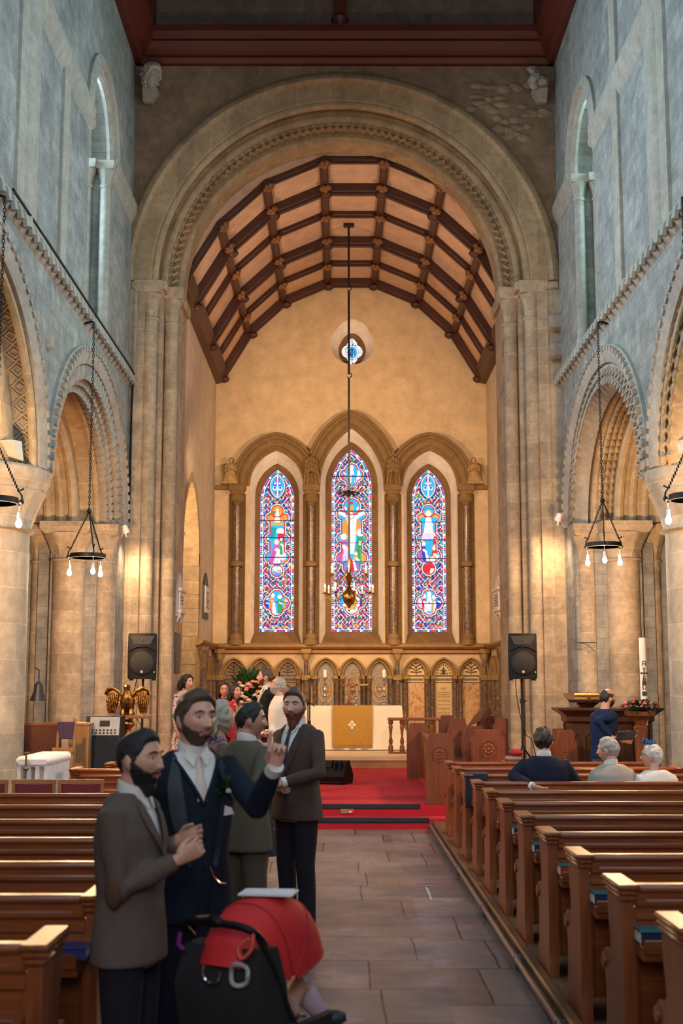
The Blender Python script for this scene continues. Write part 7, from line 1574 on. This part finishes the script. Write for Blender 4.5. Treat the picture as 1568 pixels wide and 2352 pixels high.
BROWN_T = tweed('brown_tweed', (.095, .067, .057), (.150, .108, .092)); BROWN_D = tweed('dark_brown_tweed', (.062, .038, .032), (.098, .062, .050)); OLIVE_T = tweed('olive_grey_tweed', (.082, .068, .048), (.120, .100, .072)); NAVYS = tweed('navy_suiting', (.008, .013, .024), (.013, .020, .036)); NAVYS2 = tweed('dark_navy_suiting', (.012, .014, .028), (.018, .021, .040)); DARKT = tweed('dark_trousers', (.014, .011, .018), (.022, .018, .026)); BEIGE = tweed('beige_linen_jacket', (.36, .31, .27), (.42, .37, .32)); CREAMJ = tweed('white_jacket', (.66, .62, .58), (.70, .67, .63)); BLACKJ = tweed('black_jacket', (.010, .011, .014), (.016, .017, .02)); BLUESW = tweed('blue_sweater', (.008, .018, .060), (.012, .026, .085))
H_BR = hairmat('brown_hair', (.085, .048, .026)); H_DK = hairmat('dark_brown_hair', (.016, .011, .010)); H_BK = hairmat('black_hair', (.010, .009, .011)); H_GI = hairmat('ginger_beard', (.15, .045, .018)); H_GRY = hairmat('grey_hair', (.40, .36, .32)); H_WH = hairmat('white_hair', (.72, .66, .60)); H_BLD = hairmat('grey_blonde_hair', (.42, .36, .28)); H_PUR = hairmat('auburn_purple_hair', (.12, .055, .065)); H_SAND = hairmat('sandy_hair', (.10, .055, .028)); STUB = hairmat('stubble', (.10, .052, .034))
SK1, SK2, SK3 = (.60, .315, .225), (.64, .345, .25), (.53, .26, .175)
# 1 man in brown tweed, nearest
def ex1(e, k, B, ys, M_h, A, body):
    sh, el, wr, a = A[1]; mb = MB(); mb.ell((0, 0, 0), (.020, .042, .068), 14, 9); d = (wr-el).normalized(); c = el+Vector((.040, -.012, -.005))
    q = Vector((1, -.3, -.1)).to_track_quat('X', 'Z').to_matrix().to_4x4(); mb.v = [tuple((c+(q @ Vector(p)))*k) for p in mb.v]; mb.build('elbow_patch', m_plain('brown_suede', (.085, .038, .022), .9), e)
Y1 = 5.2
human('bearded man in brown tweed jacket with elbow patches, hands clasped, nearest the camera', (P(305, 1800, Y1).x, Y1, 0), 104, 1.645, hy=10, hp=-2, hair=dict(m=H_BK, style='short', thick=.009, quiff=.012, side=.25, rough=.002), beard=dict(m=H_BK, thick=.013, length=.035), sk=SK1,
      arms={1: dict(w=P(408, 1975, Y1-.12), pole=(.5, -1, -.6), d=(.75, .1, .45), n=(-.2, 1, .2), curl=(.6, .6, .6, .6), thumb=.6, cuff=-.02), -1: dict(cuff=-.02, w=P(412, 1930, Y1+.10), d=(.9, -.25, .25), n=(-.1, -1, .1), curl=(.35, .4, .5, .55), thumb=.4)}, top=BROWN_T, hem=.80, open_=(1.25, 1.46, .075), shirt=SHIRT, lapel=BROWN_T, legs=DARKT, extra=ex1, vox=.0045, vox2=.010, fat=1.04)
# 2 groom in navy
def ex2(e, k, B, ys, M_h, A, body):
    mb = MB(); pts = [ys(x, z, .012)*k for x, z in ((-.03, 1.00), (-.05, .955), (-.08, .925), (-.115, .92))]; mb.tube(pts, .004, 6); mb.build('watch_chain', SILVER, e)
    mb = MB(); c = ys(-.125, 1.315, .02)*k; rr = random.Random(2); leafy(mb, tuple(c), .030, 40, rr, 1.2, .045); f = mb.build('buttonhole_leaves', LEAF, e)
    mb = MB(); bloom(mb, tuple(c+Vector((0, .02, .005))), .024, rr); bloom(mb, tuple(c+Vector((-.02, .015, .03))), .016, rr); mb.build('buttonhole_flower', FLW['cream'], e)
    mb = MB(); c = ys(-.125, 1.225, .012)*k; mb.loft([[tuple(c+Vector((x, y, z))) for x, y, z in q] for q in (((-.028, 0, -.01), (.022, 0, -.016), (.022, .008, -.014), (-.028, .008, -.008)), ((-.018, 0, .018), (.016, 0, .03), (.014, .006, .03), (-.016, .006, .02)))]); mb.build('pocket_square', SHIRT, e)
    for z in (1.12, 1.05, .99): mb = MB(); mb.ell(tuple(ys(-.0, z, .006)*k), (.008, .004, .008), 8, 6); mb.build('button', BLACK, e)
    # waistcoat
    mb = MB(); rings = []
    for z in (.80, .86, .95, 1.06, 1.2, 1.32, 1.40, 1.45): 
        from_z = z; q = []
        for a in range(1, 14):
            t_ = pi*a/14; r = tor_at(z); q.append(B((r[0]-.008)*cos(t_), (r[1]-.004)*sin(t_)+r[2], z)*k)
        rings.append([tuple(p) for p in q])
    mb.loft(rings, cap=False, closed=False); w = mb.build('waistcoat', NAVYS, e, ang=80)
    bm = bmesh.new(); bm.from_mesh(w.data); bmesh.ops.subdivide_edges(bm, edges=bm.edges, cuts=9, use_grid_fill=True); bmesh.ops.delete(bm, geom=[f for f in bm.faces if f.calc_center_median().z/k > 1.27 and abs(f.calc_center_median().x/k) < .085*(f.calc_center_median().z/k-1.27)/.16], context='FACES'); bm.to_mesh(w.data); bm.free()
    for s in (-1, 1):
        mb = MB(); mb.tube([tuple(ys(s*.087*(z-1.265)/.16, z, .001)*k) for z in (1.265, 1.30, 1.34, 1.38, 1.42, 1.455)], .009, 6); mb.build('waistcoat_edge', NAVYS, w)
Y2 = 5.9
human('bridegroom in navy three-piece suit with cream tie and buttonhole, raising one finger', (P(440, 1800, Y2).x, Y2, 0), 150, 1.80, hy=-8, hp=-3, hair=dict(m=H_BR, style='short', thick=.010, quiff=.013, side=.35, rough=.003), beard=dict(m=STUB, thick=.0045), sk=SK2,
      arms={-1: dict(w=P(628, 1768, Y2-.38), e=P(590, 1852, Y2-.20), d=(.12, -.1, 1), n=(.05, -1, 0), curl=(.0, .62, .66, .66), thumb=.75, cuff=.03), 1: dict(w=P(393, 2045, Y2-.05), d=(.15, -.1, -1), n=(.8, .5, 0), curl=(.15, .2, .22, .25), thumb=.15, cuff=.02)},
      tie_end=1.25, top=NAVYS, hem=.76, open_=(.55, 1.36, .098), shirt=SHIRT, tie=m_plain('cream_tie', (.66, .56, .50), .5), lapel=m_plain('navy_lapel', (.009, .017, .031), .55), legs=NAVYS2, extra=ex2, vox=.0045, vox2=.010)
# 3 man in olive tweed suit, back turned
Y3 = 8.6
human('man in olive-grey tweed suit, back turned, head in profile to the right', (P(560, 1800, Y3).x, Y3, 0), 38, 1.715, hy=48, hair=dict(m=H_BK, style='short', thick=.009, quiff=.008, side=.4, rough=.003), sk=SK3, arms={1: dict(w=P(605, 1842, Y3-.12), curl=(.4, .45, .5, .5)), -1: dict(w=P(520, 1850, Y3+.2))}, top=OLIVE_T, hem=.76, shirt=SHIRT, open_=(1.25, 1.46, .06), lapel=OLIVE_T, legs=OLIVE_T, fat=1.08, lean=.05)
# 4 ginger-bearded man
Y4 = 9.9
def ex4(e, k, B, ys, M_h, A, body): pass
human('man with long ginger beard in brown tweed jacket and dark trousers, facing the camera', (P(682, 1800, Y4).x, Y4, 0), 222, 1.80, hy=-26, hair=dict(m=H_BR, style='short', thick=.010, quiff=.016, side=.3, rough=.003), beard=dict(m=H_GI, thick=.016, length=.065), sk=SK2, arms={-1: dict(w=P(652, 1797, Y4-.30), pole=(-.9, -.4, -.6), d=(-.9, -.1, .05), n=(0, 1, -.3), curl=(.5, .5, .5, .5)), 1: dict(w=P(640, 1805, Y4-.16), d=(.3, -.8, -.2), curl=(.4, .4, .4, .4))}, top=BROWN_D, hem=.79, open_=(1.12, 1.43, .085), shirt=SHIRT, tie=m_plain('navy_tie', (.012, .012, .04), .6), lapel=BROWN_D, legs=DARKT, fat=1.08)
# 5, 6 women behind
Y5 = 9.75; FLORAL = NT('purple_floral_print'); f = FLORAL.noise(FLORAL.obj(), 16, 3, .6, 1.0); FLORAL = FLORAL.fin(FLORAL.ramp(f, [(.35, (.035, .018, .035)), (.46, (.16, .07, .13)), (.55, (.36, .16, .12)), (.64, (.03, .02, .035))], 'CONSTANT'), .8)
DFLOR = NT('dark_floral_print'); f = DFLOR.noise(DFLOR.obj(), 11, 2, .5, .8); DFLOR = DFLOR.fin(DFLOR.ramp(f, [(.3, (.012, .010, .014)), (.60, (.014, .011, .016)), (.62, (.26, .07, .03)), (.68, (.30, .11, .05))], 'CONSTANT'), .8)
human('woman with grey-blonde streaked hair behind the bridegroom, head bowed', (P(500, 1800, Y5).x, Y5, 0), 70, 1.70, hy=10, hp=-22, fem=True, hair=dict(m=H_BLD, style='long', thick=.03, rough=.006, length=.13, lx=dict(flare=.1)), sk=SK1, top=FLORAL, topname='blouse', hem=.85, legs=DARKT, fat=.92)
human('woman with long wavy auburn hair in pink top, dark floral skirt and black boots', (P(588, 1900, 11.4).x, 11.4, 0), 30, 1.60, hy=-15, fem=True, hair=dict(m=H_PUR, style='long', thick=.028, rough=.007, length=.40, lx=dict(flare=.55, wave=.018)), sk=SK2, top=m_plain('pink_top', (.55, .26, .26), .8), topname='top', hem=.88, skirt=(DFLOR, .40, .10), fat=.88, sidelean=-.12)
# 7 best man, 8 priest
Y7 = 17.8
def ex7(e, k, B, ys, M_h, A, body): mb = MB(); c = ys(-.11, 1.27, .014)*k; mb.box(c.x-.03, c.x+.03, c.y-.005, c.y+.008, c.z-.004, c.z+.022); mb.build('pocket_square', SHIRT, e)
human('young man with quiff in black jacket over white shirt, facing left by the flowers', (P(613, 1700, Y7).x, Y7, .275), 262, 1.79, hy=5, hp=-8, hair=dict(m=H_BR, style='short', thick=.011, quiff=.022, side=.3), beard=dict(m=H_SAND, thick=.003), sk=SK1, top=BLACKJ, hem=.80, open_=(.82, 1.40, .12), shirt=SHIRT, tie=m_plain('pale_tie', (.6, .5, .42), .6), lapel=BLACKJ, legs=DARKT, extra=ex7, arms={1: dict(w=P(607, 1690, Y7-.2)), -1: dict(w=P(602, 1695, Y7+.15))})
Y8 = 17.05
human('grey-haired bearded priest with glasses in white robe, head bowed, reading papers', (P(641, 1700, Y8).x, Y8, .275), 250, 1.66, hy=8, hp=-24, hair=dict(m=H_GRY, style='receding', thick=.016, side=.8), beard=dict(m=H_GRY, thick=.008), glasses=BLACK, sk=SK2, arms={1: dict(w=P(624, 1690, Y8-.2), d=(-1, -.1, .1), n=(0, 0, 1), cuff=.02), -1: dict(w=P(616, 1690, Y8-.02), d=(-1, .1, .1), n=(0, 0, 1), cuff=.02)}, top=LINEN, topname='robe', hem=.12, fat=1.12, legs=DARKT)
p = P(600, 1684, Y8-.1); e = thing('papers', 'white sheets of paper held by the priest', 'paper', (p.x, Y8-.1, p.z), .2); mb = MB(); mb.box(-.13, .09, -.10, .10, 0, .006, M=Matrix.Rotation(-.5, 4, 'Y')); mb.build('sheet', PAGE, e)
# 9-11 women by the left pier
human('dark-haired woman with glasses standing before the left arcade, facing camera', (P(513, 1700, 19.4).x, 19.4, .275), 172, 1.60, fem=True, hair=dict(m=H_DK, style='long', thick=.02, length=.24, lx=dict(flare=.2)), glasses=BLACK, sk=SK3, top=m_plain('wine_top', (.10, .012, .02), .8), topname='top', legs=DARKT, fat=.9)
def ex10(e, k, B, ys, M_h, A, body): pass
Y10 = 18.6
human('dark-haired woman in red top singing into a microphone beside the flowers', (P(537, 1700, Y10).x, Y10, .275), 140, 1.56, hy=-5, hp=-10, fem=True, hair=dict(m=H_DK, style='long', thick=.022, length=.30, lx=dict(flare=.35, wave=.01)), sk=SK3, top=m_plain('red_top', (.42, .012, .02), .8), topname='top', legs=DARKT, fat=.9, arms={-1: dict(w=P(545, 1632, Y10-.25), pole=(-.5, .1, -1), d=(.05, -.2, 1), n=(-1, 0, 0), curl=(.6, .6, .6, .6))})
p = P(547, 1612, Y10-.27); e = thing('microphone', 'hand-held black microphone at the singing woman\'s mouth', 'microphone', p, 0); mb = MB(); mb.tube([(0, 0, -.16), (-.01, .01, 0)], [.011, .016], 8); mb.build('handle', BLACK, e); mb = MB(); mb.ell((-.012, .012, .025), .026, 10, 8); mb.build('mesh_head', GRILLE, e)
Y11 = 20.4
WFLOR = NT('white_floral_print'); f = WFLOR.noise(WFLOR.obj(), 9, 3, .6, 1.0); WFLOR = WFLOR.fin(WFLOR.ramp(f, [(.35, (.05, .12, .10)), (.44, (.62, .55, .56)), (.60, (.40, .10, .16)), (.66, (.6, .55, .58))], 'CONSTANT'), .8)
human('black-haired woman in pale floral dress beside the left arch pier', (P(424, 1700, Y11).x, Y11, .275), 125, 1.72, fem=True, hair=dict(m=H_BK, style='long', thick=.022, length=.12), sk=SK2, top=WFLOR, topname='dress_top', hem=.88, skirt=(WFLOR, .35, .12), fat=.92)
# 12-14 seated people on the right
def seated(u, vtop, Y, H, label, psi, **kw):
    z = P(u, vtop, Y).z-H*1.012; return human(label, (P(u, vtop, Y).x, Y, z), psi, H, seat=True, **kw)
YS = PYR[3]+.30
seated(1247, 1659, YS, 1.80, 'dark-haired man in navy suit seated with one arm over the pew back, seen from behind', 4, hy=8, hair=dict(m=H_DK, style='short', thick=.015, side=.7, rough=.006), sk=SK1, top=NAVYS2, shirt=SHIRT, legs=DARKT, fat=1.12, arms={-1: dict(w=P(1222, 1806, YS-.34), e=P(1178, 1782, YS-.1), curl=(.3, .3, .3, .3), d=(.9, -.2, -.4)), 1: dict(w=P(1305, 1800, YS+.3))})
seated(1404, 1683, YS+.02, 1.70, 'grey-haired man in beige jacket seated, head turned left', -22, hy=-38, hair=dict(m=H_GRY, style='short', thick=.014, side=.7, rough=.005), sk=SK2, top=BEIGE, shirt=SHIRT, legs=DARKT, fat=1.24, lean=.06)
def ex14(e, k, B, ys, M_h, A, body):
    rr = random.Random(8); BL = m_plain('blue_fascinator', (.012, .10, .30), .7, var=.3); mb = MB()
    for i in range(16):
        a = rr.uniform(0, 2*pi); L = rr.uniform(.03, .075); c = Vector((rr.uniform(-.03, .05), rr.uniform(.0, .07), .125)); pts = [c, c+Vector((cos(a)*L*.6, sin(a)*L*.6, L*.7)), c+Vector((cos(a)*L, sin(a)*L, .01)), c+Vector((cos(a)*L*.3, sin(a)*L*.3, .0))]; mb.tube([tuple((M_h @ p)*k) for p in pts], .011*k, 6, flat=.35)
    mb.ell(tuple((M_h @ Vector((.02, .03, .125)))*k), (.05, .05, .02), 10, 7); mb.build('fascinator', BL, e)
seated(1503, 1700, YS+.02, 1.62, 'white-haired woman in white jacket with blue fascinator and glasses, seated', -22, hy=-48, hp=-6, fem=True, hair=dict(m=H_WH, style='short', thick=.015, side=.9, rough=.005), glasses=BLACK, sk=SK2, top=CREAMJ, legs=DARKT, fat=1.22, lean=.12, sidelean=.04, extra=ex14)
# 15 man in blue sweater
Y15 = 15.75
def ex15(e, k, B, ys, M_h, A, body): mb = MB(); c = ys(.05, 1.22, .006)*k; mb.box(c.x-.07*k, c.x+.03*k, c.y-.012, c.y+.004, c.z-.10, c.z+.08, bev=.004); tag(mb.build('chest_print', m_plain('turquoise_print', (.02, .35, .42), .6), e), 'turquoise print on the chest')
human('balding man in navy-blue sweater standing by the pulpit, turned to the right', (P(1385, 1700, Y15).x, Y15, .1), 62, 1.69, hy=5, hp=4, hair=dict(m=H_BK, style='receding', thick=.006, side=.9, bald=1.0), beard=dict(m=H_BK, thick=.004), sk=SK3, top=BLUESW, topname='sweater', hem=.88, legs=m_plain('blue_jeans', (.03, .07, .12), .85, bump=.2, bscale=150), fat=1.02, lean=.10, arms={1: dict(w=P(1404, 1692, Y15-.30), pole=(.3, -1, -.6), d=(.9, -.1, -.1), n=(0, -.3, -1), curl=(.3, .3, .35, .35)), -1: dict(w=P(1425, 1700, Y15+.1))}, extra=ex15)
p = P(1432, 1690, Y15-.28); e = thing('glass_tray', 'dark glossy tray with silver handle held by the man in blue sweater', 'tray', p, .3); mb = MB(); mb.loft([[(-.10, -.06, -.05), (.10, -.06, -.05), (.10, .06, -.05), (-.10, .06, -.05)], [(-.13, -.08, .04), (.12, -.08, .06), (.12, .08, .06), (-.13, .08, .04)], [(-.11, -.06, .04), (.10, -.06, .05), (.10, .06, .05), (-.11, .06, .04)], [(-.09, -.05, -.04), (.09, -.05, -.04), (.09, .05, -.04), (-.09, .05, -.04)]]); mb.build('bowl', m_plain('smoked_glass', (.03, .03, .035), .08), e); mb = MB(); mb.tube([(.10, -.06, .05), (.17, -.05, .06), (.18, .0, .0), (.15, .04, -.04), (.10, .05, -.02)], .007, 6); mb.build('handle', SILVER, e)
# ================================================================== PUSHCHAIR
RED = m_plain('red_canopy_fabric', (.62, .018, .022), .75, var=.06, bump=.1, bscale=120); BLKF = m_plain('black_buggy_fabric', (.013, .011, .013), .8, var=.3, bump=.3, bscale=90)
BF = Vector((.5, .866, 0)); e = thing('pushchair', 'black pushchair with red hood standing in the aisle', 'pushchair', (-.46, 5.16, 0), radians(-30)); e.scale = (.9, .9, .9)
# local: +y forward, x right; handle at origin
mb = MB(); piv = Vector((0, .30, .70)); W_ = .185; ribs = []
for i in range(15):
    al = radians(-72+150*i/14); d = Vector((0, sin(al), cos(al))); R_ = .335 if al < 0 else .335+.05*sin(al); row = []
    for j in range(19):
        t_ = -1+2*j/18; ta = t_*pi/2; x = W_*(abs(sin(ta))**.8)*(1 if t_ > 0 else -1); h = R_*max(0, cos(ta))**.62; row.append(tuple(piv+Vector((x, 0, 0))+d*(.03+h*.97)))
    ribs.append(row)
n = 19; v = [p for r in ribs for p in r]; v2 = [tuple(piv+(Vector(p)-piv)*.965) for p in v]
mb.add(v, [(i*n+j, i*n+j+1, (i+1)*n+j+1, (i+1)*n+j) for i in range(14) for j in range(n-1)]); mb.add(v2, [(i*n+j, (i+1)*n+j, (i+1)*n+j+1, i*n+j+1) for i in range(14) for j in range(n-1)])
hood = mb.build('hood', RED, e, ang=80)
mb = MB()
for i in (5, 10, 14): mb.tube(ribs[i], .006, 6)
tag(mb.build('hood_piping', m_plain('dark_red_piping', (.34, .01, .015), .7), hood))
mb = MB(); mb.loft([[(-.19, .10, .86), (.19, .10, .86), (.19, .15, .86), (-.19, .15, .86)], [(-.20, .16, .62), (.20, .16, .62), (.20, .20, .62), (-.20, .20, .62)], [(-.19, .26, .36), (.19, .26, .36), (.19, .30, .36), (-.19, .30, .36)]]); mb.box(-.19, .19, .26, .62, .33, .38, bev=.02); mb.box(-.20, -.17, .18, .62, .36, .52, bev=.012); mb.box(.17, .20, .18, .62, .36, .52, bev=.012); mb.loft([[(-.17, .60, .36), (.17, .60, .36), (.17, .62, .33), (-.17, .62, .33)], [(-.15, .72, .18), (.15, .72, .18), (.15, .74, .16), (-.15, .74, .16)]]); mb.build('seat', BLKF, e)
mb = MB(); mb.loft([[(-.21, .02, .88), (.20, .02, .88), (.20, .14, .88), (-.21, .14, .88)], [(-.22, -.04, .72), (.22, -.04, .72), (.22, .18, .72), (-.22, .18, .72)], [(-.21, .00, .50), (.22, .0, .50), (.22, .22, .50), (-.21, .22, .50)], [(-.20, .06, .20), (.20, .06, .20), (.20, .5, .20), (-.20, .5, .20)]]); mb.build('storage_bag', BLKF, e)
mb = MB()
for s in (-1, 1): mb.tube([(s*.19, -.0, .94), (s*.21, .08, .82), (s*.22, .20, .60), (s*.22, .42, .32), (s*.22, .66, .10)], .014, 8); mb.tube([(s*.22, .24, .54), (s*.22, .05, .10)], .013, 8)
mb.tube([(-.22, .05, .10), (.22, .05, .10)], .010, 8); mb.build('frame', IRON, e)
mb = MB(); mb.tube(bez([(-.19, .05, .90), (-.185, -.02, .96), (-.12, -.045, .985), (0, -.05, .99), (.12, -.045, .985), (.185, -.02, .96), (.19, .05, .90)], 5), .017, 10); mb.ell((0, -.05, .995), (.05, .026, .026), 10, 7); mb.build('handlebar', BLACK, e)
for s in (-1, 1):
    for y, R_ in ((.05, .09), (.66, .075)):
        mb = MB(); M = Tr(s*.23, y, R_) @ Matrix.Rotation(pi/2, 4, 'Y'); mb.lathe([(R_*.72, -.02), (R_, -.016), (R_, .016), (R_*.72, .02), (R_*.72, -.02)], n=28, M=M); w = mb.build('wheel', BLACK, e)
        mb = MB(); mb.lathe([(.002, -.015), (R_*.7, -.010), (R_*.7, .010), (.002, .015)], n=20, M=M); mb.build('hub', GREY, w)
mb = MB(); mb.tube([(.045*cos(q*pi/9-.2), -.075, .79+.045*sin(q*pi/9-.2)) for q in range(-10, 2)], .006, 6); mb.build('silver_clip_ring', SILVER, e)
mb = MB(); mb.tube([(.045*cos(q*pi/8)+.13, -.055+.01*sin(q), .79+.045*sin(q*pi/8)) for q in range(16)], .010, 6, closed=True); mb.build('grey_clip_ring', GREY, e)
mb = MB(); mb.tube(bez([(.185, -.03, .965), (.19, -.05, .90), (.15, -.065, .86), (.13, -.06, .90), (.17, -.045, .94)], 5), .008, 6); mb.build('red_wrist_strap', m_plain('orange_red_strap', (.72, .09, .05), .6), e)
mb = MB(); mb.tube([(-.20, -.03, .93), (-.20, -.04, .88), (-.17, -.04, .86)], .010, 6); mb.build('purple_toggle', m_plain('purple_toggle', (.22, .02, .22), .5), e)
# paper on the hood
e2 = thing('paper_sheets', 'white sheets of paper lying on top of the red pushchair hood', 'paper', (0, 0, 0)); c = P(612, 2042, 5.40); e2.location = (c.x, 5.42, .955); mb = MB(); mb.box(-.105, .12, -.075, .075, 0, .006, M=Rz(-.15)); mb.box(-.09, .11, -.07, .07, .0065, .009, M=Rz(-.08)); mb.build('sheet', m_plain('white_paper', (.72, .72, .76), .7, var=.02), e2)
# child in the pushchair
loc = Vector((-.46, 5.16, 0)); R30 = Rz(radians(-30)); ch = thing('child', 'small child in lilac trousers and dark shoes sitting in the pushchair', 'child', loc, radians(-30)); ch.scale = (.9, .9, .9)
chm = (Matrix.Translation(loc) @ R30 @ Matrix.Scale(.9, 4)).inverted(); LEG = {-1: [Vector((-.10, .56, .49)), Vector((-.10, .68, .36)), Vector((-.10, .74, .28))], 1: [chm @ P(686, 2262, 5.62), chm @ P(716, 2302, 5.66), chm @ P(738, 2330, 5.68)]}
mb = MB(); M_h = Tr(0, .33, .80); k = .80; g_ = head_grid(40, 48, True, 1.05); grid_mb(mb, g_[0]*k, g_[1]*k, g_[2]*k, M_h); mb.tube([(0, .32, .74), (0, .32, .66), (0, .34, .45)], [.035, .09, .09], 12)
for s in (-1, 1): mb.tube([(s*.08, .33, .64), (s*.11, .42, .54), (s*.07, .50, .50)], [.035, .028, .022], 8); hand(mb, (s*.07, .50, .50), (0, 1, 0), (0, 0, -1), s, k=.55); K_ = LEG[s]; mb.tube([(s*.05, .36, .46), K_[0], K_[1], K_[2]], [.058, .050, .040, .030], 10)
body = fuse(mb, 'body', skin((.55, .33, .25)), ch, .006, 3)
mb = MB(); mb.tube([(0, .32, .70), (0, .33, .6), (0, .35, .42)], [.09, .105, .11], 14); fuse(mb, 'top', m_plain('pale_grey_top', (.55, .52, .54), .85), ch, .012, 5)
for s in (-1, 1):
    K_ = LEG[s]; d = (K_[2]-K_[1]).normalized(); mb = MB(); mb.tube([K_[0].lerp(K_[1], .35), K_[1], K_[2]-d*.015], [.056, .050, .042], 12); mb.build('legging', m_plain('lilac_cotton', (.52, .36, .46), .85), ch)
    mb = MB(); f = (Vector((.85, .5, .1)) if s > 0 else Vector((0, 1, .1))).normalized(); c = K_[2]+d*.03+f*.035; mb.tube([c-f*.05, c-f*.02, c+f*.03, c+f*.065], [.028, .040, .036, .018], 12); mb.build('shoe', m_plain('dark_teal_shoe', (.01, .03, .035), .5), ch)
mb = MB(); h_ = hair_cap('short', .012, fem=True); grid_mb(mb, h_[0]*k, h_[1]*k, h_[2]*k, M_h); mb.build('hair', H_BR, body)

# carved heads under the wall plate
for x, s, lab in ((LX+.30, 1, 'carved stone head corbel above the left side of the chancel arch'), (RX-.30, -1, 'broken stone head corbel above the right side of the chancel arch')):
    e = thing('head_corbel', lab, 'corbel', (x, YA-.22, 12.40)); mb = MB()
    M = Rz(pi+s*.75) @ Matrix.Rotation(-.25, 4, 'X') @ Matrix.Scale(1.75 if s > 0 else 1.5, 4)
    if s > 0:
        g_ = head_grid(40, 48); grid_mb(mb, *g_[:3], M); h_ = hair_cap('long', .03, rough=.012, seed=5); grid_mb(mb, *h_, M)
        for q in (-1, 1): mb.ell((q*.031, .078, .008), (.012, .012, .008), 8, 6, M=M)
    else:
        rr = random.Random(12)
        for q in range(22): mb.ell((rr.uniform(-.13, .13), rr.uniform(-.12, .12), rr.uniform(-.2, .18)), (rr.uniform(.05, .10), rr.uniform(.05, .1), rr.uniform(.05, .1)), 7, 5)
    mb.loft([[(a*k_-s*.12*(1-k_), b*k_+.12, z) for a, b in ((-.16, -.13), (.16, -.13), (.16, .14), (-.16, .14))] for k_, z in ((.45, -.42), (.85, -.20), (.6, -.05))]); mb.build('carving', BILLET, e)
